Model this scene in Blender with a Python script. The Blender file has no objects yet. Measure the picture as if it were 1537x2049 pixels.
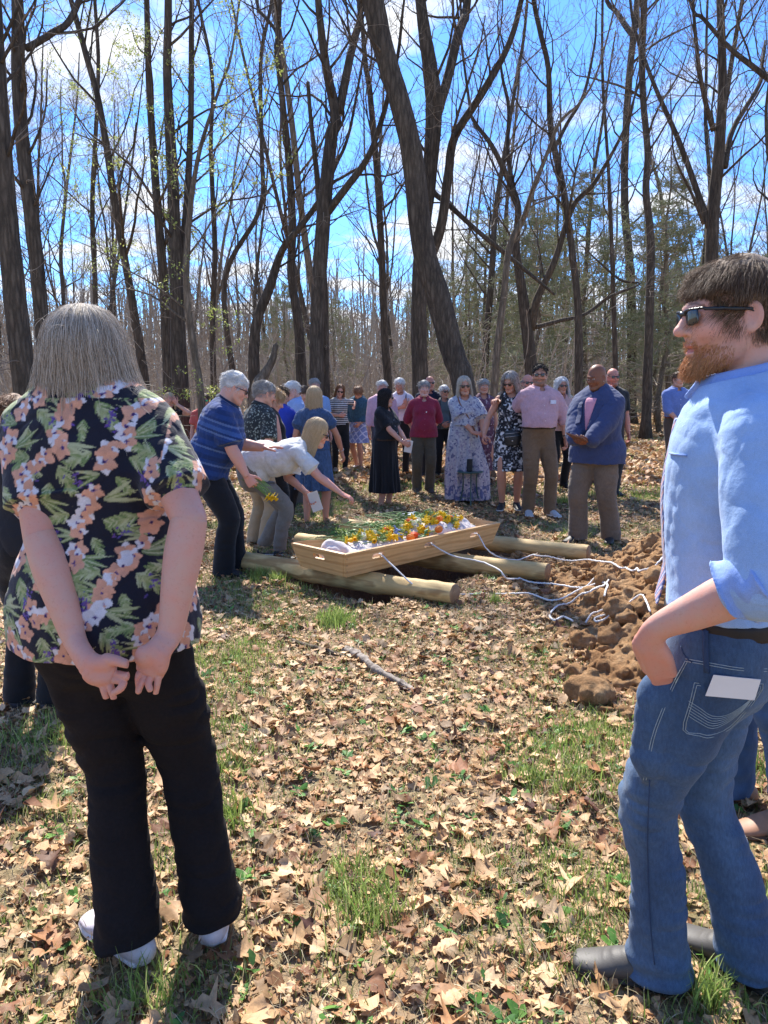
import bpy, math, random, os
import numpy as np
from mathutils import Vector, Matrix
from mathutils.bvhtree import BVHTree
try:
    import openvdb
except Exception:
    import pyopenvdb as openvdb

# ------------------------------------------------------------------ camera, sky, sun, exposure
SC = bpy.context.scene
COL = SC.collection
CAM_H, FPX, PITCH = 1.52, 1540.0, math.radians(9.0)
cam_d = bpy.data.cameras.new("camera")
cam_d.sensor_fit = 'VERTICAL'
cam_d.sensor_height = 24.0
cam_d.lens = 24.0 * FPX / 2049.0
cam_d.clip_start, cam_d.clip_end = 0.05, 2000
cam = bpy.data.objects.new("camera", cam_d)
cam.location = (0, 0, CAM_H)
cam.rotation_euler = (math.radians(90) - PITCH, 0, 0)
COL.objects.link(cam)
SC.camera = cam

SUN_EL, SUN_AZ = math.radians(50), math.radians(-12)      # azimuth from straight ahead (+Y), minus = to the left
W = bpy.data.worlds.new("World")
SC.world = W
W.use_nodes = True
wn, wl = W.node_tree.nodes, W.node_tree.links
wn.clear()
w_out = wn.new('ShaderNodeOutputWorld')
w_bg = wn.new('ShaderNodeBackground')
w_bg.inputs['Strength'].default_value = 0.108
w_sky = wn.new('ShaderNodeTexSky')
w_sky.sky_type = 'NISHITA'
w_sky.sun_disc = False
w_sky.sun_elevation = SUN_EL
w_sky.sun_rotation = SUN_AZ
w_sky.altitude = 200
w_sky.air_density = 1.0
w_sky.dust_density = 0.35
w_sky.ozone_density = 3.0
w_hs = wn.new('ShaderNodeMix'); w_hs.data_type = 'RGBA'; w_hs.blend_type = 'MULTIPLY'
w_hs.inputs['Factor'].default_value = 1.0
w_hs.inputs['B'].default_value = (0.43, 0.75, 1.18, 1)
w_geo = wn.new('ShaderNodeTexCoord')
w_sep = wn.new('ShaderNodeSeparateXYZ')
w_add = wn.new('ShaderNodeMath'); w_add.operation = 'ADD'; w_add.inputs[1].default_value = 0.10
w_max = wn.new('ShaderNodeMath'); w_max.operation = 'MAXIMUM'; w_max.inputs[1].default_value = 0.06
w_dx = wn.new('ShaderNodeMath'); w_dx.operation = 'DIVIDE'
w_dy = wn.new('ShaderNodeMath'); w_dy.operation = 'DIVIDE'
w_cmb = wn.new('ShaderNodeCombineXYZ')
w_n1 = wn.new('ShaderNodeTexNoise'); w_n1.inputs['Scale'].default_value = 1.9
w_n1.inputs['Detail'].default_value = 9; w_n1.inputs['Roughness'].default_value = 0.58
w_n1.inputs['Distortion'].default_value = 0.25
w_rmp = wn.new('ShaderNodeValToRGB')
w_rmp.color_ramp.elements[0].position = 0.515
w_rmp.color_ramp.elements[1].position = 0.66
w_hz = wn.new('ShaderNodeMapRange')
w_hz.inputs['From Min'].default_value = 0.0; w_hz.inputs['From Max'].default_value = 0.32
w_hz.inputs['To Min'].default_value = 0.10; w_hz.inputs['To Max'].default_value = 0.0
w_nadd = wn.new('ShaderNodeMath'); w_nadd.operation = 'ADD'
w_mix = wn.new('ShaderNodeMix'); w_mix.data_type = 'RGBA'
w_mix.inputs['B'].default_value = (5.0, 5.15, 5.4, 1)
wl.new(w_geo.outputs['Generated'], w_sep.inputs[0])
wl.new(w_sep.outputs['Z'], w_add.inputs[0]); wl.new(w_add.outputs[0], w_max.inputs[0])
wl.new(w_sep.outputs['X'], w_dx.inputs[0]); wl.new(w_max.outputs[0], w_dx.inputs[1])
wl.new(w_sep.outputs['Y'], w_dy.inputs[0]); wl.new(w_max.outputs[0], w_dy.inputs[1])
wl.new(w_dx.outputs[0], w_cmb.inputs['X']); wl.new(w_dy.outputs[0], w_cmb.inputs['Y'])
w_cmb.inputs['Z'].default_value = 3.7
wl.new(w_cmb.outputs[0], w_n1.inputs['Vector'])
wl.new(w_sep.outputs['Z'], w_hz.inputs['Value'])
wl.new(w_n1.outputs['Fac'], w_nadd.inputs[0]); wl.new(w_hz.outputs[0], w_nadd.inputs[1])
wl.new(w_nadd.outputs[0], w_rmp.inputs[0])
wl.new(w_sky.outputs[0], w_hs.inputs['A'])
wl.new(w_hs.outputs['Result'], w_mix.inputs['A'])
wl.new(w_rmp.outputs[0], w_mix.inputs['Factor'])
wl.new(w_mix.outputs['Result'], w_bg.inputs['Color'])
wl.new(w_bg.outputs[0], w_out.inputs[0])

sun_d = bpy.data.lights.new("sun", 'SUN')
sun_d.energy = 5.0
sun_d.angle = math.radians(0.55)
sun_d.color = (1.0, 0.95, 0.87)
sun = bpy.data.objects.new("sun", sun_d)
sd = Vector((math.sin(SUN_AZ) * math.cos(SUN_EL), math.cos(SUN_AZ) * math.cos(SUN_EL), math.sin(SUN_EL)))
sun.rotation_euler = sd.to_track_quat('Z', 'Y').to_euler()
sun.location = (-10, 30, 40)
COL.objects.link(sun)
SC.view_settings.view_transform = 'Standard'
SC.view_settings.look = 'None'
SC.view_settings.exposure = 1.2
SC.view_settings.gamma = 1.0
SC.cycles.max_bounces = 5
SC.cycles.transparent_max_bounces = 6
SC.cycles.sample_clamp_indirect = 6.0


# ------------------------------------------------------------------ layout helpers
def ray(x, y):
    a, b = (x - 768.5) / FPX, (1024.5 - y) / FPX
    return a, math.cos(PITCH) + b * math.sin(PITCH), -math.sin(PITCH) + b * math.cos(PITCH)
def PT(x, y, Y):
    r = ray(x, y); t = Y / r[1]
    return np.array([t * r[0], Y, CAM_H + t * r[2]])
def GR(x, y, z=0.0):
    r = ray(x, y); t = (z - CAM_H) / r[2]
    return np.array([t * r[0], t * r[1], z])

def tag(o, label=None, cat=None, group=None, kind=None):
    if label: o['label'] = label
    if cat: o['category'] = cat
    if group: o['group'] = group
    if kind: o['kind'] = kind
    return o
def empty(name, loc=(0, 0, 0), rz=0.0, label=None, cat=None, group=None):
    o = bpy.data.objects.new(name, None)
    o.empty_display_size = 0.1
    o.location = loc; o.rotation_euler = (0, 0, rz)
    COL.objects.link(o)
    return tag(o, label, cat, group)

def mesh_obj(name, V, Fq, mat, parent=None, cols=None, smooth=True, F3=None, matidx=None):
    """V (n,3) verts, Fq (m,4) quads and / or F3 (k,3) triangles, cols (n,3) linear colours"""
    me = bpy.data.meshes.new(name)
    V = np.asarray(V, np.float32)
    parts = []
    nq = 0 if Fq is None else len(Fq)
    n3 = 0 if F3 is None else len(F3)
    li = np.concatenate(([np.asarray(Fq, np.int32).ravel()] if nq else []) + ([np.asarray(F3, np.int32).ravel()] if n3 else []))
    tot = np.concatenate([np.full(nq, 4, np.int32), np.full(n3, 3, np.int32)])
    st = np.concatenate([[0], np.cumsum(tot)[:-1]]).astype(np.int32)
    me.vertices.add(len(V)); me.loops.add(len(li)); me.polygons.add(len(tot))
    me.vertices.foreach_set('co', V.ravel())
    me.loops.foreach_set('vertex_index', li)
    me.polygons.foreach_set('loop_start', st)
    me.polygons.foreach_set('loop_total', tot)
    me.polygons.foreach_set('use_smooth', np.full(len(tot), smooth, bool))
    if matidx is not None:
        me.polygons.foreach_set('material_index', np.asarray(matidx, np.int32))
    me.update(calc_edges=True)
    if cols is not None:
        at = me.color_attributes.new("Col", 'FLOAT_COLOR', 'POINT')
        c4 = np.ones((len(V), 4), np.float32)
        c4[:, :3] = cols
        at.data.foreach_set('color', c4.ravel())
    for m in (mat if isinstance(mat, (list, tuple)) else [mat]):
        me.materials.append(m)
    o = bpy.data.objects.new(name, me)
    COL.objects.link(o)
    if parent is not None: o.parent = parent
    return o

def curves_obj(name, paths, radii, mat, parent=None):
    """paths (n,k,3), radii (n,k) -> hair curves"""
    n, k = paths.shape[:2]
    hc = bpy.data.hair_curves.new(name)
    hc.add_curves([k] * n)
    hc.attributes['position'].data.foreach_set('vector', paths.astype(np.float32).ravel())
    if 'radius' not in hc.attributes: hc.attributes.new('radius', 'FLOAT', 'POINT')
    hc.attributes['radius'].data.foreach_set('value', radii.astype(np.float32).ravel())
    hc.materials.append(mat)
    o = bpy.data.objects.new(name, hc)
    COL.objects.link(o)
    if parent is not None: o.parent = parent
    return o

_rs = np.random.RandomState(7)
_TAB = _rs.rand(32, 32, 32).astype(np.float32) * 2 - 1
def vnoise(x, y, z, sc=1.0, off=0.0):
    x = np.asarray(x, np.float32) * sc + off; y = np.asarray(y, np.float32) * sc + off * 1.7; z = np.asarray(z, np.float32) * sc + off * 0.6
    xi, yi, zi = np.floor(x).astype(np.int32), np.floor(y).astype(np.int32), np.floor(z).astype(np.int32)
    fx, fy, fz = x - xi, y - yi, z - zi
    fx = fx * fx * (3 - 2 * fx); fy = fy * fy * (3 - 2 * fy); fz = fz * fz * (3 - 2 * fz)
    x0, x1, y0, y1, z0, z1 = xi & 31, (xi + 1) & 31, yi & 31, (yi + 1) & 31, zi & 31, (zi + 1) & 31
    T = _TAB
    a = T[x0, y0, z0] * (1 - fx) + T[x1, y0, z0] * fx
    b = T[x0, y1, z0] * (1 - fx) + T[x1, y1, z0] * fx
    c = T[x0, y0, z1] * (1 - fx) + T[x1, y0, z1] * fx
    d = T[x0, y1, z1] * (1 - fx) + T[x1, y1, z1] * fx
    return (a * (1 - fy) + b * fy) * (1 - fz) + (c * (1 - fy) + d * fy) * fz
def fbm(x, y, z, sc=1.0, off=0.0, o=3):
    r = 0; a = 1.0
    for i in range(o):
        r = r + a * vnoise(x, y, z, sc, off + i * 11.3); a *= 0.5; sc *= 2.03
    return r

# ------------------------------------------------------------------ signed distance modelling
def A(*v): return np.array(v, float)
def nrm(v):
    v = np.asarray(v, float); return v / (np.linalg.norm(v) + 1e-9)
def resamp(P, n):
    """Catmull-Rom resample of stations P (m,c), n pieces per span"""
    P = np.asarray(P, float)
    if len(P) < 3 or n <= 1: return P
    Q = np.vstack([2 * P[0] - P[1], P, 2 * P[-1] - P[-2]])
    out = []
    for i in range(1, len(Q) - 2):
        for j in range(n):
            t = j / n
            p0, p1, p2, p3 = Q[i - 1], Q[i], Q[i + 1], Q[i + 2]
            out.append(0.5 * (2 * p1 + (p2 - p0) * t + (2 * p0 - 5 * p1 + 4 * p2 - p3) * t * t + (3 * p1 - p0 - 3 * p2 + p3) * t ** 3))
    out.append(P[-1])
    return np.array(out)
class Fld:
    def __init__(s, lo, hi, res):
        s.lo = np.array(lo, float); s.res = res
        s.n = np.maximum(np.ceil((np.array(hi, float) - s.lo) / res).astype(int) + 1, 4)
        s.ax = [(s.lo[i] + np.arange(s.n[i]) * res).astype(np.float32) for i in range(3)]
        s.d = np.full(s.n, 1.0, np.float32)
    def sl(s, lo, hi):
        a = np.clip(np.floor((np.asarray(lo) - s.lo) / s.res).astype(int), 0, s.n)
        b = np.clip(np.ceil((np.asarray(hi) - s.lo) / s.res).astype(int) + 1, 0, s.n)
        if np.any(b <= a): return None
        return tuple(slice(a[i], b[i]) for i in range(3))
    def grid(s, S):
        return s.ax[0][S[0]][:, None, None], s.ax[1][S[1]][None, :, None], s.ax[2][S[2]][None, None, :]
    def comb(s, S, e, k, mode):
        D = s.d[S]
        if mode == 'add':
            if k > 0:
                h = np.clip(0.5 + 0.5 * (D - e) / k, 0, 1)
                s.d[S] = D * (1 - h) + e * h - k * h * (1 - h)
            else: s.d[S] = np.minimum(D, e)
        else:
            if k > 0:
                h = np.clip(0.5 - 0.5 * (D + e) / k, 0, 1)
                s.d[S] = D * (1 - h) - e * h + k * h * (1 - h)
            else: s.d[S] = np.maximum(D, -e)
    def loft(s, P, w, d=None, side=(1, 0, 0), k=0.02, cap=(1, 1), mode='add', n=3):
        P = np.asarray(P, float); m = len(P)
        w = np.full(m, w, float) if np.isscalar(w) else np.asarray(w, float)
        d = w.copy() if d is None else (np.full(m, d, float) if np.isscalar(d) else np.asarray(d, float))
        St = resamp(np.column_stack([P, w, d]), n if m > 2 else 1)
        P, w, d = St[:, :3], np.maximum(St[:, 3], 1e-3), np.maximum(St[:, 4], 1e-3)
        if np.isscalar(cap): cap = (cap, cap)
        pad = max(w.max(), d.max()) + k + 2 * s.res
        S = s.sl(P.min(0) - pad, P.max(0) + pad)
        if S is None: return s
        e = np.full([q.stop - q.start for q in S], 0.6, np.float32)
        side = np.asarray(side, float)
        for i in range(len(P) - 1):
            a, b = P[i], P[i + 1]
            ab = b - a; L = np.linalg.norm(ab)
            if L < 1e-6: continue
            T = ab / L
            sd_ = side
            U = sd_ - T * sd_.dot(T)
            if np.linalg.norm(U) < 1e-3: U = A(0, 1, 0) - T * T[1]
            U = U / np.linalg.norm(U); Vv = np.cross(T, U)
            pd = max(w[i], w[i + 1], d[i], d[i + 1]) + k + 2 * s.res
            s2 = s.sl(np.minimum(a, b) - pd, np.maximum(a, b) + pd)
            if s2 is None: continue
            x, y, z = s.grid(s2)
            x = x - np.float32(a[0]); y = y - np.float32(a[1]); z = z - np.float32(a[2])
            tt = (x * T[0] + y * T[1] + z * T[2]).astype(np.float32)
            t = np.clip(tt / L, 0, 1)
            axd = tt - t * L
            u = x * U[0] + y * U[1] + z * U[2]
            v = x * Vv[0] + y * Vv[1] + z * Vv[2]
            ww = w[i] + (w[i + 1] - w[i]) * t; dd = d[i] + (d[i + 1] - d[i]) * t
            mn = np.minimum(ww, dd)
            c = mn.copy()
            if i == 0 and cap[0] != 1: c = np.where(tt < 0, mn * cap[0], mn)
            if i == len(P) - 2 and cap[1] != 1: c = np.where(tt > L, mn * cap[1], c)
            pu, pv, pa = u / ww, v / dd, axd / c
            k0 = np.sqrt(pu * pu + pv * pv + pa * pa) + 1e-6
            k1 = np.sqrt((pu / ww) ** 2 + (pv / dd) ** 2 + (pa / c) ** 2) + 1e-6
            q = (k0 * (k0 - 1) / k1).astype(np.float32)
            q = np.maximum(q, -mn.astype(np.float32))
            r = tuple(slice(s2[j].start - S[j].start, s2[j].stop - S[j].start) for j in range(3))
            e[r] = np.minimum(e[r], q)
        s.comb(S, e, k, mode)
        return s
    def ell(s, c, r, R=None, k=0.02, mode='add'):
        c = np.asarray(c, float); r = np.asarray([r] * 3 if np.isscalar(r) else r, float)
        pad = r.max() + k + 2 * s.res
        S = s.sl(c - pad, c + pad)
        if S is None: return s
        x, y, z = s.grid(S)
        x = x - np.float32(c[0]); y = y - np.float32(c[1]); z = z - np.float32(c[2])
        if R is not None:
            R = np.asarray(R, float)
            x, y, z = (R[0, 0] * x + R[0, 1] * y + R[0, 2] * z), (R[1, 0] * x + R[1, 1] * y + R[1, 2] * z), (R[2, 0] * x + R[2, 1] * y + R[2, 2] * z)
        k0 = np.sqrt((x / r[0]) ** 2 + (y / r[1]) ** 2 + (z / r[2]) ** 2) + 1e-6
        k1 = np.sqrt((x / r[0] ** 2) ** 2 + (y / r[1] ** 2) ** 2 + (z / r[2] ** 2) ** 2) + 1e-6
        q = np.maximum(k0 * (k0 - 1) / k1, -r.min()).astype(np.float32)
        s.comb(S, q, k, mode)
        return s
    def clip(s, p, n, k=0.0):
        n = nrm(n); x, y, z = s.grid((slice(None),) * 3)
        e = ((x - p[0]) * n[0] + (y - p[1]) * n[1] + (z - p[2]) * n[2]).astype(np.float32)
        if k > 0:
            h = np.clip(0.5 + 0.5 * (s.d - e) / k, 0, 1)
            s.d = s.d * h + e * (1 - h) + k * h * (1 - h)
        else: s.d = np.maximum(s.d, e)
        return s
    def disp(s, fn, band=0.04):
        m = np.abs(s.d) < band
        I = np.nonzero(m)
        s.d[m] += fn(s.ax[0][I[0]], s.ax[1][I[1]], s.ax[2][I[2]]).astype(np.float32)
        return s
    def mesh(s):
        d = s.d
        # close the open sides of the box
        for i in range(3):
            q = [slice(None)] * 3
            q[i] = 0; d[tuple(q)] = np.maximum(d[tuple(q)], s.res * .5)
            q[i] = -1; d[tuple(q)] = np.maximum(d[tuple(q)], s.res * .5)
        lim = 4 * s.res
        g = openvdb.FloatGrid(lim)
        g.copyFromArray(np.clip(d, -lim, lim).astype(np.float32))
        out = g.convertToQuads(0.0)
        pts, quads = out[0], out[-1]
        pts = pts.astype(np.float64) * s.res + s.lo
        quads = quads[:, ::-1]
        return pts.astype(np.float32), quads.astype(np.int32)
def join(parts):
    """[(V,Q,C)] -> one V,Q,C"""
    V, Q, C, o = [], [], [], 0
    for v, q, c in parts:
        if len(v) == 0: continue
        V.append(v); Q.append(q + o); C.append(np.broadcast_to(np.asarray(c, np.float32), (len(v), 3))); o += len(v)
    return np.vstack(V), np.vstack(Q), np.vstack(C)

def rotm(ax, a):
    return np.array(Matrix.Rotation(a, 3, ax))

# ------------------------------------------------------------------ materials
def srgb(r, g, b):
    f = lambda c: ((c / 255 + 0.055) / 1.055) ** 2.4 if c > 10.3 else c / 255 / 12.92
    return (f(r), f(g), f(b))
def new_mat(name):
    m = bpy.data.materials.new(name); m.use_nodes = True
    nt = m.node_tree; b = nt.nodes['Principled BSDF']
    return m, nt, b
def node(nt, t, **kw):
    n = nt.nodes.new(t)
    for k_, v in kw.items(): setattr(n, k_, v)
    return n
def noise_n(nt, scale, detail=4, rough=0.55, vec=None, coord='Object', stretch=None):
    n = node(nt, 'ShaderNodeTexNoise')
    n.inputs['Scale'].default_value = scale; n.inputs['Detail'].default_value = detail; n.inputs['Roughness'].default_value = rough
    if vec is None:
        tc = node(nt, 'ShaderNodeTexCoord'); vec = tc.outputs[coord]
    if stretch:
        mp = node(nt, 'ShaderNodeMapping'); mp.inputs['Scale'].default_value = stretch
        nt.links.new(vec, mp.inputs['Vector']); vec = mp.outputs[0]
    nt.links.new(vec, n.inputs['Vector'])
    return n
def ramp(nt, src, stops):
    r = node(nt, 'ShaderNodeValToRGB')
    e = r.color_ramp.elements
    while len(e) < len(stops): e.new(0.5)
    for i, (p, c) in enumerate(stops):
        e[i].position = p; e[i].color = (c[0], c[1], c[2], 1)
    nt.links.new(src, r.inputs[0])
    return r
def mix(nt, a, b, fac, mode='MIX'):
    m = node(nt, 'ShaderNodeMix', data_type='RGBA', blend_type=mode)
    for s_, v in (('A', a), ('B', b)):
        if isinstance(v, tuple): m.inputs[s_].default_value = (v[0], v[1], v[2], 1)
        else: nt.links.new(v, m.inputs[s_])
    if isinstance(fac, (int, float)): m.inputs['Factor'].default_value = fac
    else: nt.links.new(fac, m.inputs['Factor'])
    return m.outputs['Result']
def bump(nt, b, h, strength=0.3, dist=0.01, prev=None):
    n = node(nt, 'ShaderNodeBump')
    n.inputs['Strength'].default_value = strength; n.inputs['Distance'].default_value = dist
    nt.links.new(h, n.inputs['Height'])
    if prev is not None: nt.links.new(prev, n.inputs['Normal'])
    nt.links.new(n.outputs[0], b.inputs['Normal'])
    return n.outputs[0]
def attr_col(nt, name='Col'):
    a = node(nt, 'ShaderNodeVertexColor'); a.layer_name = name
    return a.outputs['Color']

def mat_cloth(name='cloth', weave=900, rough=0.85, bumpd=0.0006, amt=0.25, sheen=0.15):
    m, nt, b = new_mat(name)
    c = attr_col(nt)
    n = noise_n(nt, weave, 2, 0.6)
    n2 = noise_n(nt, 9, 4, 0.6)
    v = ramp(nt, n.outputs['Fac'], [(0.3, (1 - amt,) * 3), (0.7, (1 + amt * .4,) * 3)])
    c1 = mix(nt, c, v.outputs[0], 1.0, 'MULTIPLY')
    v2 = ramp(nt, n2.outputs['Fac'], [(0.3, (0.86,) * 3), (0.7, (1.06,) * 3)])
    c2 = mix(nt, c1, v2.outputs[0], 1.0, 'MULTIPLY')
    nt.links.new(c2, b.inputs['Base Color'])
    b.inputs['Roughness'].default_value = rough
    b.inputs['Sheen Weight'].default_value = sheen
    b.inputs['Specular IOR Level'].default_value = 0.25
    p = bump(nt, b, n.outputs['Fac'], 0.6, bumpd)
    n3 = noise_n(nt, 14, 5, 0.6)
    bump(nt, b, n3.outputs['Fac'], 0.5, 0.012, p)
    return m
def mat_skin():
    m, nt, b = new_mat('skin')
    c = attr_col(nt)
    n = noise_n(nt, 30, 5, 0.6)
    v = ramp(nt, n.outputs['Fac'], [(0.3, (1.05, 0.93, 0.9)), (0.7, (0.97, 1.03, 1.04))])
    c1 = mix(nt, c, v.outputs[0], 1.0, 'MULTIPLY')
    n1 = noise_n(nt, 170, 3, 0.5)
    v1 = ramp(nt, n1.outputs['Fac'], [(0.28, (0.86, 0.76, 0.72)), (0.42, (1, 1, 1))])
    c1 = mix(nt, c1, v1.outputs[0], 0.5, 'MULTIPLY')
    nt.links.new(c1, b.inputs['Base Color'])
    b.inputs['Roughness'].default_value = 0.5
    b.inputs['Specular IOR Level'].default_value = 0.35
    b.inputs['Subsurface Weight'].default_value = 0.12
    b.inputs['Subsurface Radius'].default_value = (1.0, 0.35, 0.2)
    b.inputs['Subsurface Scale'].default_value = 0.012
    n2 = noise_n(nt, 420, 3, 0.6)
    p = bump(nt, b, n2.outputs['Fac'], 0.35, 0.0008)
    n3 = noise_n(nt, 60, 3, 0.6)
    bump(nt, b, n3.outputs['Fac'], 0.3, 0.002, p)
    return m
def mat_plain(name, col, rough=0.5, metal=0.0, var=0.12, scale=40, spec=0.5, bumpd=0.0005):
    m, nt, b = new_mat(name)
    n = noise_n(nt, scale, 4, 0.6)
    v = ramp(nt, n.outputs['Fac'], [(0.3, tuple(x * (1 - var) for x in col)), (0.7, tuple(min(1, x * (1 + var)) for x in col))])
    nt.links.new(v.outputs[0], b.inputs['Base Color'])
    b.inputs['Roughness'].default_value = rough; b.inputs['Metallic'].default_value = metal
    b.inputs['Specular IOR Level'].default_value = spec
    bump(nt, b, n.outputs['Fac'], 0.4, bumpd)
    return m
def mat_hair(name, cols, rough=0.42):
    m, nt, b = new_mat(name)
    h = node(nt, 'ShaderNodeHairInfo')
    r = ramp(nt, h.outputs['Random'], [(i / max(1, len(cols) - 1), c) for i, c in enumerate(cols)])
    nt.links.new(r.outputs[0], b.inputs['Base Color'])
    b.inputs['Roughness'].default_value = .55
    b.inputs['Specular IOR Level'].default_value = 0.28
    return m
def mat_vcol(name, rough=0.6, spec=0.4, bumps=None, trans=0.0):
    m, nt, b = new_mat(name)
    c = attr_col(nt)
    n = noise_n(nt, 60, 4, 0.6)
    v = ramp(nt, n.outputs['Fac'], [(0.3, (0.88,) * 3), (0.7, (1.08,) * 3)])
    nt.links.new(mix(nt, c, v.outputs[0], 1.0, 'MULTIPLY'), b.inputs['Base Color'])
    b.inputs['Roughness'].default_value = rough; b.inputs['Specular IOR Level'].default_value = spec
    if bumps: bump(nt, b, noise_n(nt, bumps[0], 4, 0.6).outputs['Fac'], 0.5, bumps[1])
    return m
M = {}
M['cloth'] = mat_cloth()
M['denim'] = mat_cloth('denim', 1100, 0.9, 0.0008, 0.4, 0.1)
M['skin'] = mat_skin()
M['leather'] = mat_vcol('shoe leather', 0.55, 0.35, (260, 0.0008))
M['lens'] = mat_plain('dark lens', (0.012, 0.014, 0.018), 0.06, 0, 0.1, 20, 0.8, 0)
M['frame'] = mat_plain('frame', (0.012, 0.012, 0.013), 0.3, 0, 0.1, 30, 0.5, 0)
M['mirror'] = mat_plain('green mirror lens', (0.05, 0.42, 0.2), 0.1, 0.6, 0.3, 30, 0.8, 0)
M['paper'] = mat_plain('paper', (0.74, 0.73, 0.72), 0.8, 0, 0.03, 20, 0.3, 0.0002)
# ------------------------------------------------------------------ people: hands, heads, hair, clothes
def ik(S, W_, a, b, hint):
    S, W_ = np.array(S, float), np.array(W_, float)
    D = W_ - S; L = np.linalg.norm(D)
    if L > (a + b) * 0.995:
        D = D / L * (a + b) * 0.995; L = (a + b) * 0.995; W_ = S + D
    T = D / L
    h = np.array(hint, float); h = h - T * h.dot(T); h = nrm(h)
    x = (a * a - b * b + L * L) / (2 * L)
    y = math.sqrt(max(0, a * a - x * x))
    return S + T * x + h * y, W_
CURL = {'relax': [(18, 28, 18), (22, 32, 20), (26, 36, 22), (30, 38, 24)],
        'open': [(5, 8, 5), (6, 10, 6), (10, 12, 8), (14, 16, 10)],
        'grip': [(60, 75, 40), (62, 78, 42), (64, 78, 44), (66, 78, 44)],
        'fold': [(35, 45, 25), (38, 50, 28), (42, 52, 30), (44, 52, 30)],
        'pinch': [(38, 42, 26), (44, 50, 30), (30, 40, 24), (24, 32, 20)]}
def hand(wrist, dirv, palm, right=True, curl='relax', sc=1.0, res=0.0042, arm=None, armr=0.029, thumb=28):
    """five fingers on a palm; dirv: wrist to knuckles, palm: the way the palm faces"""
    Y = nrm(dirv); Z = -nrm(np.asarray(palm, float) - Y * np.dot(palm, Y)); X = np.cross(Y, Z)
    sgn = 1 if right else -1
    def w(p): return np.asarray(wrist, float) + (X * p[0] * sgn + Y * p[1] + Z * p[2]) * sc
    side = X
    lo, hi = np.asarray(wrist) - 0.21 * sc, np.asarray(wrist) + 0.21 * sc
    # tight box
    tip = w((0, .09, 0))
    F_ = Fld(np.minimum(wrist, tip) - .115 * sc, np.maximum(wrist, tip) + .115 * sc, res)
    F_.loft([w((0, -.01, 0)), w((0, .02, 0)), w((.002, .06, 0)), w((.002, .088, .002))], np.array([.027, .032, .041, .040]) * sc, np.array([.019, .0165, .0145, .011]) * sc, side, k=.008, cap=(1, .6))
    F_.ell(w((-.022, .032, -.008)), np.array([.017, .026, .012]) * sc, np.array([X * sgn, Y, Z]), k=.012)
    F_.ell(w((.024, .035, -.007)), np.array([.013, .028, .010]) * sc, np.array([X * sgn, Y, Z]), k=.012)
    cs = CURL[curl] if isinstance(curl, str) else curl
    xs = [-.031, -.0105, .0105, .030]; ys = [.086, .091, .087, .078]
    ln = [.070, .078, .072, .056]; rr = [.0087, .0090, .0085, .0074]
    spread = [-5, -1, 3, 8]
    for i in range(4):
        p = np.array([xs[i], ys[i], .001]); a = 0.0; pts = [p.copy()]
        sp = math.radians(spread[i])
        for j, fr in enumerate((.46, .30, .24)):
            a += math.radians(cs[i][j])
            dv = np.array([math.sin(sp) * math.cos(a), math.cos(sp) * math.cos(a), -math.sin(a)])
            p = p + dv * ln[i] * fr; pts.append(p.copy())
        r0 = rr[i] * sc
        F_.loft([w(q) for q in pts], np.array([r0 * 1.05, r0, r0 * .95, r0 * .78]), None, side, k=.0045, n=2)
    th = math.radians(thumb)
    t0 = np.array([-.024, .022, -.006]); t1 = t0 + np.array([-math.sin(th + .35), math.cos(th + .35), -.22]) * .036
    t2 = t1 + np.array([-math.sin(th), math.cos(th), -.30]) * .032; t3 = t2 + np.array([-math.sin(th - .3), math.cos(th - .3), -.35]) * .024
    F_.loft([w(t0), w(t1), w(t2), w(t3)], np.array([.013, .0115, .0095, .0075]) * sc, None, side, k=.008, n=2)
    if arm is not None:
        e = np.asarray(arm, float); dd = nrm(e - np.asarray(wrist))
        F_.loft([np.asarray(wrist) + dd * .10 * sc, np.asarray(wrist) + dd * .02 * sc, w((0, .012, 0))], np.array([armr * 1.1, .0275 * sc, .028 * sc]), np.array([armr * .95, .0195 * sc, .018 * sc]), side, k=.01, cap=(.3, 1))
    return F_.mesh()

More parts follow.
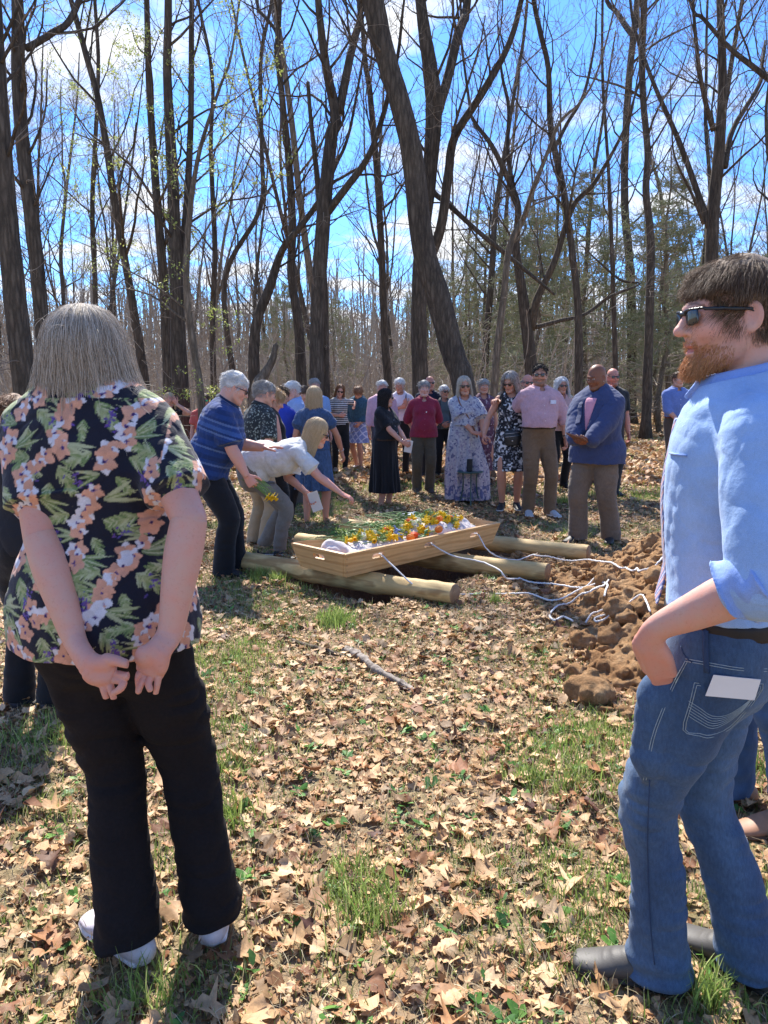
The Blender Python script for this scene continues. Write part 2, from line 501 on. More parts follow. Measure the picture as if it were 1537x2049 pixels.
SKIN = {'fair': (0.60, 0.33, 0.235), 'tan': (0.50, 0.26, 0.17), 'pink': (0.62, 0.345, 0.265), 'brown': (0.20, 0.085, 0.045), 'red': (0.55, 0.25, 0.18)}
def head_mesh(sp, res=0.005):
    F_ = Fld((-.105, -.13, -.215), (.105, .145, .145), res)
    fem = sp.get('sex', 'm') == 'f'; jw = .9 if fem else 1.0; fatf = sp.get('fat', 0) * .012
    F_.ell((0, -.014, .036), (.0765, .098, .088))
    F_.ell((0, .028, -.022), (.064 * jw + fatf, .068, .085), k=.025)
    for s_ in (-1, 1):
        F_.loft([(s_ * (.058 * jw + fatf), -.004, -.035), (s_ * (.052 * jw + fatf), .018, -.078), (s_ * .018, .072, -.105)], [.02, .020, .018], None, k=.026)
        F_.ell((s_ * .040, .062, -.028), (.024, .024, .026), k=.02)
    F_.ell((0, .075, -.103), (.021 * jw, .019, .019), k=.018)
    F_.ell((0, .062, -.06), (.032, .030, .026), k=.015)
    F_.loft([(-.040, .074, .024), (-.018, .089, .020), (.018, .089, .020), (.040, .074, .024)], .009 if fem else .0115, .008, k=.014)
    for s_ in (-1, 1):
        F_.ell((s_ * .033, .096, .003), (.017, .015, .0115), k=.010, mode='sub')
        F_.ell((s_ * .032, .0745, .002), (.0130, .0125, .0120), k=.002)
        F_.loft([(s_ * .019, .0845, .004), (s_ * .032, .0885, .0125), (s_ * .046, .078, .004)], .0042, .003, k=.004)
        F_.loft([(s_ * .019, .0845, -.002), (s_ * .032, .0865, -.0085), (s_ * .046, .078, .000)], .0035, .003, k=.004)
        F_.ell((s_ * .0125, .094, -.034), (.008, .010, .0075), k=.006)
        F_.ell((s_ * .0085, .102, -.041), (.0035, .005, .003), k=.002, mode='sub')
        Re = rotm('Z', s_ * math.radians(-22))
        F_.ell((s_ * .081, -.012, -.008), (.0075, .019, .031), Re, k=.006)
        F_.ell((s_ * .088, -.006, -.004), (.006, .010, .018), Re, k=.006, mode='sub')
        F_.ell((s_ * .080, -.006, -.034), (.006, .009, .009), Re, k=.006)
    F_.loft([(0, .084, .018), (0, .097, -.004), (0, .110, -.026)], [.0085, .0095, .0125], [.009, .011, .012], k=.010)
    F_.ell((0, .1135, -.0305), (.0115, .011, .0095), k=.008)
    op = .004 if sp.get('mouth') else 0
    F_.loft([(-.023, .079, -.066), (-.010, .0915, -.0615), (0, .0930, -.0625), (.010, .0915, -.0615), (.023, .079, -.066)], .0052, .005, k=.006)
    F_.loft([(-.020, .080, -.068 - op), (0, .0915, -.0735 - op), (.020, .080, -.068 - op)], .0062, .0055, k=.006)
    F_.loft([(-.023, .085, -.0668 - op / 2), (0, .100, -.0675 - op / 2), (.023, .085, -.0668 - op / 2)], .0018 + op, .006, k=.002, mode='sub')
    nr = (.050 if fem else .059) + fatf * 1.5
    F_.loft([(0, -.030, -.03), (0, -.032, -.10), (0, -.040, -.215)], [nr, nr, nr * 1.12], [nr, nr * .98, nr * 1.05], k=.022)
    if fatf > .003: F_.ell((0, .03, -.11), (.045, .045, .03), k=.03)
    V, Q = F_.mesh()
    x, y, z = V[:, 0], V[:, 1], V[:, 2]
    sk = np.array(SKIN[sp.get('skin', 'fair')])
    C = np.tile(sk, (len(V), 1))
    def blob(cx, cy, cz, r, col, a=1.0, soft=.5):
        d = np.sqrt((x - cx) ** 2 + (y - cy) ** 2 + (z - cz) ** 2) / r
        f = (np.clip((1 - d) / soft, 0, 1) * a)[:, None]
        C[:] = C * (1 - f) + np.array(col) * f
    for s_ in (-1, 1):
        blob(s_ * .045, .07, -.035, .035, sk * np.array([1.08, .72, .70]), .55, 1)
        blob(s_ * .082, -.01, -.0, .035, sk * np.array([1.02, .75, .72]), .5, 1)
        blob(s_ * .033, .08, .001, .022, sk * np.array([.8, .68, .68]), .55, .8)
    blob(0, .118, -.032, .02, sk * np.array([1.05, .72, .7]), .5, 1)
    br = np.array(sp.get('brow', (.08, .05, .03)))
    f = (np.clip(1 - np.abs(z - (.026 - 0.12 * np.maximum(np.abs(x) - .034, 0) * 3)) / .0045, 0, 1) * (np.abs(x) > .012) * (np.abs(x) < .05) * (y > .05))[:, None] * .8
    C[:] = C * (1 - f) + br * f
    lip = sk * np.array([.92, .50, .50]) if not fem else sk * np.array([.9, .42, .44])
    f = ((np.sqrt((x / .023) ** 2 + ((z + .0675) / .0095) ** 2) < 1) & (y > .074))[:, None] * .75
    C[:] = C * (1 - f) + lip * f
    f = ((np.sqrt((x / .022) ** 2 + ((z + .0672) / .0018) ** 2) < 1) & (y > .074))[:, None] * .7
    C[:] = C * (1 - f) + sk * .15 * f
    for s_ in (-1, 1):
        d = np.sqrt((x - s_ * .032) ** 2 + (z - .002) ** 2)
        e = (d < .0105) & (np.abs(z - .002) < .0055) & (y > .078)
        C[e] = (.62, .58, .55)
        C[e & (d < .0055)] = (.07, .06, .05)
    bd = sp.get('beard')
    if bd is not None:
        jawl = (z < -.045 - .25 * np.clip(y, -1, .0) ) & (y > -.005) & (z > -.135)
        ms = (np.abs(x) < .035) & (z < -.045) & (z > -.06) & (y > .07)
        nl = ~((np.abs(x) < .022) & (z > -.080) & (z < -.0595))
        f = ((jawl | ms) & nl)[:, None] * sp.get('beard_a', .75) * (0.75 + .25 * vnoise(x, y, z, 160))[:, None]
        C[:] = C * (1 - f) + np.array(bd) * f
    return V, Q, C

def head_surf(u, th, infl=0.012):
    """point on the hair shell: u angle from the front (+ to the right), th 0 at crown .. pi/2 at ear height"""
    c = np.array([0, -.014, .030])
    r = [.078 + infl, .101 + infl, .092 + infl]
    return c + np.stack([np.sin(u) * np.sin(th) * r[0], np.cos(u) * np.sin(th) * r[1], np.cos(th) * r[2]], -1)

def make_hair(parent, sp, xf, detail=1.0):
    """sp: style, cols; xf maps head space to person space"""
    st = sp.get('hair', 'short'); cols = sp.get('haircol', [(.1, .06, .04), (.16, .1, .06)])
    if st == 'none': return
    rnd = np.random.RandomState(sp.get('seed', 1))
    key = 'hair_' + str(cols)
    if key not in M:
        M[key] = mat_hair('hair', cols)
        mm, nt, b = new_mat('hair base')
        n = noise_n(nt, 60, 5, 0.7, stretch=(6, 6, 1))
        r = ramp(nt, n.outputs['Fac'], [(0.3, tuple(c * .55 for c in cols[0])), (0.7, cols[-1])])
        nt.links.new(r.outputs[0], b.inputs['Base Color']); b.inputs['Roughness'].default_value = .6
        bump(nt, b, n.outputs['Fac'], 0.8, 0.004)
        M[key + 'b'] = mm
    long_ = st in ('long', 'bob')
    infl = sp.get('vol', .016)
    F_ = Fld((-.14, -.16, -.14), (.14, .13, .17), .0065 if detail <= 1 else .004)
    F_.ell((0, -.018, .034), np.array([.0775, .099, .090]) + infl * .62)
    hl = sp.get('hairline', .062)
    F_.clip((0, .064, hl - .01), (0, .75, -.66), k=.012)
    if not long_:
        F_.clip((0, -.02, -.005), (0, .55, -.85), k=.01)
        F_.ell((.085, .012, -.01), (.03, .03, .04), k=.01, mode='sub')
        F_.ell((-.085, .012, -.01), (.03, .03, .04), k=.01, mode='sub')
        if st == 'bald':
            F_.clip((0, -.02, .035), (0, -.15, 1), k=.01)
    else:
        F_.clip((0, 0, -.06), (0, .2, -1), k=.01)
    F_.disp(lambda x, y, z: sp.get('lump', .007) * fbm(x, y, z, 30, 3 + sp.get('seed', 1)))
    V, Q = F_.mesh()
    if not len(V): return
    base = mesh_obj('hair', xf(V), Q, M[key + 'b'], parent)
    N = int(sp.get('strands', 2600) * detail)
    K = 12 if long_ else 6
    Z_end = sp.get('len', -.17)
    if long_:
        u = (rnd.rand(N) * 2 - 1) * math.pi
        face = sp.get('face', 1.0)              # half angle of the opening round the face
        sgn = np.where(u >= 0, 1, -1)
        front = np.abs(u) < face
        u = np.where(front, sgn * np.maximum(np.abs(u), face * .55), u)
        ut = np.where(front, sgn * (face + rnd.rand(N) * .35), u)
        ck_ = vnoise(np.sin(ut) * 9, np.cos(ut) * 9, ut * 0, 1.0, 3)
        zend = Z_end + rnd.randn(N) * sp.get('rag', .012) * .8 + ck_ * sp.get('rag', .012) + .03 * (np.abs(ut) < face + .4) * sp.get('layer', 0.0)
        sh = rnd.rand(N)
        total = .15 + (-zend)
        P = np.zeros((N, K, 3))
        th0 = rnd.rand(N) * .5 * (rnd.rand(N) < .6) + rnd.rand(N) * 1.1 * (rnd.rand(N) < .35)
        wob = rnd.randn(N, 3) * .006
        cl = rnd.randint(0, max(8, N // 22), N)
        clo = rnd.RandomState(5).randn(cl.max() + 1, 3) if False else np.random.RandomState(5).randn(cl.max() + 1, 3)
        flare = sp.get('flare', .12)
        wave = sp.get('wave', .003)
        ph = np.random.RandomState(6).rand(cl.max() + 1) * 6.3
        for j in range(K):
            t = j / (K - 1)
            s_ = t * (math.pi / 2 * .10 + total)
            arc = .150
            th = np.minimum(th0 + (s_ / arc) * (math.pi / 2) * .92, math.pi / 2)
            drop = np.maximum(0, s_ - (math.pi / 2 - th0) / (math.pi / 2) * arc / .92)
            blend = np.clip(t * 4.5, 0, 1); blend = blend * blend * (3 - 2 * blend)
            uu = np.where(front, u + (ut - u) * blend, ut)
            off = np.where(front, sp.get('part', .0), 0)
            p = head_surf(uu, th, infl * (.55 + .5 * sh) + 0.0)
            # hang: drop down, neck hollow at the back, slight flare at the sides
            hang = np.clip(drop, 0, None)
            sc_ = 1 + flare * (hang / .2) * np.interp(np.abs(uu), [1.7, 3.1], [1.0, .15])
            p[:, 0] = p[:, 0] * sc_; p[:, 1] = (p[:, 1] + .02) * (1 - .15 * (hang / .2)) - .02
            zz = p[:, 2] - hang
            p[:, 2] = np.maximum(zz, zend + (rnd.rand(N) * .0))
            w_ = t ** 1.5
            p += wob * w_[..., None] if isinstance(w_, np.ndarray) else wob * w_
            p += clo[cl] * (sp.get('clump', .0075) * t)
            p[:, 0] += wave * np.sin(p[:, 2] * 55 + ph[cl]); p[:, 1] += wave * np.cos(p[:, 2] * 48 + ph[cl] * 2)
            P[:, j] = p
        rad = np.full((N, K), sp.get('srad', .0011)) * np.linspace(1, .45, K)[None]
    else:
        # roots on the hair base
        i = rnd.randint(0, len(V), N)
        R0 = V[i].astype(float) + rnd.randn(N, 3) * .002
        nn = R0 - np.array([0, -.018, .01]); nn /= np.linalg.norm(nn, axis=1)[:, None]
        comb = np.array(sp.get('comb', (0.0, -.6, -.5)))
        L_ = sp.get('slen', .04) * (.6 + .8 * rnd.rand(N)) * np.where((np.abs(R0[:, 0]) > .055) & (R0[:, 2] < .05), .35, 1.0) * np.where((R0[:, 1] > .02) & (R0[:, 2] < .065), .3, 1.0)
        cl = vnoise(R0[:, 0], R0[:, 1], R0[:, 2], 45, 9)[:, None] * np.array([1.0, .5, .6]) * sp.get('messy', .8)
        P = np.zeros((N, K, 3)); p = R0 - nn * .006
        dirv = nn * sp.get('lift', .75) + comb + cl + rnd.randn(N, 3) * .12
        for j in range(K):
            P[:, j] = p
            dirv = dirv + np.array([0, 0, -.16])
            dn = dirv / np.linalg.norm(dirv, axis=1)[:, None]
            # keep outside the skull
            q = p + dn * (L_ / (K - 1))[:, None]
            c = np.array([0, -.016, .034]); r = np.array([.078, .100, .090]) + infl * .4
            kq = np.linalg.norm((q - c) / r, axis=1)
            bad = kq < 1
            q[bad] = c + (q[bad] - c) / kq[bad][:, None]
            p = q
        rad = np.full((N, K), sp.get('srad', .0010)) * np.linspace(1, .4, K)[None]
    Pw = xf(P.reshape(-1, 3)).reshape(P.shape)
    curves_obj('strands', Pw, rad, M[key], base)

def glasses(parent, kind, xf):
    """dark sunglasses, mirrored ones or thin spectacles in head space"""
    if not kind: return
    root = None
    F_ = Fld((-.09, -.03, -.04), (.09, .125, .045), .0032)
    r = .0022 if kind != 'wire' else .0014
    top = .019 if kind != 'wire' else .014
    fw = .0042 if kind != 'wire' else .0018
    if kind == 'wire':
        for s_ in (-1, 1):
            ring = [(s_ * .033 + .0215 * math.cos(a), .102 - .012 * abs(math.cos(a)) * (1 if math.cos(a) * s_ > 0 else -.2), -.002 + .015 * math.sin(a)) for a in np.linspace(0, 2 * math.pi, 15)]
            F_.loft(ring, fw, k=0, n=1)
    else:
        for s_ in (-1, 1):
            F_.loft([(s_ * .008, .104, .012), (s_ * .034, .104, .014), (s_ * .066, .086, .014)], .003, .0045, (0, 0, 1), k=.002)
    F_.loft([(-.012, .104, .006), (0, .107, .008), (.012, .104, .006)], fw, k=.002)
    for s_ in (-1, 1):
        F_.loft([(s_ * .067, .086, .012), (s_ * .078, .05, .010), (s_ * .082, -.008, .006)], fw * .6, fw * 1.1, (1, 0, 0), k=.001)
        F_.loft([(s_ * .0815, -.004, .006), (s_ * .082, -.02, -.006)], fw * .6, k=.001)
    V, Q = F_.mesh()
    g = mesh_obj('sunglasses' if kind != 'wire' else 'spectacles', xf(V), Q, M['frame'], parent)
    if kind != 'wire':
        for s_ in (-1, 1):
            L_ = Fld((-.09, .05, -.04), (.09, .125, .045), .0026)
            L_.loft([(s_ * .018, .1035, -.003), (s_ * .034, .1035, -.003), (s_ * .054, .0950, -.001)], [.0125, .0185, .0165], [.0028] * 3, (0, 0, 1), k=0)
            V, Q = L_.mesh()
            mesh_obj('lens', xf(V), Q, M['mirror'] if kind == 'mirror' else M['lens'], g)

def stripes(a, b, period, frac=.5, axis=2, wob=0):
    def f(V, J):
        t = (V[:, axis] + (wob * vnoise(V[:, 0], V[:, 1], V[:, 2], 9) if wob else 0)) / period
        m = ((t - np.floor(t)) < frac)[:, None]
        return np.where(m, np.array(a), np.array(b))
    return f
def speckle(base, spots, sc=60, th=.35, seed=3):
    def f(V, J):
        C = np.tile(np.array(base, float), (len(V), 1))
        for i, c in enumerate(spots):
            n = vnoise(V[:, 0], V[:, 1], V[:, 2], sc * (1 + .23 * i), seed + 7 * i)
            C[n > th] = c
        return C
    return f
def solid(c, var=.0):
    return lambda V, J: np.tile(np.array(c, float), (len(V), 1))
def cf(c): return c if callable(c) else solid(c)

def person(sp):
    """one posed, clothed figure. local frame: x right, y ahead, z up"""
    nm = sp.get('name', 'person')
    s = sp.get('H', 1.70) / 1.75; fem = sp.get('sex', 'm') == 'f'; fat = sp.get('fat', 0.0)
    pass
    root = empty('person', (sp['pos'][0], sp['pos'][1], sp.get('z0', 0.0)), math.radians(sp.get('rz', 180)), sp['label'], sp.get('cat', 'person'), sp.get('group'))
    res = sp.get('res', .0085); rb = sp.get('resb', .008)
    rg = np.random.RandomState(sp.get('seed', 1))
    lean, twist, lat = math.radians(sp.get('lean', 0)), math.radians(sp.get('twist', 0)), math.radians(sp.get('lat', 0))
    hb = A(sp.get('hip', (0, 0, 0))[0], sp.get('hip', (0, 0, 0))[1], sp.get('hip', (0, 0, 0))[2])
    piv = A(0, 0, .95)
    def bt(p):
        p = np.asarray(p, float)
        f = min(max((p[2] - .93) / .27, 0), 1); f = f * f * (3 - 2 * f)
        q = p - piv
        R = rotm('X', -lean * f) @ rotm('Y', lat * f) @ rotm('Z', twist * f)
        # rotate about a pivot that itself climbs the bent spine
        return (piv + R @ q + hb) * s
    def btd(v):
        return rotm('X', -lean) @ rotm('Y', lat) @ rotm('Z', twist) @ np.asarray(v, float)
    shw = sp.get('shw', .156 if fem else .178)
    hw = 1 + fat * .28
    J = {}
    Z_ = [.84, .90, .98, 1.07, 1.17, 1.29, 1.38, 1.44, 1.475]
    if fem:
        w_ = np.array([.160, .175, .170, .142, .138, .152, .150, .10, .060]); d_ = np.array([.105, .118, .115, .100, .100, .108, .095, .075, .055])
    else:
        w_ = np.array([.150, .165, .160, .150, .158, .178, .172, .115, .070]); d_ = np.array([.100, .112, .112, .108, .112, .122, .105, .08, .060])
    w_ = w_ * (1 + fat * np.array([.2, .25, .3, .42, .38, .22, .12, .1, .1])); d_ = d_ * (1 + fat * np.array([.25, .3, .5, .75, .7, .4, .2, .1, .1]))
    yo = np.array([0, -.004, 0, .006 + .03 * fat, .008 + .03 * fat, .0, -.008, -.015, -.018])
    tors = np.array([bt((0, yo[i], Z_[i])) for i in range(9)])
    side = btd((1, 0, 0))
    sideT = nrm(np.array([1, 0, 0]) + side)
    J['tors'] = tors; J['s'] = s
    neck0, headc = bt((0, -.015, 1.47)), None
    hp, hy, hr = [math.radians(a) for a in sp.get('head', (0, 0, 0))]     # pitch down, yaw left, roll
    Rbody = rotm('X', -lean * sp.get('hfollow', .55)) @ rotm('Y', lat * .6) @ rotm('Z', twist)
    Rh = Rbody @ rotm('Z', hy) @ rotm('X', -hp) @ rotm('Y', hr)
    hs = s * sp.get('hs', .955)
    nb = bt((0, -.032, 1.455 + sp.get('neckup', 0)))
    # the head pivots at the top of the neck
    hc = nb + Rbody @ (A(0, .012, .055) * s) + Rh @ (A(0, .035, .112) * hs)
    J['headc'] = hc; J['Rh'] = Rh
    xf = lambda V: (np.asarray(V, float) @ Rh.T) * hs + hc
    inv = lambda P: ((np.asarray(P) - hc) / hs) @ Rh
    J['xf'] = xf
    sh = {1: bt((shw, -.012, 1.395)), -1: bt((-shw, -.012, 1.395))}
    ua, fa = sp.get('ua', .285) * s, sp.get('fa', .250) * s
    arms = {}
    for sd_, key in ((1, 'R'), (-1, 'L')):
        a = sp.get(key, {})
        tgt = a.get('to', (sd_ * (shw + .06), .06, .86))
        tgt = np.array(tgt, float) * s if not a.get('body') else bt(tgt)
        el, wr = ik(sh[sd_], tgt, ua, fa, a.get('hint', (sd_ * .3, -1, -.1)))
        arms[sd_] = (sh[sd_], el, wr, a)
    J['arms'] = arms
    feet = {}
    for sd_, key in ((1, 'fR'), (-1, 'fL')):
        f = sp.get(key, (sd_ * .10, .0, 0, sd_ * -8))     # x, y, z, toe-out (deg)
        feet[sd_] = (A(f[0], f[1], f[2]) * s, math.radians(f[3]))
    hipj = {sd_: (A(sd_ * .088, 0, .90) + hb) * s for sd_ in (1, -1)}
    knees = {}
    for sd_ in (1, -1):
        an = feet[sd_][0] + A(0, 0, .085) * s
        kn, an2 = ik(hipj[sd_], an, .42 * s, .42 * s, sp.get('khint', (sd_ * .15, 1, 0)))
        knees[sd_] = (hipj[sd_], kn, an)
    J['knees'] = knees; J['feet'] = feet
    top, bot = sp.get('top', {}), sp.get('bot', {})
    # ---------- body
    allp = np.array([p for t in arms.values() for p in t[:3]] + list(tors) + [p for t in knees.values() for p in t])
    lo, hi = allp.min(0) - .09, allp.max(0) + .13
    bare = bot.get('len', .08)
    if bare < .2: lo[2] = max(lo[2], .80 * s if lean < .5 else lo[2])
    lo[2] = max(lo[2], .06)
    am = sp.get('arm', 1.0) * (1 + fat * .25) * (0.92 if fem else 1.0)
    J['am'] = am; ams = min(am, 1.10)
    B_ = Fld(lo, hi, rb)
    B_.loft(tors, (w_ - .012) * s, (d_ - .012) * s, sideT, k=.02)
    if fem:
        for sd_ in (1, -1): B_.ell(bt((sd_ * .072, .082, 1.265)), A(.058, .045, .055) * s, k=.04)
    B_.loft([bt((0, -.028, 1.41)), nb + Rbody @ (A(0, 0, .03) * s), hc + Rh @ (A(0, -.030, -.09) * hs)], np.array([.062, .052, .050]) * s * (1.08 if not fem else .95), k=.03)
    for sd_ in (1, -1):
        S_, E_, W2, a = arms[sd_]
        um = (S_ + E_) / 2; fm = E_ + (W2 - E_) * .3
        ra = np.array([.050 * ams / am, .046, .038, .041, .027]) * s * am
        if a.get('fn'): B_.loft([S_, um, E_], ra[:3], ra[:3] * np.array([1, 1.03, 1]), (1, 0, 0), k=.012)
        else: B_.loft([S_, um, E_, fm, W2], ra, ra * np.array([1, 1.03, 1, .93, .76]), (0, 0, 1) if abs((W2 - E_)[2]) < .1 else (1, 0, 0), k=.012, cap=(1, .5))
        if bare > .2:
            H_, K_, N_ = knees[sd_]
            lg = sp.get('leg', 1.0)
            B_.loft([H_, (H_ + K_) / 2, K_, K_ + (N_ - K_) * .35 + A(0, -.012, 0), N_ + A(0, 0, .03), N_ + A(0, 0, -.05) * s], np.array([.085, .075, .055, .058, .036, .036]) * s * lg, np.array([.085, .075, .058, .060, .040, .042]) * s * lg, k=.02)
            if sp.get('shoes', {}).get('kind') in ('sandal', 'flat'):
                fp, to = feet[sd_]; fd = A(math.sin(-to), math.cos(to), 0)
                B_.loft([fp + fd * -.03 * s + A(0, 0, .045), fp + fd * .07 * s + A(0, 0, .045), fp + fd * .17 * s + A(0, 0, .025)], np.array([.028, .036, .036]) * s, np.array([.03, .026, .014]) * s, k=.02)
    sk = np.array(SKIN[sp.get('skin', 'fair')])
    V, Q = B_.mesh()
    nz = vnoise(V[:, 0], V[:, 1], V[:, 2], 14, 5)[:, None] * .5 + .5
    parts = [(V, Q, sk * (1 - .10 * nz * np.array([0, 1, 1.1])))]
    hV, hQ, hC = head_mesh(sp, sp.get('resh', .0048))
    parts.append((xf(hV).astype(np.float32), hQ, hC))
    for sd_ in (1, -1):
        S_, E_, W2, a = arms[sd_]
        fw = nrm(W2 - E_)
        dv = a.get('dir', None); dv = fw if dv is None else nrm(dv)
        pm = a.get('palm', (-sd_, 0, 0))
        if a.get('fn'):
            v, q = a['fn'](J, W2, E_)
            gt = np.clip(((v - W2) @ fw) / .06 + .6, 0, 1)[:, None]
            parts.append((v, q, sk * (1 - gt * np.array([0, .13, .15])))); J['hand%d' % sd_] = (W2, dv, nrm(pm)); continue
        v, q = hand(W2, dv, pm, sd_ > 0, a.get('curl', 'relax'), s * (.94 if fem else 1.0), sp.get('resf', .0045), E_, .031 * s * am, a.get('thumb', 28))
        gt = np.clip(((v - W2) @ fw) / .06 + .6, 0, 1)[:, None]
        parts.append((v, q, sk * (1 - gt * np.array([0, .13, .15]))))
        J['hand%d' % sd_] = (W2, dv, nrm(pm))
    V, Q, C = join(parts)
    body = mesh_obj('body', V, Q, M['skin'], root, C)
    make_hair(root, sp, xf, sp.get('hd', 1.0))
    glasses(root, sp.get('glasses'), xf)
    # ---------- top
    fs = sp.get('seed', 1) * 3.1
    if top:
        e = top.get('e', .013); hem = top.get('hem', .93); slv = top.get('sleeve', .55); sw = top.get('sw', .016)
        ap = [arms[1][0], arms[1][1], arms[-1][0], arms[-1][1]] + ([arms[1][2], arms[-1][2]] if slv > 1 else [])
        pts = np.vstack([tors, ap]); 
        F_ = Fld(pts.min(0) - .13 - .1 * fat, pts.max(0) + .12 + .1 * fat, res)
        hw_ = top.get('flare', 0.0) * np.clip((1.0 - np.array(Z_)) / .1, 0, 1.5)
        Zl = list(Z_); tl = list(tors); wl_ = list(w_ + hw_); dl_ = list(d_ + hw_)
        if hem < .86:
            tl.insert(0, bt((0, 0, hem - .03))); wl_.insert(0, w_[0] + top.get('flare', .0) * 1.6); dl_.insert(0, d_[0] + top.get('flare', .0) * 1.6)
        F_.loft(np.array(tl), (np.array(wl_) + e) * s, (np.array(dl_) + e) * s, sideT, k=.02, cap=(.3, .8))
        if fem:
            for sd_ in (1, -1): F_.ell(bt((sd_ * .074, .088, 1.262)), A(.064, .052, .062) * s * (1 + .3 * fat), k=.05)
        if fat > .15: F_.ell(bt((0, .055, 1.06)), A(.13, .13 + .03 * fat, .13) * s * (1 + fat * .12), k=.08)
        for sd_ in (1, -1):
            S_, E_, W2, a = arms[sd_]
            if slv <= 0: 
                F_.ell(S_ + (nb - S_) * .28, A(.045, .05, .05) * s, k=.03)
                continue
            am2 = am * s
            P_ = [S_ + (nb - S_) * .22 + A(0, 0, -.006), S_ + (E_ - S_) * .03, S_ + (E_ - S_) * .3]
            R_ = [.046 * ams * s + sw * .2, .0535 * ams * s + sw * .35, .050 * am2 + sw * .8]
            if slv <= 1:
                P_ += [S_ + (E_ - S_) * slv]; R_ += [.047 * am2 + sw * 1.35]
            else:
                P_ += [S_ + (E_ - S_) * .7, E_, E_ + (W2 - E_) * (slv - 1) * .6, E_ + (W2 - E_) * (slv - 1)]
                R_ += [.048 * am2 + sw, .043 * am2 + sw, .042 * am2 + sw * .9, (.034 * am2 + sw * .8)]
            F_.loft(P_, R_, None, (1, 0, 0), k=.035, cap=(1, .12))
        F_.clip(bt((0, 0, hem)), btd((0, 0, -1)) if hem > 1.0 else (0, 0, -1) if lean < .3 else nrm(btd((0, 0, -1)) + A(0, 0, -.6)))
        if top.get('collar') is not None: F_.clip(bt((0, 0, 1.488)), btd((0, .25, 1)))
        # neckline
        nv = top.get('neck', .05)
        F_.ell(bt((0, .045, 1.475)), A(.060, .065, nv + .022) * s, k=.012, mode='sub')
        F_.loft([bt((0, -.02, 1.40)), hc + Rh @ (A(0, -.02, -.05) * hs)], .058 * s * (1.1 if not fem else 1.0), k=.006, mode='sub')
        fa_ = top.get('fold', .006)
        ax_ = nrm(tors[-1] - tors[0])
        def fold(x, y, z):
            h = x * ax_[0] + y * ax_[1] + z * ax_[2]
            w1 = fbm(x + h * .3, y, z * .8, 6, fs, 2)
            w2 = np.abs(vnoise(x * 1.1 + z * .55, y * 1.1 - z * .25, z * .55 + x * .3, 13, fs + 4))
            w4 = np.abs(vnoise(x * .8 - z * .75, y + z * .4, z * .5, 19, fs + 7))
            w3 = vnoise(x, y, z * 1.4, 30, fs + 9)
            return fa_ * (w1 * .8 - (.42 - w2).clip(0, 1) * -1.3 - .5 + (.25 - w4).clip(0, 1) * 1.6 + .22 * w3)
        F_.disp(fold)
        if top.get('pleat'):
            F_.disp(lambda x, y, z: .008 * np.clip((1.1 * s - z) / .3, 0, 1) * np.sin(14 * np.arctan2(x, y) + 2 * vnoise(x, y, z, 4)))
        V, Q = F_.mesh()
        C = cf(top['col'])(V, J)
        mt = M[top.get('mat', 'cloth')]
        if top.get('open'):     # open jacket: the shirt shows in a wedge at the front
            ch = tors[6]; 
        ob = mesh_obj(top.get('name', 'shirt'), V, Q, mt, root, C)
        J['top'] = ob; J['topbv'] = BVHTree.FromPolygons([tuple(map(float, p)) for p in V], [tuple(map(int, f)) for f in Q])
        if top.get('collar') is not None:
            cz = Fld(nb - .13, nb + .15, .0045)
            cc = bt((0, -.020, 1.492)); R2 = btd
            ring = []
            for a in np.linspace(-2.75, 2.75, 13):
                f = (1 - abs(a) / 2.75)
                ring.append(cc + R2(A(math.sin(a + math.pi) * (.067 + e * .85), math.cos(a + math.pi) * (.069 + e * .85) + .014, .018 + .016 * f - .028 * (1 - f)) * s * (1.0 if not fem else .93)))
            cz.loft(ring, .0055 * s, .020 * s, R2((1, 0, 0)), k=0, n=2)
            # lay the blades out flat
            c2 = Fld(nb - .13, nb + .15, .0045)
            for a, b in zip(ring[:-1], ring[1:]):
                pass
            rr = np.array(ring)
            c2.loft(rr, .006 * s, .006 * s, k=0, n=2)
            lowr = rr + R2((0, 0, 1)) * -.030 * s + (rr - cc) * .26
            for i in range(len(rr) - 1):
                for q_ in (0, .2, .4, .6, .8):
                    c2.loft([rr[i] * (1 - q_) + rr[i + 1] * q_, lowr[i] * (1 - q_) + lowr[i + 1] * q_], .0055 * s, k=.005, n=1)
            for i in (0, len(rr) - 1):
                tipv = rr[i] + R2(A(math.copysign(.018, rr[i][0] if abs(rr[i][0]) > 1e-4 else (1 if i else -1)), .014, -.062) * s)
                c2.loft([rr[i], tipv], [.012 * s, .005 * s], [.005 * s, .004 * s], R2((1, 0, 0)), k=.004, n=1)
            v, q = c2.mesh()
            mesh_obj('collar', v, q, mt, ob, cf(top['collar'])(v, J))
        if top.get('buttons') is not None:
            bv = BVHTree.FromPolygons([tuple(map(float, p)) for p in V], [tuple(map(int, f)) for f in Q])
            bt_ = []
            for zb in np.arange(top.get('btop', 1.30), hem + .03, -.085):
                o = bt((0, .5, zb)) ; dr = Vector(btd((0, -1, 0)))
                h = bv.ray_cast(Vector(o), dr)
                if h[0] is None: continue
                f = Fld(np.array(h[0]) - .02, np.array(h[0]) + .02, .003)
                f.ell(np.array(h[0]), (.0065, .004, .0065), k=0)
                v, q = f.mesh(); bt_.append((v, q, np.array(top['buttons'])))
            if bt_:
                v, q, c = join(bt_); mesh_obj('buttons', v, q, M['leather'], ob, c)
    # ---------- bottom
    kind = bot.get('kind')
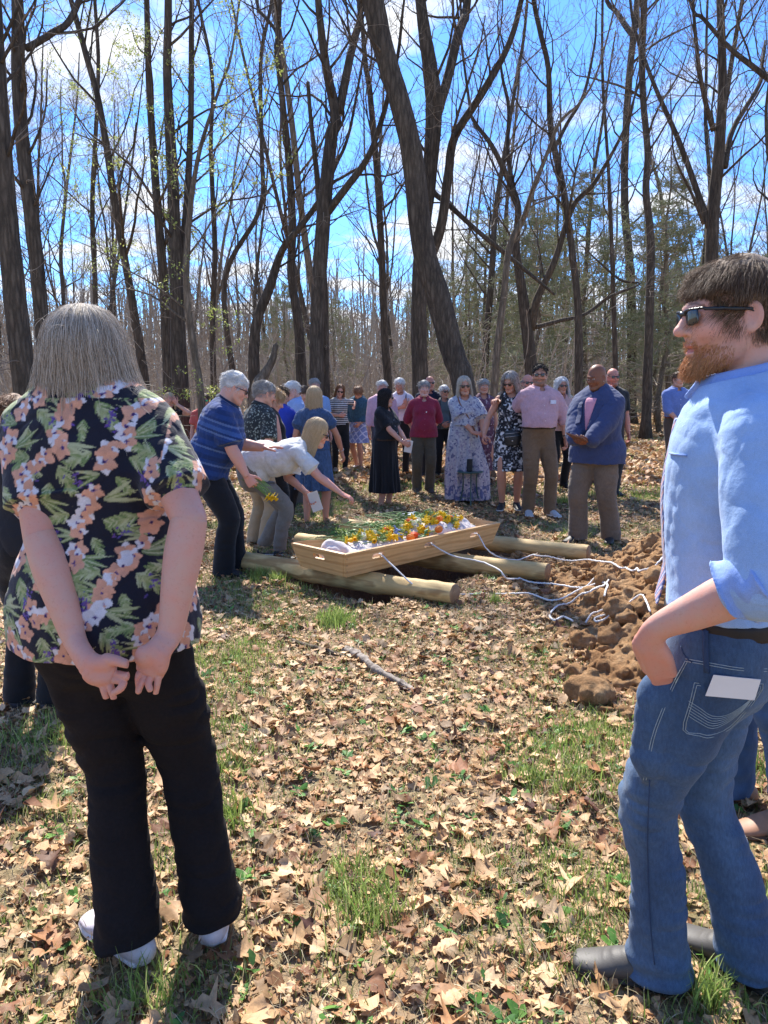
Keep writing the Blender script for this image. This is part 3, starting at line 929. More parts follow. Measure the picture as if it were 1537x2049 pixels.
    if kind:
        e = bot.get('e', .010); wz = bot.get('waist', 1.035)
        allk = np.array([p for t in knees.values() for p in t] + [tors[0], tors[3]])
        L0 = bot.get('len', .03)
        lo = allk.min(0) - .14; hi = allk.max(0) + .14; lo[2] = max(L0 * s - .02, 0.0)
        F_ = Fld(lo - A(.12, .12, 0) * (kind in ('skirt',)) * 1.0, hi + A(.12, .12, 0) * (kind in ('skirt',)), res)
        if kind == 'skirt':
            hemw = bot.get('hemw', .26); hemd = bot.get('hemd', hemw * .8)
            fc = (feet[1][0] + feet[-1][0]) / 2; fc[2] = 0
            hem_c = fc * .55 + (hb * s) * .45; hem_c = A(hem_c[0], hem_c[1], (L0 - .02) * s) + np.append(np.array(bot.get('shift', (0, 0))), 0)
            up = bt((0, 0, wz)); hpc = (A(0, 0, .88) + hb) * s
            F_.loft([up, hpc, hpc * .5 + hem_c * .5, hem_c], np.array([np.interp(wz, Z_, w_) + e, w_[1] + e + .01, (w_[1] + hemw) / 2 + e, hemw]) * s, np.array([np.interp(wz, Z_, d_) + e, d_[1] + e + .015, (d_[1] + hemd) / 2 + e, hemd]) * s, sideT * A(1, 1, 0), k=.02, cap=(.3, .2))
            pa, pn = bot.get('pleat', .010), bot.get('npleat', 11)
            cx, cy = hpc[0], hpc[1]
            F_.disp(lambda x, y, z: np.clip((.95 * s - z) / (.5 * s), .1, 1) * pa * (np.sin(pn * np.arctan2(x - cx, y - cy) + 2.5 * vnoise(x, y, z * .5, 5, fs)) + .6 * np.sin((pn * 1.7) * np.arctan2(x - cx, y - cy) + fs)), .06)
        else:
            wi = [0, 1, 2, 3]
            F_.loft([tors[i] for i in wi], (w_[wi] + e) * s, (d_[wi] + e) * s, sideT * A(1, 1, .2), k=.02, cap=(1, .3))
            lt = bot.get('lw', 1.0) * (1 + fat * .15)
            for sd_ in (1, -1):
                H_, K_, N_ = knees[sd_]
                N2 = N_ + nrm(N_ - K_) * .06 * s * 0
                P_ = [H_ + A(0, 0, .02), H_ * .55 + K_ * .45, K_, K_ * .55 + N_ * .45 + A(0, -.008, 0), A(N_[0], N_[1] - .004, max(L0 * s, .035))]
                hemr = bot.get('hemr', .062)
                R_ = np.array([.098, .086 * lt, .070 * lt, .066 * lt, hemr]) * s
                F_.loft(P_, R_, R_ * np.array([1.0, 1.02, 1.0, 1.0, 1.12]), k=.028, cap=(1, .15), n=4)
            for c_, r_, R_2 in bot.get('bumps', []): F_.ell(c_, r_, R_2, k=.022)
            F_.disp(lambda x, y, z: bot.get('fold', .006) * (fbm(x, y, z * .35, 10, fs, 2) * .8 - 1.2 * (np.abs(vnoise(x * .7, y * .7, z * 2.2, 12, fs + 3)) - .3) * np.clip(1.4 - np.abs(z - .5 * s) * 2.2, .4, 1) + .7 * np.sin(z * 75 + 5 * vnoise(x, y, z, 7, fs)) * np.clip(1 - z / (.2 * s), 0, 1)))
        wp, wn_ = bt((0, 0, wz)), nrm(btd((0, 0, 1)) if lean > .3 else (0, 0, 1))
        gx_, gy_, gz_ = F_.grid((slice(None),) * 3)
        e_ = ((gx_ - wp[0]) * wn_[0] + (gy_ - wp[1]) * wn_[1] + (gz_ - wp[2]) * wn_[2]).astype(np.float32)
        F_.d = np.maximum(F_.d, np.minimum(e_, gz_ - (.70 * s if lean > .3 else 0)).astype(np.float32))
        F_.clip((0, 0, L0 * s), (0, 0, -1))
        V, Q = F_.mesh()
        ob = mesh_obj(bot.get('name', 'trousers' if kind != 'skirt' else 'skirt'), V, Q, M[bot.get('mat', 'cloth')], root, cf(bot['col'])(V, J))
        J['bot'] = ob; J['botbv'] = BVHTree.FromPolygons([tuple(map(float, p)) for p in V], [tuple(map(int, f)) for f in Q]) if sp.get('keepbv') else None
        if sp.get('belt') is not None:
            b_ = Fld(tors[2] - .3, tors[3] + .3, .006)
            wz2 = wz - .018
            wv, dv_ = np.interp(wz2, Z_, w_), np.interp(wz2, Z_, d_)
            b_.loft([bt((0, np.interp(wz2, Z_, yo), wz2 - .017)), bt((0, np.interp(wz2, Z_, yo), wz2 + .017))], (wv + e + .007) * s, (dv_ + e + .007) * s, sideT, k=0, cap=.05, n=1)
            V, Q = b_.mesh(); 
            mesh_obj('belt', V, Q, M['leather'], root, np.tile(np.array(sp['belt']), (len(V), 1)))
    # ---------- shoes
    shs = sp.get('shoes', {})
    if shs.get('kind', 'shoe') != 'none':
        for sd_ in (1, -1):
            fp, to = feet[sd_]
            fd = A(math.sin(-to), math.cos(to), 0); sdv = A(math.cos(to), math.sin(to), 0)
            F_ = Fld(fp - .2, fp + A(.24, .26, .16), shs.get('res', .006))
            k_ = shs.get('kind', 'shoe')
            f3 = lambda a, b: fp + fd * a * s + A(0, 0, b) * s
            if k_ in ('shoe', 'sneaker'):
                F_.loft([f3(-.055, .035), f3(.0, .042), f3(.07, .042), f3(.14, .028), f3(.19, .022)], np.array([.034, .036, .042, .045, .034]) * s, np.array([.036, .042, .038, .022, .014]) * s, sdv, k=.01)
                F_.loft([f3(-.015, .05), f3(-.015, .095)], np.array([.044, .042]) * s, np.array([.052, .050]) * s, sdv, k=.02, cap=(1, .2))
                F_.loft([f3(-.055, .012), f3(.06, .012), f3(.14, .012), f3(.19, .014)], np.array([.038, .042, .050, .038]) * s, np.array([.014] * 4) * s, sdv, k=.002)
                F_.clip(f3(0, .004), (0, 0, -1))
            else:
                F_.loft([f3(-.05, .014), f3(.06, .014), f3(.14, .012), f3(.19, .012)], np.array([.034, .036, .044, .034]) * s, np.array([.016, .014, .012, .010]) * s, sdv, k=.002)
                F_.loft([f3(.11, .018), f3(.185, .020)], np.array([.044, .032]) * s, np.array([.026, .014]) * s, sdv, k=.006)
                F_.loft([f3(-.05, .02), f3(-.055, .055)], np.array([.032, .026]) * s, np.array([.012, .008]) * s, sdv, k=.006)
            V, Q = F_.mesh()
            up_, so = np.array(shs.get('col', (.03, .03, .03))), np.array(shs.get('sole', shs.get('col', (.02, .02, .02))))
            f = (V[:, 2] < .022 * s)[:, None]
            mesh_obj('shoe', V, Q, M['leather'], root, np.where(f, so, up_))
    J['root'] = root; J['bt'] = bt; J['btd'] = btd
    J['rz'] = math.radians(sp.get('rz', 180)); J['pos'] = A(sp['pos'][0], sp['pos'][1], 0)
    def towld(p):
        c, s2 = math.cos(J['rz']), math.sin(J['rz']); p = np.asarray(p, float)
        return A(p[0] * c - p[1] * s2 + J['pos'][0], p[0] * s2 + p[1] * c + J['pos'][1], p[2])
    J['world'] = towld
    return J

def front(J, x, z, out=.004):
    """point on the front of the upper garment at body coordinates x, z"""
    o = J['bt']((x, .6, z)); d = Vector(J['btd']((0, -1, 0)))
    h = J['topbv'].ray_cast(Vector(o), d)
    return np.array(h[0]) - np.array(d) * out if h[0] is not None else J['bt']((x, .15, z))
def loc_of(pos, rz, P):
    """world point -> person space"""
    a = math.radians(rz); c, s_ = math.cos(a), math.sin(a); dx, dy = P[0] - pos[0], P[1] - pos[1]
    return A(dx * c + dy * s_, -dx * s_ + dy * c, P[2])
def thread(J, key, pts, r, mat, name, parent, res=None, off=.002):
    """tube laid on a garment through spots of the layout (seen from the front of the scene)"""
    bv = J[key]; out = []
    o = loc_of(J['pos'], math.degrees(J['rz']), A(0, 0, CAM_H))
    for a, b in pts:
        p = loc_of(J['pos'], math.degrees(J['rz']), PT(a, b, 1.5)); d = Vector(p - o).normalized()
        h = bv.ray_cast(Vector(o), d)
        if h[0] is not None: out.append(np.array(h[0]) + np.array(h[1]) * off * (1 if h[1].dot(d) < 0 else -1))
    if len(out) < 2: return None
    P = resamp(np.array(out), 3) if len(out) > 2 else np.array(out)
    v, q = tube(P, r * np.ones(len(P)), 5, 0)
    return mesh_obj(name, v, q, mat, parent)
# ------------------------------------------------------------------ ground with the open grave
PU, PV = A(.660, .751), A(-.751, .660)                 # along / across the grave
PN = A(-.045, 5.255)                                       # its near right corner
PIT_L, PIT_W = 2.55, .98
def pit_d(x, y):
    """signed distance to the rim of the grave, negative inside"""
    a = (x - PN[0]) * PU[0] + (y - PN[1]) * PU[1]
    b = (x - PN[0]) * PV[0] + (y - PN[1]) * PV[1]
    return np.maximum(np.maximum(-a, a - PIT_L), np.maximum(-b, b - PIT_W))
def gh(x, y):
    x = np.asarray(x, float); y = np.asarray(y, float); z = x * 0
    far = np.clip((y - 12) / 40, 0, 1)
    h = .035 * fbm(x, y, z, .55, 2, 3) * np.clip((y - .5) / 6, .35, 1) + .012 * fbm(x, y, z, 3.1, 8, 2) + far * .35 * vnoise(x, y, z, .06, 5)
    d = pit_d(x, y)
    rim = np.exp(-np.clip(d, 0, 9) / .16) * .03
    return h * np.clip((np.abs(d) + .2) / .8, .2, 1) + rim
def ground():
    def axis(a, b, c, d, fine, grow=1.22):
        v = list(np.arange(b, c + 1e-6, fine)); s_ = fine
        while v[-1] < d: s_ *= grow; v.append(v[-1] + s_)
        s_ = fine
        while v[0] > a: s_ *= grow; v.insert(0, v[0] - s_)
        return np.array(v)
    xs = axis(-160, -3.2, 4.2, 160, .035); ys = axis(-30, .2, 8.6, 260, .035)
    X, Y = np.meshgrid(xs, ys, indexing='ij')
    H = gh(X, Y)
    d = pit_d(X, Y) + .03 * fbm(X, Y, X * 0, 4, 3, 3)
    f = np.clip((-d + .0) / .05, 0, 1)
    H = H - f * (1.25 + .05 * fbm(X, Y, X * 0, 6, 9, 2)) + .008 * fbm(X, Y, X * 0, 22, 4, 2) * (np.abs(X) < 6)
    V = np.stack([X, Y, H], -1).reshape(-1, 3)
    nx, ny = len(xs), len(ys)
    i, j = np.meshgrid(np.arange(nx - 1), np.arange(ny - 1), indexing='ij')
    a = (i * ny + j).ravel()
    Q = np.stack([a, a + ny, a + ny + 1, a + 1], -1)
    dd = pit_d(X, Y)
    dirt = np.exp(-np.clip(dd - .05, 0, 9) / .35)
    dirt = np.maximum(dirt, np.exp(-(((X - 2.25) / .8) ** 2 + ((Y - 6.9) / 1.0) ** 2)))
    dirt = np.maximum(dirt, np.exp(-(((X - 1.7) / 1.2) ** 2 + ((Y - 4.9) / 1.7) ** 2)) * .8)
    C = np.stack([np.clip(dirt, 0, 1), f, f * 0], -1).reshape(-1, 3)
    m, nt, b = new_mat('forest soil')
    at = node(nt, 'ShaderNodeVertexColor'); at.layer_name = 'Col'
    sp = node(nt, 'ShaderNodeSeparateColor'); nt.links.new(at.outputs['Color'], sp.inputs[0])
    n1 = noise_n(nt, 1.3, 6, 0.65); n2 = noise_n(nt, 45, 6, 0.7); n3 = noise_n(nt, 260, 3, .6)
    straw = ramp(nt, n2.outputs['Fac'], [(0.3, (.10, .065, .038)), (0.5, (.27, .19, .115)), (0.7, (.42, .31, .19))])
    green = ramp(nt, n2.outputs['Fac'], [(0.3, (.06, .075, .02)), (0.7, (.17, .2, .06))])
    soil = ramp(nt, n2.outputs['Fac'], [(0.3, (.085, .05, .03)), (0.7, (.23, .15, .095))])
    g = ramp(nt, n1.outputs['Fac'], [(0.48, (0, 0, 0)), (0.62, (.55,) * 3)])
    c = mix(nt, straw.outputs[0], green.outputs[0], g.outputs[0])
    c = mix(nt, c, soil.outputs[0], sp.outputs[0])
    c = mix(nt, c, (.12, .065, .038), sp.outputs[1])
    nt.links.new(c, b.inputs['Base Color']); b.inputs['Roughness'].default_value = .95; b.inputs['Specular IOR Level'].default_value = .15
    p = bump(nt, b, n2.outputs['Fac'], 0.8, 0.02); bump(nt, b, n3.outputs['Fac'], 0.6, 0.004, p)
    o = mesh_obj('ground', V, Q, m, None, C)
    tag(o, kind='structure')
ground()

# ------------------------------------------------------------------ leaf litter, grass, weeds
def leaf_tpl(kind, rs):
    """lobed leaf 1 long along y, curled; returns V,Q"""
    if kind == 'oak':
        t = np.array([0, .10, .22, .34, .46, .58, .70, .82, .93, 1.0])
        wd = np.array([.015, .10, .27, .13, .36, .17, .38, .18, .20, .01])
        sh = np.array([0, 0, .05, -.03, .07, -.03, .08, .0, .04, 0])
    elif kind == 'maple':
        t = np.array([0, .08, .2, .32, .45, .60, .72, .86, 1.0])
        wd = np.array([.015, .20, .34, .20, .50, .19, .26, .10, .01])
        sh = np.array([0, -.10, -.02, .03, .13, .0, .09, .0, 0])
    elif kind == 'plain':
        t = np.array([0, .25, .55, .8, 1.0]); wd = np.array([.02, .22, .28, .2, .01]); sh = t * 0
    else:
        t = np.array([0, .33, .7, 1.0]); wd = np.array([.04, .34, .30, .03]); sh = t * 0
    n = len(t)
    wj = wd * (1 + .22 * rs.randn(n)); wk = wd * (1 + .22 * rs.randn(n))
    ctr = np.stack([.03 * rs.randn() * np.sin(t * 3), t, t * 0], -1)
    Lf = ctr + np.stack([-wj, sh + .02 * rs.randn(n), wd * 0], -1); Rt = ctr + np.stack([wk, sh + .02 * rs.randn(n), wd * 0], -1)
    V = np.vstack([Lf, ctr, Rt])
    bl, bc = rs.uniform(-.9, 1.1), rs.uniform(-1.2, 1.3)
    x, y = V[:, 0].copy(), V[:, 1] - .5
    z = bl * .5 * y ** 2 + bc * x ** 2 + .045 * rs.randn(len(V)) + np.abs(x) * rs.uniform(-.1, .35)
    tw = rs.uniform(-.6, .6)
    z = z + tw * x * y * 2
    V = np.stack([x * (1 - .25 * abs(bc) * x ** 2), y * (1 - .12 * abs(bl)), z - z.min() * .6], -1)
    Q = []
    for i in range(n - 1):
        Q += [(i, n + i, n + i + 1, i + 1), (n + i, 2 * n + i, 2 * n + i + 1, n + i + 1)]
    return V, np.array(Q)
def scatter(name, tpls, pos, size, rz, tilt, cols, mat, kind='stuff', zoff=0.0, smooth=True, normal_scale=None):
    N = len(pos); which = np.random.RandomState(4).randint(0, len(tpls), N)
    VV, QQ, CC, off = [], [], [], 0
    for k, (tv, tq) in enumerate(tpls):
        I = np.nonzero(which == k)[0]
        if not len(I): continue
        c, s_ = np.cos(rz[I]), np.sin(rz[I])
        sv = tv[None] * size[I][:, None, None]
        if normal_scale is not None: sv[..., 2] *= normal_scale[I][:, None]
        ca, sa = np.cos(tilt[I][:, 0:1]), np.sin(tilt[I][:, 0:1]); cb, sb = np.cos(tilt[I][:, 1:2]), np.sin(tilt[I][:, 1:2])
        x, y, z = sv[..., 0], sv[..., 1], sv[..., 2]
        y, z = y * ca - z * sa, y * sa + z * ca
        x, z = x * cb + z * sb, -x * sb + z * cb
        x, y = x * c[:, None] - y * s_[:, None], x * s_[:, None] + y * c[:, None]
        lift = -z.min(axis=1, keepdims=True) * (zoff >= 0)
        P = np.stack([x + pos[I][:, 0:1], y + pos[I][:, 1:2], z + lift * .8 + pos[I][:, 2:3]], -1)
        m = tv.shape[0]
        VV.append(P.reshape(-1, 3)); QQ.append((tq[None] + (np.arange(len(I)) * m)[:, None, None]).reshape(-1, 4) + off)
        CC.append(np.repeat(cols[I], m, axis=0)); off += len(I) * m
    o = mesh_obj(name, np.vstack(VV), np.vstack(QQ), mat, None, np.vstack(CC), smooth)
    return tag(o, kind=kind)
def mat_leaf(name, rough=.65, tr=.28, sc=90, var=(.72, 1.12)):
    m, nt, b = new_mat(name)
    c = attr_col(nt)
    n = noise_n(nt, sc, 5, .65)
    v = ramp(nt, n.outputs['Fac'], [(0.3, (var[0],) * 3), (0.7, (var[1],) * 3)])
    cc = mix(nt, c, v.outputs[0], 1.0, 'MULTIPLY')
    nt.links.new(cc, b.inputs['Base Color']); b.inputs['Roughness'].default_value = rough
    b.inputs['Specular IOR Level'].default_value = .3
    bump(nt, b, n.outputs['Fac'], .5, .002)
    t = node(nt, 'ShaderNodeBsdfTranslucent'); nt.links.new(cc, t.inputs[0])
    mx = node(nt, 'ShaderNodeMixShader'); mx.inputs[0].default_value = tr
    nt.links.new(b.outputs[0], mx.inputs[1]); nt.links.new(t.outputs[0], mx.inputs[2])
    nt.links.new(mx.outputs[0], nt.nodes['Material Output'].inputs['Surface'])
    return m
M['litter'] = mat_leaf('dead leaf', .6, .18)
M['grass'] = mat_leaf('grass blade', .5, .35, 60, (.8, 1.15))

GP = []      # grassy patches: centre, radii, strength
for px_, py_, rx, ry, a in [(1145, 1530, .22, .45, 1.2), (1190, 1470, .20, .3, 1.2), (1105, 1590, .15, .2, .8), (440, 1560, .2, .5, 1.0), (60, 1500, .35, .5, 1.0), (110, 1640, .3, .3, .8), (672, 1250, .2, .12, 1.6), (730, 1820, .16, .14, 1.5),
                            (690, 1750, .2, .15, .9), (520, 1165, .22, .16, 1.3), (470, 1170, .2, .15, 1.2), (1000, 1205, .15, .12, .9), (1010, 1155, .12, .1, 1.2), (1090, 1215, .2, .15, .8), (820, 970, 1.4, .7, 1.1), (700, 950, 1.6, 1.2, 1.1), (600, 990, .9, .5, .6),
                            (1440, 1540, .3, .4, 1.0), (1400, 1480, .3, .2, .9), (760, 1700, .3, .2, .5), (430, 1950, .2, .2, .7), (380, 1650, .2, .4, .9), (1220, 1930, .2, .2, .5), (20, 1830, .3, .3, .6), (1240, 880, 2.5, 3, .8), (1130, 1120, .2, .12, .6), (870, 1420, .4, .3, .25), (500, 1700, .2, .2, .6), (940, 1660, .35, .2, .4)]:
    g = GR(px_, py_); GP.append((g[0], g[1], rx, ry, a))
def grassy(x, y):
    r = .75 * np.clip(fbm(x, y, x * 0, 1.1, 21, 3) - .08, 0, 1) * np.clip((y - 0) / 4, .7, 1.2) + .22
    for gx, gy, rx, ry, a in GP:
        r = np.maximum(r, .62 * a * np.exp(-(((x - gx) / rx) ** 2 + ((y - gy) / ry) ** 2)))
    return r
FEET = [(-.66, 1.86, .13), (-.78, 1.98, .11), (-.50, 1.98, .11), (-.50, 2.10, .09), (.735, 1.775, .13), (.64, 1.86, .11), (.955, 1.79, .13), (.87, 1.90, .11), (1.05, 2.55, .14), (1.2, 2.5, .14)]
def feet_clear(x, y, f=1.0):
    k = np.ones(len(x), bool)
    for a, b, r in FEET: k &= (x - a) ** 2 + (y - b) ** 2 > (r * f) ** 2
    return k
def moundf(x, y):
    return np.exp(-(((x - 2.05) / .85) ** 4 + ((y - 5.15) / 1.55) ** 4))
def in_view(x, y, pad=1.3):
    return (np.abs(x) < (.53 * np.maximum(y, 0) + pad))
LEAFC = np.array([.96, .86, .72]) * np.array([(.54, .37, .22), (.62, .45, .29), (.46, .29, .16), (.67, .51, .35), (.33, .17, .085), (.38, .22, .12), (.58, .40, .25), (.25, .12, .065), (.50, .35, .22), (.64, .47, .30), (.56, .38, .22)])
def litter():
    rs = np.random.RandomState(11)
    tp = [leaf_tpl('oak', rs) for _ in range(16)] + [leaf_tpl('maple', rs) for _ in range(4)] + [leaf_tpl('plain', rs) for _ in range(5)] 
    # near
    N = 82000
    y = rs.rand(N) ** .8 * 13.5 + .2; x = (rs.rand(N) * 2 - 1) * (.53 * y + 1.5)
    keep = rs.rand(N) < np.clip(1.08 - .72 * grassy(x, y) - .1 * (fbm(x, y, x * 0, 2.2, 31, 2) > .35), .05, 1)
    d = pit_d(x, y)
    keep &= d > .04
    keep &= rs.rand(N) < 1 - .80 * np.exp(-np.clip(d - .05, 0, 9) / .28) * (x > .25)
    keep &= rs.rand(N) > 1.1 * moundf(x, y)
    keep &= rs.rand(N) > .7 * np.exp(-(((x - 2.3) / .8) ** 2 + ((y - 6.6) / .5) ** 2))
    keep &= feet_clear(x, y)
    x, y = x[keep], y[keep]; N = len(x)
    sz = np.clip(rs.lognormal(math.log(.040), .48, N), .014, .105)
    pile = np.clip(fbm(x, y, x * 0, 1.1, 77, 2), 0, 1)
    z = gh(x, y) + rs.rand(N) ** 2 * (.018 + .03 * pile) + .001
    tilt = rs.randn(N, 2) * .23
    ci = rs.randint(0, len(LEAFC), N); C = LEAFC[ci] * (1 + .14 * rs.randn(N, 1)) * np.where(rs.rand(N, 1) < .16, .42, 1)
    scatter('leaf_litter', tp, np.stack([x, y, z], -1), sz, rs.rand(N) * 6.28, tilt, np.clip(C, .03, .8), M['litter'])
    # small crumbled pieces between them
    tp2 = [leaf_tpl('bit', rs) for _ in range(5)]
    N = 60000
    y = rs.rand(N) ** .8 * 8 + .3; x = (rs.rand(N) * 2 - 1) * (.53 * y + .8)
    keep = (pit_d(x, y) > .03) & (rs.rand(N) > .9 * moundf(x, y)); x, y = x[keep], y[keep]; N = len(x)
    C = LEAFC[rs.randint(0, len(LEAFC), N)] * (.9 + .2 * rs.rand(N, 1))
    scatter('leaf_litter', tp2, np.stack([x, y, gh(x, y) + .002], -1), rs.uniform(.010, .032, N), rs.rand(N) * 6.28, rs.randn(N, 2) * .4, C, M['litter'])
    # far
    tp3 = [leaf_tpl('bit', rs) for _ in range(6)] + [leaf_tpl('plain', rs) for _ in range(3)]
    N = 90000
    y = 12.5 + rs.rand(N) ** 1.3 * 45; x = (rs.rand(N) * 2 - 1) * (.56 * y + 2)
    keep = rs.rand(N) < np.clip(1.1 - .8 * grassy(x, y), .1, 1); x, y = x[keep], y[keep]; N = len(x)
    C = LEAFC[rs.randint(0, len(LEAFC), N)] * (1 + .14 * rs.randn(N, 1))
    scatter('leaf_litter', tp3, np.stack([x, y, gh(x, y) + .004], -1), rs.uniform(.08, .19, N), rs.rand(N) * 6.28, rs.randn(N, 2) * .42, np.clip(C, .04, .8), M['litter'])
def blades(name, x, y, L, C, rs, w=.0022, lean=.55):
    N = len(x); az = rs.rand(N) * 6.28; ln = rs.rand(N) * lean + .08
    dx, dy = np.cos(az), np.sin(az); K = 4
    t = np.linspace(0, 1, K)[None, :]
    px_ = x[:, None] + dx[:, None] * L[:, None] * ln[:, None] * t ** 1.7
    py_ = y[:, None] + dy[:, None] * L[:, None] * ln[:, None] * t ** 1.7
    pz_ = gh(x, y)[:, None] - .003 + L[:, None] * (t - .5 * ln[:, None] ** 1.2 * t ** 2.4)
    wa = rs.rand(N) * 6.28; wv = w * (.6 + .8 * rs.rand(N))
    ww = wv[:, None] * np.array([1, .9, .6, .12])[None]
    ox, oy = np.cos(wa)[:, None] * ww, np.sin(wa)[:, None] * ww
    Lf = np.stack([px_ - ox, py_ - oy, pz_], -1); Rt = np.stack([px_ + ox, py_ + oy, pz_], -1)
    V = np.stack([Lf, Rt], 2).reshape(-1, 3)
    b = np.arange(N)[:, None] * (2 * K) + np.arange(K - 1)[None] * 2
    Q = np.stack([b, b + 1, b + 3, b + 2], -1).reshape(-1, 4)
    o = mesh_obj(name, V, Q, M['grass'], None, np.repeat(C, 2 * K, axis=0))
    return tag(o, kind='stuff')
GC = np.array([(.19, .28, .06), (.27, .37, .09), (.14, .21, .05), (.36, .42, .14), (.24, .31, .08)])
SC_ = np.array([(.55, .46, .27), (.44, .36, .20), (.62, .54, .36)])
def grass():
    rs = np.random.RandomState(5)
    N = 340000
    y = rs.rand(N) ** .9 * 12 + .3; x = (rs.rand(N) * 2 - 1) * (.53 * y + 1)
    g = grassy(x, y)
    clump = np.clip(fbm(x, y, x * 0, 7, 3, 2) + .35, 0, 1)
    keep = (rs.rand(N) < np.clip(g * 1.15 * (.35 + clump), 0, 1)) & (pit_d(x, y) > .03) & (rs.rand(N) > moundf(x, y) * 1.3)
    keep &= feet_clear(x, y, .7)
    x, y, g = x[keep], y[keep], g[keep]; N = len(x)
    L = (.025 + .035 * rs.rand(N)) * (.7 + .9 * np.clip(g, 0, 1.4))
    blades('grass', x, y, L, GC[rs.randint(0, 5, N)] * (.8 + .4 * rs.rand(N, 1)), rs)
    # dry straw everywhere
    N = 60000
    y = rs.rand(N) ** .85 * 8 + .3; x = (rs.rand(N) * 2 - 1) * (.53 * y + 1)
    keep = (pit_d(x, y) > .03) & (rs.rand(N) > moundf(x, y)); x, y = x[keep], y[keep]; N = len(x)
    blades('dry_grass', x, y, .03 + .05 * rs.rand(N), SC_[rs.randint(0, 3, N)], rs, .0013, 1.3)
    # far grass
    N = 120000
    y = 11 + rs.rand(N) ** 1.2 * 30; x = (rs.rand(N) * 2 - 1) * (.55 * y + 1)
    keep = rs.rand(N) < np.clip(grassy(x, y) * 1.1 - .1, 0, 1); x, y = x[keep], y[keep]; N = len(x)
    blades('grass', x, y, .05 + .07 * rs.rand(N), GC[rs.randint(0, 5, N)] * (.8 + .4 * rs.rand(N, 1)) * np.array([1.1, 1.0, 1.0]), rs, .007)
    # tall tufts
    xs, ys, Ls = [], [], []
    for px_, py_, n, r, l in [(672, 1252, 420, .12, .13), (735, 1830, 170, .10, .12), (700, 1760, 120, .10, .09), (1150, 1540, 320, .24, .09), (1205, 1475, 220, .2, .09), (520, 1160, 260, .1, .12), (555, 1170, 160, .06, .10), (440, 1640, 260, .1, .10), (420, 1540, 200, .1, .10), (1010, 1156, 120, .04, .10), (1420, 2010, 120, .05, .12), (300, 1990, 150, .1, .10), (90, 1490, 300, .2, .1), (1440, 1530, 350, .2, .11), (1500, 1850, 150, .08, .14), (990, 1205, 90, .05, .09), (1060, 1560, 150, .08, .08), (1130, 1010, 200, .12, .15), (1150, 1075, 200, .10, .13)]:
        g = GR(px_, py_)
        xs.append(g[0] + rs.randn(n) * r * .6); ys.append(g[1] + rs.randn(n) * r * .6); Ls.append(l * (.5 + .7 * rs.rand(n)))
    x, y, L = map(np.concatenate, (xs, ys, Ls)); k = pit_d(x, y) > .0; x, y, L = x[k], y[k], L[k]
    blades('grass', x, y, L, GC[rs.randint(0, 5, len(x))] * (.85 + .5 * rs.rand(len(x), 1)), rs, .0026, .6)
    # broad-leaved weeds
    tp = [leaf_tpl('plain', rs) for _ in range(5)]
    N = 480
    y = rs.rand(N) ** .8 * 5.5 + .6; x = (rs.rand(N) * 2 - 1) * (.5 * y + .3); k = (pit_d(x, y) > .1) & (moundf(x, y) < .2); x, y = x[k], y[k]
    x = np.repeat(x, 5) + rs.randn(len(x) * 5) * .012; y = np.repeat(y, 5) + rs.randn(len(y) * 5) * .012; N = len(x)
    tv = [(v * np.array([.8, 1, .5]) + np.array([0, .5, .05]), q) for v, q in tp]
    C = np.array([(.10, .24, .045), (.16, .32, .06), (.08, .19, .05)])[rs.randint(0, 3, N)]
    scatter('ground_weeds', tv, np.stack([x, y, gh(x, y) + .012], -1), rs.uniform(.02, .05, N), rs.rand(N) * 6.28, np.stack([rs.rand(N) * .7, rs.randn(N) * .2], -1), C, M['grass'])
litter(); grass()

# ------------------------------------------------------------------ trees
def mat_bark(name, lo, hi, moss=0.0):
    m, nt, b = new_mat(name)
    n1 = noise_n(nt, 14, 6, .7, stretch=(1, 1, .16)); n2 = noise_n(nt, 1.2, 3, .6); n3 = noise_n(nt, 70, 4, .7, stretch=(1, 1, .35))
    wv = node(nt, 'ShaderNodeTexVoronoi'); wv.feature = 'DISTANCE_TO_EDGE'; wv.inputs['Scale'].default_value = 20
    tc = node(nt, 'ShaderNodeTexCoord'); mp = node(nt, 'ShaderNodeMapping'); mp.inputs['Scale'].default_value = (1, 1, .16)
    nd = mix(nt, tc.outputs['Object'], n3.outputs['Color'], .04)
    nt.links.new(nd, mp.inputs[0]); nt.links.new(mp.outputs[0], wv.inputs['Vector'])
    fr = ramp(nt, wv.outputs['Distance'], [(0.0, (.55,) * 3), (0.30, (1,) * 3)])
    c = ramp(nt, n1.outputs['Fac'], [(0.3, lo), (0.7, hi)])
    c1 = mix(nt, c.outputs[0], fr.outputs[0], 1.0, 'MULTIPLY')
    v = ramp(nt, n2.outputs['Fac'], [(0.35, (.75, .75, .75)), (0.65, (1.15, 1.12, 1.05))])
    c1 = mix(nt, c1, v.outputs[0], 1.0, 'MULTIPLY')
    nt.links.new(c1, b.inputs['Base Color']); b.inputs['Roughness'].default_value = .92; b.inputs['Specular IOR Level'].default_value = .2
    p = bump(nt, b, fr.outputs[0], .9, .02); bump(nt, b, n3.outputs['Fac'], .6, .008, p)
    return m
M['bark'] = mat_bark('bark', (.072, .056, .043), (.18, .142, .108))
M['bark2'] = mat_bark('pale bark', (.15, .115, .08), (.34, .27, .20))
def mat_twig(name, cols):
    m, nt, b = new_mat(name)
    h = node(nt, 'ShaderNodeHairInfo')
    r = ramp(nt, h.outputs['Random'], [(i / (len(cols) - 1), c) for i, c in enumerate(cols)])
    nt.links.new(r.outputs[0], b.inputs['Base Color']); b.inputs['Roughness'].default_value = .8
    return m
M['twig'] = mat_twig('twig bark', [(.12, .09, .065), (.22, .17, .125), (.17, .13, .10), (.28, .22, .16)])
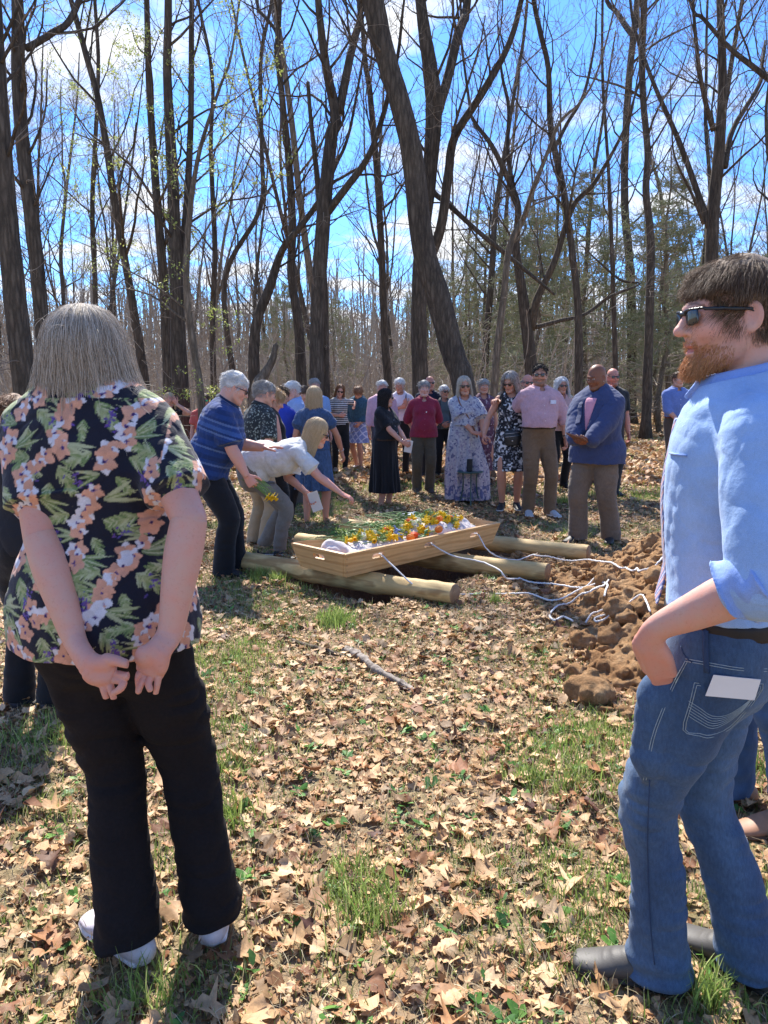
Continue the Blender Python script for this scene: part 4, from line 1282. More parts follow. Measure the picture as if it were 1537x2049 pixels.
M['twigfar'] = mat_twig('far twig bark', [(.20, .16, .12), (.33, .27, .205), (.25, .20, .15), (.40, .34, .26)])
M['cedar'] = mat_twig('cedar spray', [(.15, .17, .07), (.25, .25, .11), (.18, .20, .09), (.33, .31, .17)])

def tube(P, R, sides=10, rough=.06, seed=0, flare=False):
    P = np.asarray(P, float); R = np.asarray(R, float); n = len(P)
    T = np.gradient(P, axis=0); T /= np.linalg.norm(T, axis=1)[:, None] + 1e-9
    ref = A(1, .13, .07) if abs(T[0][0]) < .8 else A(0, 1, .1)
    a = np.linspace(0, 2 * math.pi, sides, endpoint=False)
    U = ref[None] - T * (T @ ref)[:, None]; U /= np.linalg.norm(U, axis=1)[:, None]
    Vv = np.cross(T, U)
    ca, sa = np.cos(a), np.sin(a)
    rr = R[:, None] * np.ones(sides)[None]
    if rough:
        h = np.cumsum(np.r_[0, np.linalg.norm(np.diff(P, axis=0), axis=1)])[:, None]
        rr = rr * (1 + rough * vnoise(ca[None] * 1.6 + h * 0, sa[None] * 1.6 + h * 0, h * 1.1, 1, seed * 1.7) + rough * .6 * vnoise(ca[None] * 4 + h * 0, sa[None] * 4 + h * 0, h * 3.1, 1, seed))
    V = P[:, None] + U[:, None] * (ca[None] * rr)[..., None] + Vv[:, None] * (sa[None] * rr)[..., None]
    V = np.vstack([V.reshape(-1, 3), P[0:1], P[-1:] + T[-1] * R[-1]])
    i, j = np.meshgrid(np.arange(n - 1), np.arange(sides), indexing='ij')
    a0 = (i * sides + j).ravel(); a1 = (i * sides + (j + 1) % sides).ravel()
    Q = np.stack([a0, a1, a1 + sides, a0 + sides], -1)
    e = (n - 1) * sides
    k = np.arange(0, sides, 2)
    top = np.stack([e + k, e + (k + 1) % sides, e + (k + 2) % sides, np.full(len(k), n * sides + 1)], -1)
    bot = np.stack([(k + 2) % sides, (k + 1) % sides, k, np.full(len(k), n * sides)], -1)
    return V, np.vstack([Q, top, bot])
def grow(p, d, L, r, rs, trop=.12, wig=.16, K=8):
    """one branch as K points curving up with kinks"""
    P = [p]; d = nrm(d); s_ = L / (K - 1)
    for i in range(K - 1):
        d = nrm(d + rs.randn(3) * wig + A(0, 0, trop))
        P.append(P[-1] + d * s_)
    return np.array(P), np.linspace(r, r * .32, K)
def at(P, R, f):
    x = f * (len(P) - 1); i = min(int(x), len(P) - 2); t = x - i
    return P[i] * (1 - t) + P[i + 1] * t, R[i] * (1 - t) + R[i + 1] * t, nrm(P[i + 1] - P[i])
def limbs(P, R, rs, n1, n2, n3, lo=.25, hi=.99, len1=3.0, spread=.9, thick=.016, up=.5, epic=0):
    """branches of three orders off one stem; -> thick tubes, thin curves"""
    tubes, thin = [], []
    K = 7
    for i in range(n1):
        f = lo + (hi - lo) * ((i + rs.rand()) / n1) ** .9
        p, r, t = at(P, R, f)
        az = rs.rand() * 6.28
        side = A(math.cos(az), math.sin(az), 0); side = nrm(side - t * side.dot(t))
        L = len1 * (1.15 - .55 * f) * rs.uniform(.5, 1.25)
        rb = min(r * rs.uniform(.22, .46), .010 + L * .010)
        Pb, Rb = grow(p, side * spread * rs.uniform(.6, 1.2) + t * up + A(0, 0, .25), L, rb, rs, .10, .17, K)
        (tubes if rb > thick else thin).append((Pb, Rb))
        m2 = max(2, int(n2 * L / len1 + .5))
        for j in range(m2):
            p2, r2, t2 = at(Pb, Rb, rs.uniform(.18, 1.0))
            sd2 = nrm(rs.randn(3)); sd2 = nrm(sd2 - t2 * sd2.dot(t2))
            L2 = L * rs.uniform(.22, .55)
            rb2 = max(min(r2 * .62, .003 + L2 * .008), .003)
            P2, R2 = grow(p2, sd2 * .75 + t2 * .8 + A(0, 0, .15), L2, rb2, rs, .09, .2, K)
            (tubes if rb2 > thick else thin).append((P2, R2))
            for k in range(max(1, int(n3 * rs.uniform(.5, 1.4)))):
                p3, r3, t3 = at(P2, R2, rs.uniform(.15, 1.0))
                sd3 = nrm(rs.randn(3))
                L3 = L2 * rs.uniform(.22, .55) + .08
                thin.append(grow(p3, sd3 * .8 + t3 * .7, L3, max(r3 * .55, .0022), rs, .06, .22, K))
    for i in range(epic):       # short dead twigs low on the stem
        p, r, t = at(P, R, rs.uniform(.05, .8))
        az = rs.rand() * 6.28; L = rs.uniform(.25, .9)
        Pb, Rb = grow(p + A(math.cos(az), math.sin(az), 0) * r * .8, A(math.cos(az), math.sin(az), rs.uniform(-.2, .6)), L, .006, rs, -.01, .22, K)
        thin.append((Pb, Rb))
        for k in range(4):
            p3, r3, t3 = at(Pb, Rb, rs.uniform(.2, 1)); thin.append(grow(p3, nrm(rs.randn(3)) + t3, L * .4, .003, rs, 0, .25, K))
    return tubes, thin
def build_tree(stems, rs, label, cat='tree', group=None, mat='bark', twig='twig', thick=.016, base=None, sides=12, leaves=None, minr=None):
    """stems: list of (P,R,params or None); first one is the trunk with a root flare"""
    base = stems[0][0][0].copy() if base is None else base
    root = empty('tree', tuple(base), 0, label, cat, group)
    parts, thin = [], []
    for i, (P, R, prm) in enumerate(stems):
        St = resamp(np.column_stack([P, R]), 5)
        St = St[:, :3], St[:, 3]
        Pp, Rr = St
        k = np.arange(len(Pp))
        Rr = Rr * .90; jit = rs.randn(len(Pp), 3) * Rr[:, None] * .025; jit[0] = 0; jit[:, 2] = 0
        Pp = Pp + jit
        if i == 0:
            hgt = np.clip(Pp[:, 2] - Pp[0, 2], 0, 9)
            Rr = Rr * (1 + .55 * np.exp(-hgt / .22))
        parts.append(tube(Pp, Rr, sides if i == 0 else max(8, sides - 3), .055, rs.randint(0, 99)))
        if prm:
            tb, th = limbs(Pp, Rr, rs, thick=thick, **prm)
            for a, b in tb: parts.append(tube(a, b, 6, 0))
            thin += th
    VV, QQ, off = [], [], 0
    for v, q in parts: VV.append(v - base); QQ.append(q + off); off += len(v)
    mesh_obj('trunk', np.vstack(VV), np.vstack(QQ), M[mat], root)
    if thin:
        Pt = np.array([t[0] for t in thin]) - base; Rt = np.array([t[1] for t in thin])
        if minr: Rt = np.maximum(Rt * .85, minr * .8)
        cr = curves_obj('crown', Pt, Rt, M[twig], root)
        if leaves:
            n = leaves[0]; I = rs.randint(0, len(Pt), n); J_ = rs.randint(3, Pt.shape[1], n)
            p = Pt[I, J_] + rs.randn(n, 3) * .03
            a = nrm_rows(rs.randn(n, 3)) * leaves[1]; b = nrm_rows(rs.randn(n, 3)) * leaves[1] * .6
            V = np.stack([p - a, p + b, p + a, p - b], 1).reshape(-1, 3)
            C = np.array([(.38, .44, .10), (.50, .52, .16), (.30, .38, .09)])[rs.randint(0, 3, n)]
            mesh_obj('young_leaves', V, np.arange(4 * n).reshape(-1, 4), M['grass'], root, np.repeat(C, 4, axis=0))
    return root
def nrm_rows(v): return v / (np.linalg.norm(v, axis=1)[:, None] + 1e-9)

def traced(Y, pts, ext=4.0, ground=True, curve=0):
    """pts: (px, py, width px) from the top of the picture down, at distance Y -> stem from the ground up, carried on above the frame"""
    pts = sorted(pts, key=lambda t: -t[1])
    P = [PT(a, b, Y) for a, b, c in pts]; R = [c / 2 / FPX * Y for a, b, c in pts]
    if ground:
        d = P[0] - P[1]; d = d / max(1e-6, abs(d[2]))
        h = P[0][2]
        foot = P[0] + A(d[0] * h * .6, 0, -h)
        foot[2] = float(gh(foot[0], foot[1])) - .06
        P.insert(0, foot); R.insert(0, R[0] * 1.12)
    if ext > 0:
        d = nrm(P[-1] - P[-2]); d = nrm(d * A(.6, .6, 1) + A(0, 0, .25))
        P.append(P[-1] + d * ext * .5); R.append(R[-1] * .72)
        P.append(P[-1] + nrm(d + A(.05, .1, .1)) * ext * .5); R.append(R[-1] * .45)
    return np.array(P), np.array(R)
TR = []
def T(Y, label, main, forks=(), prm=None, fprm=None, **kw): TR.append((Y, label, main, forks, prm, fprm, kw))
pm = lambda n1, n2=5, n3=4, lo=.3, len1=2.6, **k: dict(n1=n1, n2=n2, n3=n3, lo=lo, len1=len1, **k)
T(9.5, 'thick rough-barked tree at the left edge, leaning out of the frame', [(-12, 0, 30), (-2, 200, 36), (12, 400, 42), (30, 600, 48), (48, 760, 50)], prm=pm(12, 4, 4, .35, 1.8, epic=14))
T(11.5, 'tall dark tree beside the left edge with a branch forking off near the top', [(35, 0, 24), (37, 150, 27), (46, 300, 29), (65, 450, 32), (80, 600, 30), (90, 760, 30)], [[(125, 0, 13), (90, 55, 14), (52, 98, 15)]], prm=pm(14, 4, 3, .35, 2.2, epic=10), fprm=pm(5, 4, 3, .2, 1.6))
T(16, 'slender slanting tree above the grey-blonde woman, trunk curving left upward', [(128, -40, 9), (142, 0, 10), (172, 110, 12), (200, 215, 13), (235, 435, 16), (260, 575, 17), (280, 700, 20), (292, 790, 21)], prm=pm(20, 5, 4, .3, 2.6, epic=8), leaves=(3600, .026))
T(15, 'narrow straight tree just left of the twin trunks', [(293, 0, 11), (300, 200, 14), (318, 450, 18), (328, 570, 20), (336, 760, 22)], prm=pm(16, 5, 4, .3, 2.4, epic=10), leaves=(3000, .026))
T(13.5, 'large twin-stemmed tree behind the man in the striped polo', [(337, 0, 15), (335, 150, 18), (345, 350, 24), (352, 525, 28), (357, 700, 34), (366, 880, 42)], [[(367, 0, 11), (370, 250, 13), (365, 450, 16), (356, 540, 18)]], prm=pm(14, 5, 4, .35, 2.3, epic=16), fprm=pm(8, 5, 4, .3, 2.0))
T(12.8, 'pale brown tree with a kinked stem just right of the twin trunks', [(465, 100, 5), (440, 175, 6), (400, 300, 9), (380, 425, 12), (373, 575, 14), (385, 675, 15), (398, 760, 16), (402, 800, 17)], prm=pm(16, 5, 4, .3, 2.4, epic=20), mat='bark2', leaves=(4200, .023))
T(16, 'dark tree whose stem forks at the top above the white-haired men', [(560, 0, 9), (556, 100, 12), (565, 200, 13), (577, 310, 15), (585, 450, 17), (583, 550, 18), (597, 650, 20), (604, 760, 23)], [[(505, -20, 7), (512, 0, 7), (548, 50, 8), (556, 92, 9)]], prm=pm(20, 5, 4, .28, 2.6, epic=8), fprm=pm(4, 4, 3, .2, 1.5))
T(15, 'dark tree with an S-shaped trunk bending right behind the mourners', [(700, 260, 6), (672, 330, 8), (640, 400, 11), (600, 455, 13), (565, 500, 15), (540, 575, 20), (512, 650, 22), (508, 760, 25)], prm=pm(18, 5, 4, .3, 2.4, epic=8))
T(14, 'big forked tree left of the leaning trunk, with a heavy branch reaching right', [(637, 0, 14), (652, 130, 18), (672, 232, 23), (664, 270, 26), (655, 350, 29), (642, 500, 31), (634, 650, 30), (633, 770, 32)], [[(718, 0, 13), (708, 60, 15), (698, 110, 17), (678, 228, 19)], [(795, 140, 7), (775, 220, 10), (740, 320, 13), (690, 385, 16), (655, 425, 18)]], prm=pm(14, 5, 4, .35, 2.3, epic=10), fprm=pm(9, 5, 4, .2, 1.9))
T(18, 'thin dark tree between the forked tree and the leaning trunk', [(718, -20, 8), (725, 50, 9), (732, 130, 11), (741, 190, 12), (755, 354, 14), (763, 490, 15), (770, 680, 17), (777, 770, 19)], prm=pm(20, 5, 4, .3, 2.8, epic=6))
T(13, 'massive dark trunk leaning steeply to the left through the centre', [(738, -30, 44), (745, 0, 45), (770, 109, 43), (803, 218, 44), (827, 327, 45), (846, 490, 49), (878, 600, 52), (907, 708, 50), (928, 775, 51)], prm=pm(9, 5, 4, .55, 2.4, epic=6), sides=18)
T(16, 'thick dark tree with three great limbs behind the leaning trunk', [(842, 0, 22), (852, 80, 28), (862, 150, 33), (868, 218, 35), (860, 350, 31), (850, 436, 29), (841, 520, 31), (838, 650, 34), (841, 780, 36)], [[(940, -10, 18), (935, 10, 18), (918, 60, 20), (897, 150, 20), (872, 235, 22)], [(1040, 0, 9), (1032, 30, 10), (1010, 112, 12), (961, 202, 15), (907, 285, 17), (896, 354, 19), (880, 463, 21), (848, 545, 24)], [(1110, 590, 5), (1015, 505, 10), (960, 455, 10), (900, 395, 11), (872, 365, 12)]], prm=pm(9, 5, 4, .4, 2.4), fprm=pm(11, 5, 4, .2, 2.2), sides=16)
T(17, 'dark tree with a wide crown of forks above the long-haired woman', [(940, 210, 6), (950, 245, 8), (983, 290, 10), (1015, 354, 12), (1037, 414, 14), (1032, 490, 18), (1040, 550, 20), (1055, 660, 26), (1064, 770, 29)], [[(1016, 130, 6), (1025, 200, 8), (1020, 300, 9), (1032, 400, 11)], [(1223, 290, 6), (1174, 381, 9), (1135, 425, 11), (1103, 528, 14), (1072, 600, 17), (1063, 660, 19)], [(1300, 560, 4), (1266, 550, 6), (1234, 588, 8), (1179, 626, 8), (1125, 640, 9), (1072, 655, 11)]], prm=pm(14, 5, 4, .35, 2.4), fprm=pm(9, 5, 4, .2, 2.0))
T(15.5, 'tree with a brown slanting stem curving up right behind the woman in the monochrome dress', [(1200, 130, 4), (1165, 200, 5), (1120, 245, 7), (1098, 300, 8), (1070, 370, 11), (1048, 436, 13), (1021, 490, 15), (1008, 590, 15), (995, 700, 16), (988, 800, 18)], prm=pm(16, 5, 4, .3, 2.2, epic=10), mat='bark2')
T(16.5, 'tall straight tree just right of the forked crown', [(1066, -20, 9), (1080, 60, 10), (1097, 136, 11), (1103, 261, 13), (1130, 392, 14), (1146, 517, 15), (1157, 626, 16), (1158, 760, 19)], [[(1208, 60, 5), (1180, 170, 7), (1140, 240, 8), (1108, 300, 9)]], prm=pm(18, 5, 4, .3, 2.4, epic=6), fprm=pm(6, 5, 4, .2, 1.8))
T(18, 'very thin straight tree behind the man in the blue blazer', [(1206, -20, 5), (1206, 163, 6), (1217, 327, 7), (1225, 517, 9), (1232, 770, 12)], prm=pm(16, 4, 3, .3, 1.8, epic=6))
T(34, 'straight tree standing clear on the leaf-covered floor, left of the two', [(1272, 40, 13), (1261, 136, 14), (1252, 272, 15), (1250, 408, 16), (1261, 545, 18), (1264, 708, 20)], [[(1235, -30, 9), (1245, 0, 10), (1258, 40, 12), (1266, 70, 12)]], prm=pm(16, 6, 4, .3, 5.0, epic=10), fprm=pm(5, 5, 4, .2, 4))
T(24, 'straight dark tree whose bare foot shows on the leaf litter, right of the pair', [(1290, -20, 13), (1285, 163, 13), (1296, 300, 14), (1293, 381, 15), (1302, 490, 17), (1299, 653, 19)], prm=pm(16, 5, 4, .3, 3.6, epic=12))
T(30, 'slim pale tree between the cedars and the bearded man', [(1285, 200, 5), (1299, 305, 6), (1321, 381, 7), (1332, 517, 9), (1334, 681, 11), (1337, 770, 12)], prm=pm(16, 5, 4, .3, 3.4, epic=8), mat='bark2')
T(17, 'large tree with spreading limbs directly above the bearded man', [(1441, -20, 14), (1446, 163, 18), (1437, 327, 23), (1426, 436, 26), (1424, 560, 28), (1426, 780, 31)], [[(1290, -10, 6), (1299, 54, 7), (1326, 152, 9), (1370, 272, 11), (1402, 381, 13), (1420, 455, 15)], [(1360, 20, 5), (1378, 130, 8), (1400, 200, 9), (1428, 262, 11)], [(1545, 150, 9), (1479, 250, 11), (1450, 335, 14)], [(1330, 330, 4), (1375, 397, 6), (1408, 448, 8)]], prm=pm(12, 5, 4, .45, 2.2), fprm=pm(9, 5, 4, .2, 1.9))
T(16, 'tree at the right edge with a limb crossing the top corner', [(1600, 0, 10), (1590, 150, 12), (1572, 300, 14), (1566, 500, 17), (1570, 780, 20)], [[(1415, -20, 7), (1430, 10, 8), (1479, 82, 10), (1537, 142, 12), (1588, 200, 13)], [(1505, 200, 5), (1512, 250, 7), (1530, 330, 9), (1568, 390, 10)]], prm=pm(14, 5, 4, .3, 2.3), fprm=pm(8, 5, 4, .2, 1.8))
T(20, 'thin tree behind the slanting slender one on the left', [(190, 0, 7), (197, 150, 8), (185, 400, 10), (190, 560, 11), (196, 780, 13)], prm=pm(20, 5, 4, .28, 3.0, epic=6), leaves=(3400, .030))
T(21, 'thin tree left of the dark S-shaped trunk', [(545, -10, 6), (522, 120, 8), (524, 300, 9), (520, 420, 10), (450, 560, 11), (470, 780, 13)], prm=pm(18, 5, 4, .28, 3.0))
T(19, 'leaning thin tree between the twin trunks and the S-shaped one', [(395, -10, 6), (425, 150, 7), (422, 300, 9), (430, 500, 11), (425, 640, 12), (428, 780, 14)], prm=pm(20, 5, 4, .25, 3.0, epic=8))
T(14.5, 'broken-topped grey tree beside the big forked tree', [(616, 165, 8), (622, 240, 9), (632, 330, 11), (640, 420, 13), (648, 560, 15), (652, 780, 18)], prm=pm(7, 4, 3, .3, 1.6, epic=10), ext=0)
def trees_traced():
    for i, (Y, label, main, forks, prm, fprm, kw) in enumerate(TR):
        rs = np.random.RandomState(100 + i); kw = dict(kw)
        ext = kw.pop('ext', 3.4 if Y < 20 else 5)
        st = [traced(Y, main, ext) + (prm,)]
        for k, f in enumerate(forks):
            P, R = traced(Y, f, 2.5 if f[0][1] < 30 else 1.2, ground=False)
            # forks swing a little nearer or farther than the trunk
            P[:, 1] += np.linspace(0, (-1) ** k * 1.0, len(P)) * (Y / 15)
            st.append((P, R, fprm))
        build_tree(st, rs, label, 'tree', None, minr=.0018 * Y / 9, thick=.013, **kw)
def free_tree(H, r, rs, forked, spread=1.0):
    K = 9; lean = rs.randn(2) * .05
    P = [A(0, 0, -.1)]; d = A(lean[0], lean[1], 1)
    for i in range(K):
        d = nrm(d + rs.randn(3) * .05 + A(0, 0, .12)); P.append(P[-1] + d * H / K)
    P = np.array(P); R = np.linspace(r, r * .18, K + 1)
    st = [(P, R, dict(n1=22, n2=6, n3=5, lo=.28, len1=H * .24 * spread, epic=10))]
    if forked:
        p, rr, t = at(P, R, rs.uniform(.3, .5)); az = rs.rand() * 6.28
        Pf, Rf = grow(p, A(math.cos(az) * .45, math.sin(az) * .45, 1), H * .5, rr * .75, rs, .15, .08, 8)
        st.append((Pf, Rf, dict(n1=14, n2=7, n3=5, lo=.2, len1=H * .2 * spread)))
    return st
def copy_tree(src, loc, rz, sc, label, group):
    c = src.copy(); c.location = loc; c.rotation_euler = (0, 0, rz); c.scale = (sc, sc, sc); COL.objects.link(c)
    c['label'] = label; c['group'] = group
    for ch in src.children:
        k = ch.copy(); COL.objects.link(k); k.parent = c
        for g in ch.children:
            q = g.copy(); COL.objects.link(q); q.parent = k
    return c
def woods():
    rs = np.random.RandomState(77)
    protos = []
    for i in range(7):
        st = free_tree(rs.uniform(16, 22), rs.uniform(.13, .21), rs, i % 2 == 0, 1.0)
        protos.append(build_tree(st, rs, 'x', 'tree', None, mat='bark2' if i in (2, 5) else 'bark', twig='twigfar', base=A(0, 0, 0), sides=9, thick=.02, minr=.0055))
    grp = 'bare trees standing in the woods behind the mourners'
    lab = 'bare grey-brown tree standing among the woods behind the mourners'
    used = set(); n = 0; pts = []
    tries = 0
    while len(pts) < 62 and tries < 9000:
        tries += 1
        y = 25 + rs.rand() ** .9 * 58; x = (rs.rand() * 2 - 1) * (.52 * y + 2)
        if x > .19 * y and x < .48 * y and y < 36 and rs.rand() < .85: continue
        if all((x - a) ** 2 + (y - b) ** 2 > 5.0 for a, b in pts): pts.append((x, y))
    for k, (x, y) in enumerate(pts):
        i = k % 7; sc = rs.uniform(.8, 1.15)
        loc = (x, y, float(gh(x, y)) - .05); rz = rs.rand() * 6.28
        if i not in used:
            used.add(i); o = protos[i]; o.location = loc; o.rotation_euler = (0, 0, rz); o.scale = (sc,) * 3; o['label'] = lab; o['group'] = grp
        else: copy_tree(protos[i], loc, rz, sc, lab, grp)
    # cedars
    cp = []
    for i in range(3):
        H = 7.5 + i; P = np.array([A(.1 * rs.randn(), .1 * rs.randn(), z) for z in np.linspace(-.1, H, 9)]); R = np.linspace(.11, .02, 9)
        root = empty('cedar_tree', (0, 0, 0), 0, 'x', 'cedar')
        v, q = tube(P, R, 8, .06, i); parts = [(v, q)]
        th, gr = [], []
        for j in range(150):
            f = rs.uniform(.06, .98); p, r, t = at(P, R, f); az = rs.rand() * 6.28
            L = (2.2 * (1 - f) ** .7 + .35) * rs.uniform(.6, 1.15)
            Pb, Rb = grow(p, A(math.cos(az), math.sin(az), rs.uniform(-.1, .35)), L, .016, rs, .02, .12, 7); th.append((Pb, Rb))
            live = f > .28
            for k in range(int(L * 9)):
                p2, r2, t2 = at(Pb, Rb, rs.uniform(.25, 1)); P2, R2 = grow(p2, nrm(rs.randn(3)) * .9 + t2, L * .16 + .15, .005, rs, .03, .2, 7); th.append((P2, R2))
                if (live and rs.rand() < .75) or rs.rand() < .2:
                    for m_ in range(7):
                        p3, r3, t3 = at(P2, R2, rs.uniform(.1, 1)); gr.append(grow(p3, nrm(rs.randn(3)) * .8 + t2 * .5 + A(0, 0, .1), rs.uniform(.10, .24), .010, rs, .0, .2, 7))
        mesh_obj('trunk', v, q, M['bark2'], root)
        curves_obj('branches', np.array([a for a, b in th]), np.array([b for a, b in th]), M['twigfar'], root)
        curves_obj('crown', np.array([a for a, b in gr]), np.maximum(np.array([b for a, b in gr]), .006), M['cedar'], root)
        cp.append(root)
    spots = [(5.2, 27, 1.0), (7.6, 30, 1.15), (9.6, 27, 1.0), (4.2, 33, 1.2), (11.5, 33, 1.0), (7.2, 38, 1.1), (13.4, 36, 1.0), (12.2, 26, .7), (15.5, 31, .8), (-2.5, 38, .8), (-5.5, 44, .9), (2.2, 40, .9), (16.5, 40, 1.2), (3.3, 30, .62)]
    for k, (x, y, sc) in enumerate(spots):
        lb = 'feathery green cedar among the bare trees on the right'
        if x < 3: lb = 'small dull green cedar far back between the bare trunks'
        if k < 3: o = cp[k]; o.location = (x, y, 0); o.scale = (sc,) * 3; o['label'] = lb; o['group'] = 'cedars in the understorey'
        else: copy_tree(cp[k % 3], (x, y, float(gh(x, y))), rs.rand() * 6.28, sc, lb, 'cedars in the understorey')
    # far woods: one mass of trunks and twigs behind everything countable
    n = 1500
    y = 80 + rs.rand(n) * 70; x = (rs.rand(n) * 2 - 1) * (.56 * y + 6)
    Pt, Rt = [], []
    for i in range(n):
        H = rs.uniform(9, 17)
        P, R = grow(A(x[i], y[i], 0), A(0, 0, 1), H, rs.uniform(.08, .2), rs, .2, .06, 7); Pt.append(P); Rt.append(R)
        for j in range(14):
            p, r, t = at(P, R, rs.uniform(.05, 1)); a, b = grow(p, A(rs.randn(), rs.randn(), 1.2), rs.uniform(1.5, 4.5), .035, rs, .05, .2, 7); Pt.append(a); Rt.append(np.maximum(b, .018))
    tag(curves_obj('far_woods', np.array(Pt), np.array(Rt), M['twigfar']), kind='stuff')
    # brush: grey saplings and twigs on the forest floor
    Pt, Rt = [], []
    n = 2600
    y = 17.5 + rs.rand(n) ** 1.1 * 60; x = (rs.rand(n) * 2 - 1) * (.55 * y + 3)
    for i in range(n):
        if x[i] > .26 * y[i] and y[i] < 34: continue
        H = rs.uniform(.8, 4.2) * (1 if y[i] < 40 else 1.4)
        P, R = grow(A(x[i], y[i], 0), A(rs.randn() * .25, rs.randn() * .25, 1), H, .006 + H * .004, rs, .08, .12, 7); Pt.append(P); Rt.append(np.maximum(R, .0002 * y[i]))
        for j in range(9):
            p, r, t = at(P, R, rs.uniform(.2, 1)); a, b = grow(p, nrm(rs.randn(3)) * .9 + A(0, 0, .6), H * rs.uniform(.15, .4), .005, rs, .04, .2, 7); Pt.append(a); Rt.append(np.maximum(b, .00016 * y[i]))
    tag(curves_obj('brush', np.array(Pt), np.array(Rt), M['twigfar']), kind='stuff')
trees_traced(); woods()
# ------------------------------------------------------------------ logs, coffin, shroud, flowers, ropes, table, dirt
def mat_wood(name, c1, c2, c3, rot=(0, 0, 0), sc=1.0, rough=.5):
    m, nt, b = new_mat(name)
    tc = node(nt, 'ShaderNodeTexCoord'); mp = node(nt, 'ShaderNodeMapping'); mp.inputs['Scale'].default_value = (.7 * sc, 3.6 * sc, 3.6 * sc); 
    mp0 = node(nt, 'ShaderNodeMapping'); mp0.inputs['Rotation'].default_value = rot
    nt.links.new(tc.outputs['Object'], mp0.inputs[0]); nt.links.new(mp0.outputs[0], mp.inputs[0])
    n = noise_n(nt, 1.6, 3, .5, mp.outputs[0]); n.inputs['Distortion'].default_value = .6
    w = node(nt, 'ShaderNodeTexWave', wave_type='RINGS', rings_direction='X'); w.inputs['Scale'].default_value = 1.3; w.inputs['Distortion'].default_value = 5; w.inputs['Detail'].default_value = 3; w.inputs['Detail Scale'].default_value = 1.2
    nt.links.new(mp.outputs[0], w.inputs['Vector'])
    f = noise_n(nt, 12, 5, .7, mp.outputs[0])
    r = ramp(nt, w.outputs['Fac'], [(0.0, c1), (.65, c2), (1.0, c3)])
    v = ramp(nt, n.outputs['Fac'], [(0.35, (.88, .86, .82)), (0.65, (1.08,) * 3)])
    c = mix(nt, r.outputs[0], v.outputs[0], 1.0, 'MULTIPLY')
    v2 = ramp(nt, f.outputs['Fac'], [(0.35, (.88,) * 3), (0.6, (1.04,) * 3)])
    c = mix(nt, c, v2.outputs[0], 1.0, 'MULTIPLY')
    nt.links.new(c, b.inputs['Base Color']); b.inputs['Roughness'].default_value = rough
    bump(nt, b, f.outputs['Fac'], .3, .001)
    return m
M['pine'] = mat_wood('pine board', (.66, .40, .175), (.72, .46, .215), (.56, .31, .12))
M['pine_end'] = mat_wood('pine end board', (.63, .38, .165), (.70, .44, .205), (.54, .30, .115), (0, 0, math.radians(90)))
M['log'] = mat_wood('peeled log', (.52, .35, .14), (.62, .45, .20), (.36, .22, .085), sc=1.8, rough=.7)

def log(a, b, r, label, seed, shift=0):
    a, b = np.array(a, float), np.array(b, float)
    d = nrm(b - a); L = np.linalg.norm(b - a); rs = np.random.RandomState(seed)
    n = 46; t = np.linspace(0, 1, n)
    R = r * (1 + .035 * np.sin(t * 9 + seed) + .02 * rs.randn(n)) * np.linspace(1.04, .96, n)
    P = np.stack([t * L, .012 * np.sin(t * 5 + seed), .006 * np.sin(t * 7)], -1)
    sides = 28
    v, q = tube(P, R, sides, .05, seed)
    q = q[:-(sides // 2) * 2]; v = v[:n * sides]      # open tube, ends added as parts below
    # knots
    for k in range(9):
        x0 = rs.uniform(.1, L - .1); a0 = rs.uniform(0, 6.28)
        ang = np.arctan2(v[:, 2], v[:, 1]); dd = ((v[:, 0] - x0) / .05) ** 2 + ((((ang - a0 + 3.14159) % 6.28318) - 3.14159) * r / .03) ** 2
        v[:, 1:] *= (1 + .07 * np.exp(-dd))[:, None]
    root = empty('log', tuple(a), math.atan2(d[1], d[0]), label, 'log', 'peeled logs laid across the grave')
    root.rotation_euler[1] = -math.asin(d[2])
    mesh_obj('bark_stripped_shaft', v, q, M['log'], root)
    key = 'log_end'
    if key not in M:
        m, nt, bb = new_mat('sawn log end')
        tc = node(nt, 'ShaderNodeTexCoord'); w = node(nt, 'ShaderNodeTexWave', wave_type='RINGS', rings_direction='X'); w.inputs['Scale'].default_value = 28; w.inputs['Distortion'].default_value = 3; w.inputs['Detail'].default_value = 3
        nt.links.new(tc.outputs['Object'], w.inputs['Vector'])
        n_ = noise_n(nt, 18, 5, .7)
        rr = ramp(nt, w.outputs['Fac'], [(0, (.30, .18, .09)), (1, (.42, .28, .15))]); v_ = ramp(nt, n_.outputs['Fac'], [(.3, (.6,) * 3), (.7, (1.1,) * 3)])
        nt.links.new(mix(nt, rr.outputs[0], v_.outputs[0], 1.0, 'MULTIPLY'), bb.inputs['Base Color']); bb.inputs['Roughness'].default_value = .85
        M[key] = m
    for e, s_ in ((0, -1), (n - 1, 1)):
        ring = v[e * sides:(e + 1) * sides]; c = ring.mean(0)
        inner = c + (ring - c) * .93 + A(s_ * .008, 0, 0); c2 = c + A(s_ * .009, 0, 0)
        Vv = np.vstack([ring, inner, c2[None]]); Q = []
        T3 = []
        for j in range(sides):
            k = (j + 1) % sides
            Q.append((j, k, sides + k, sides + j) if s_ > 0 else (k, j, sides + j, sides + k)); T3.append((sides + j, sides + k, 2 * sides) if s_ > 0 else (sides + k, sides + j, 2 * sides))
        mesh_obj('cut_end', Vv, np.array(Q), M[key], root, F3=np.array(T3))
    return root
ZL = .080
def lg(p, q, label, seed, r=.080):
    a, b = GR(*p, ZL), GR(*q, ZL); log(a, b, r, label, seed)
lg((478, 1122), (908, 1190), 'nearest peeled log, lying in front of the grave under the low end of the coffin', 3)
lg((596, 1084), (1095, 1146), 'middle peeled log crossing the open grave under the coffin', 8, .078)
lg((688, 1054), (1177, 1107), 'farthest peeled log, under the head end of the coffin', 14, .076)

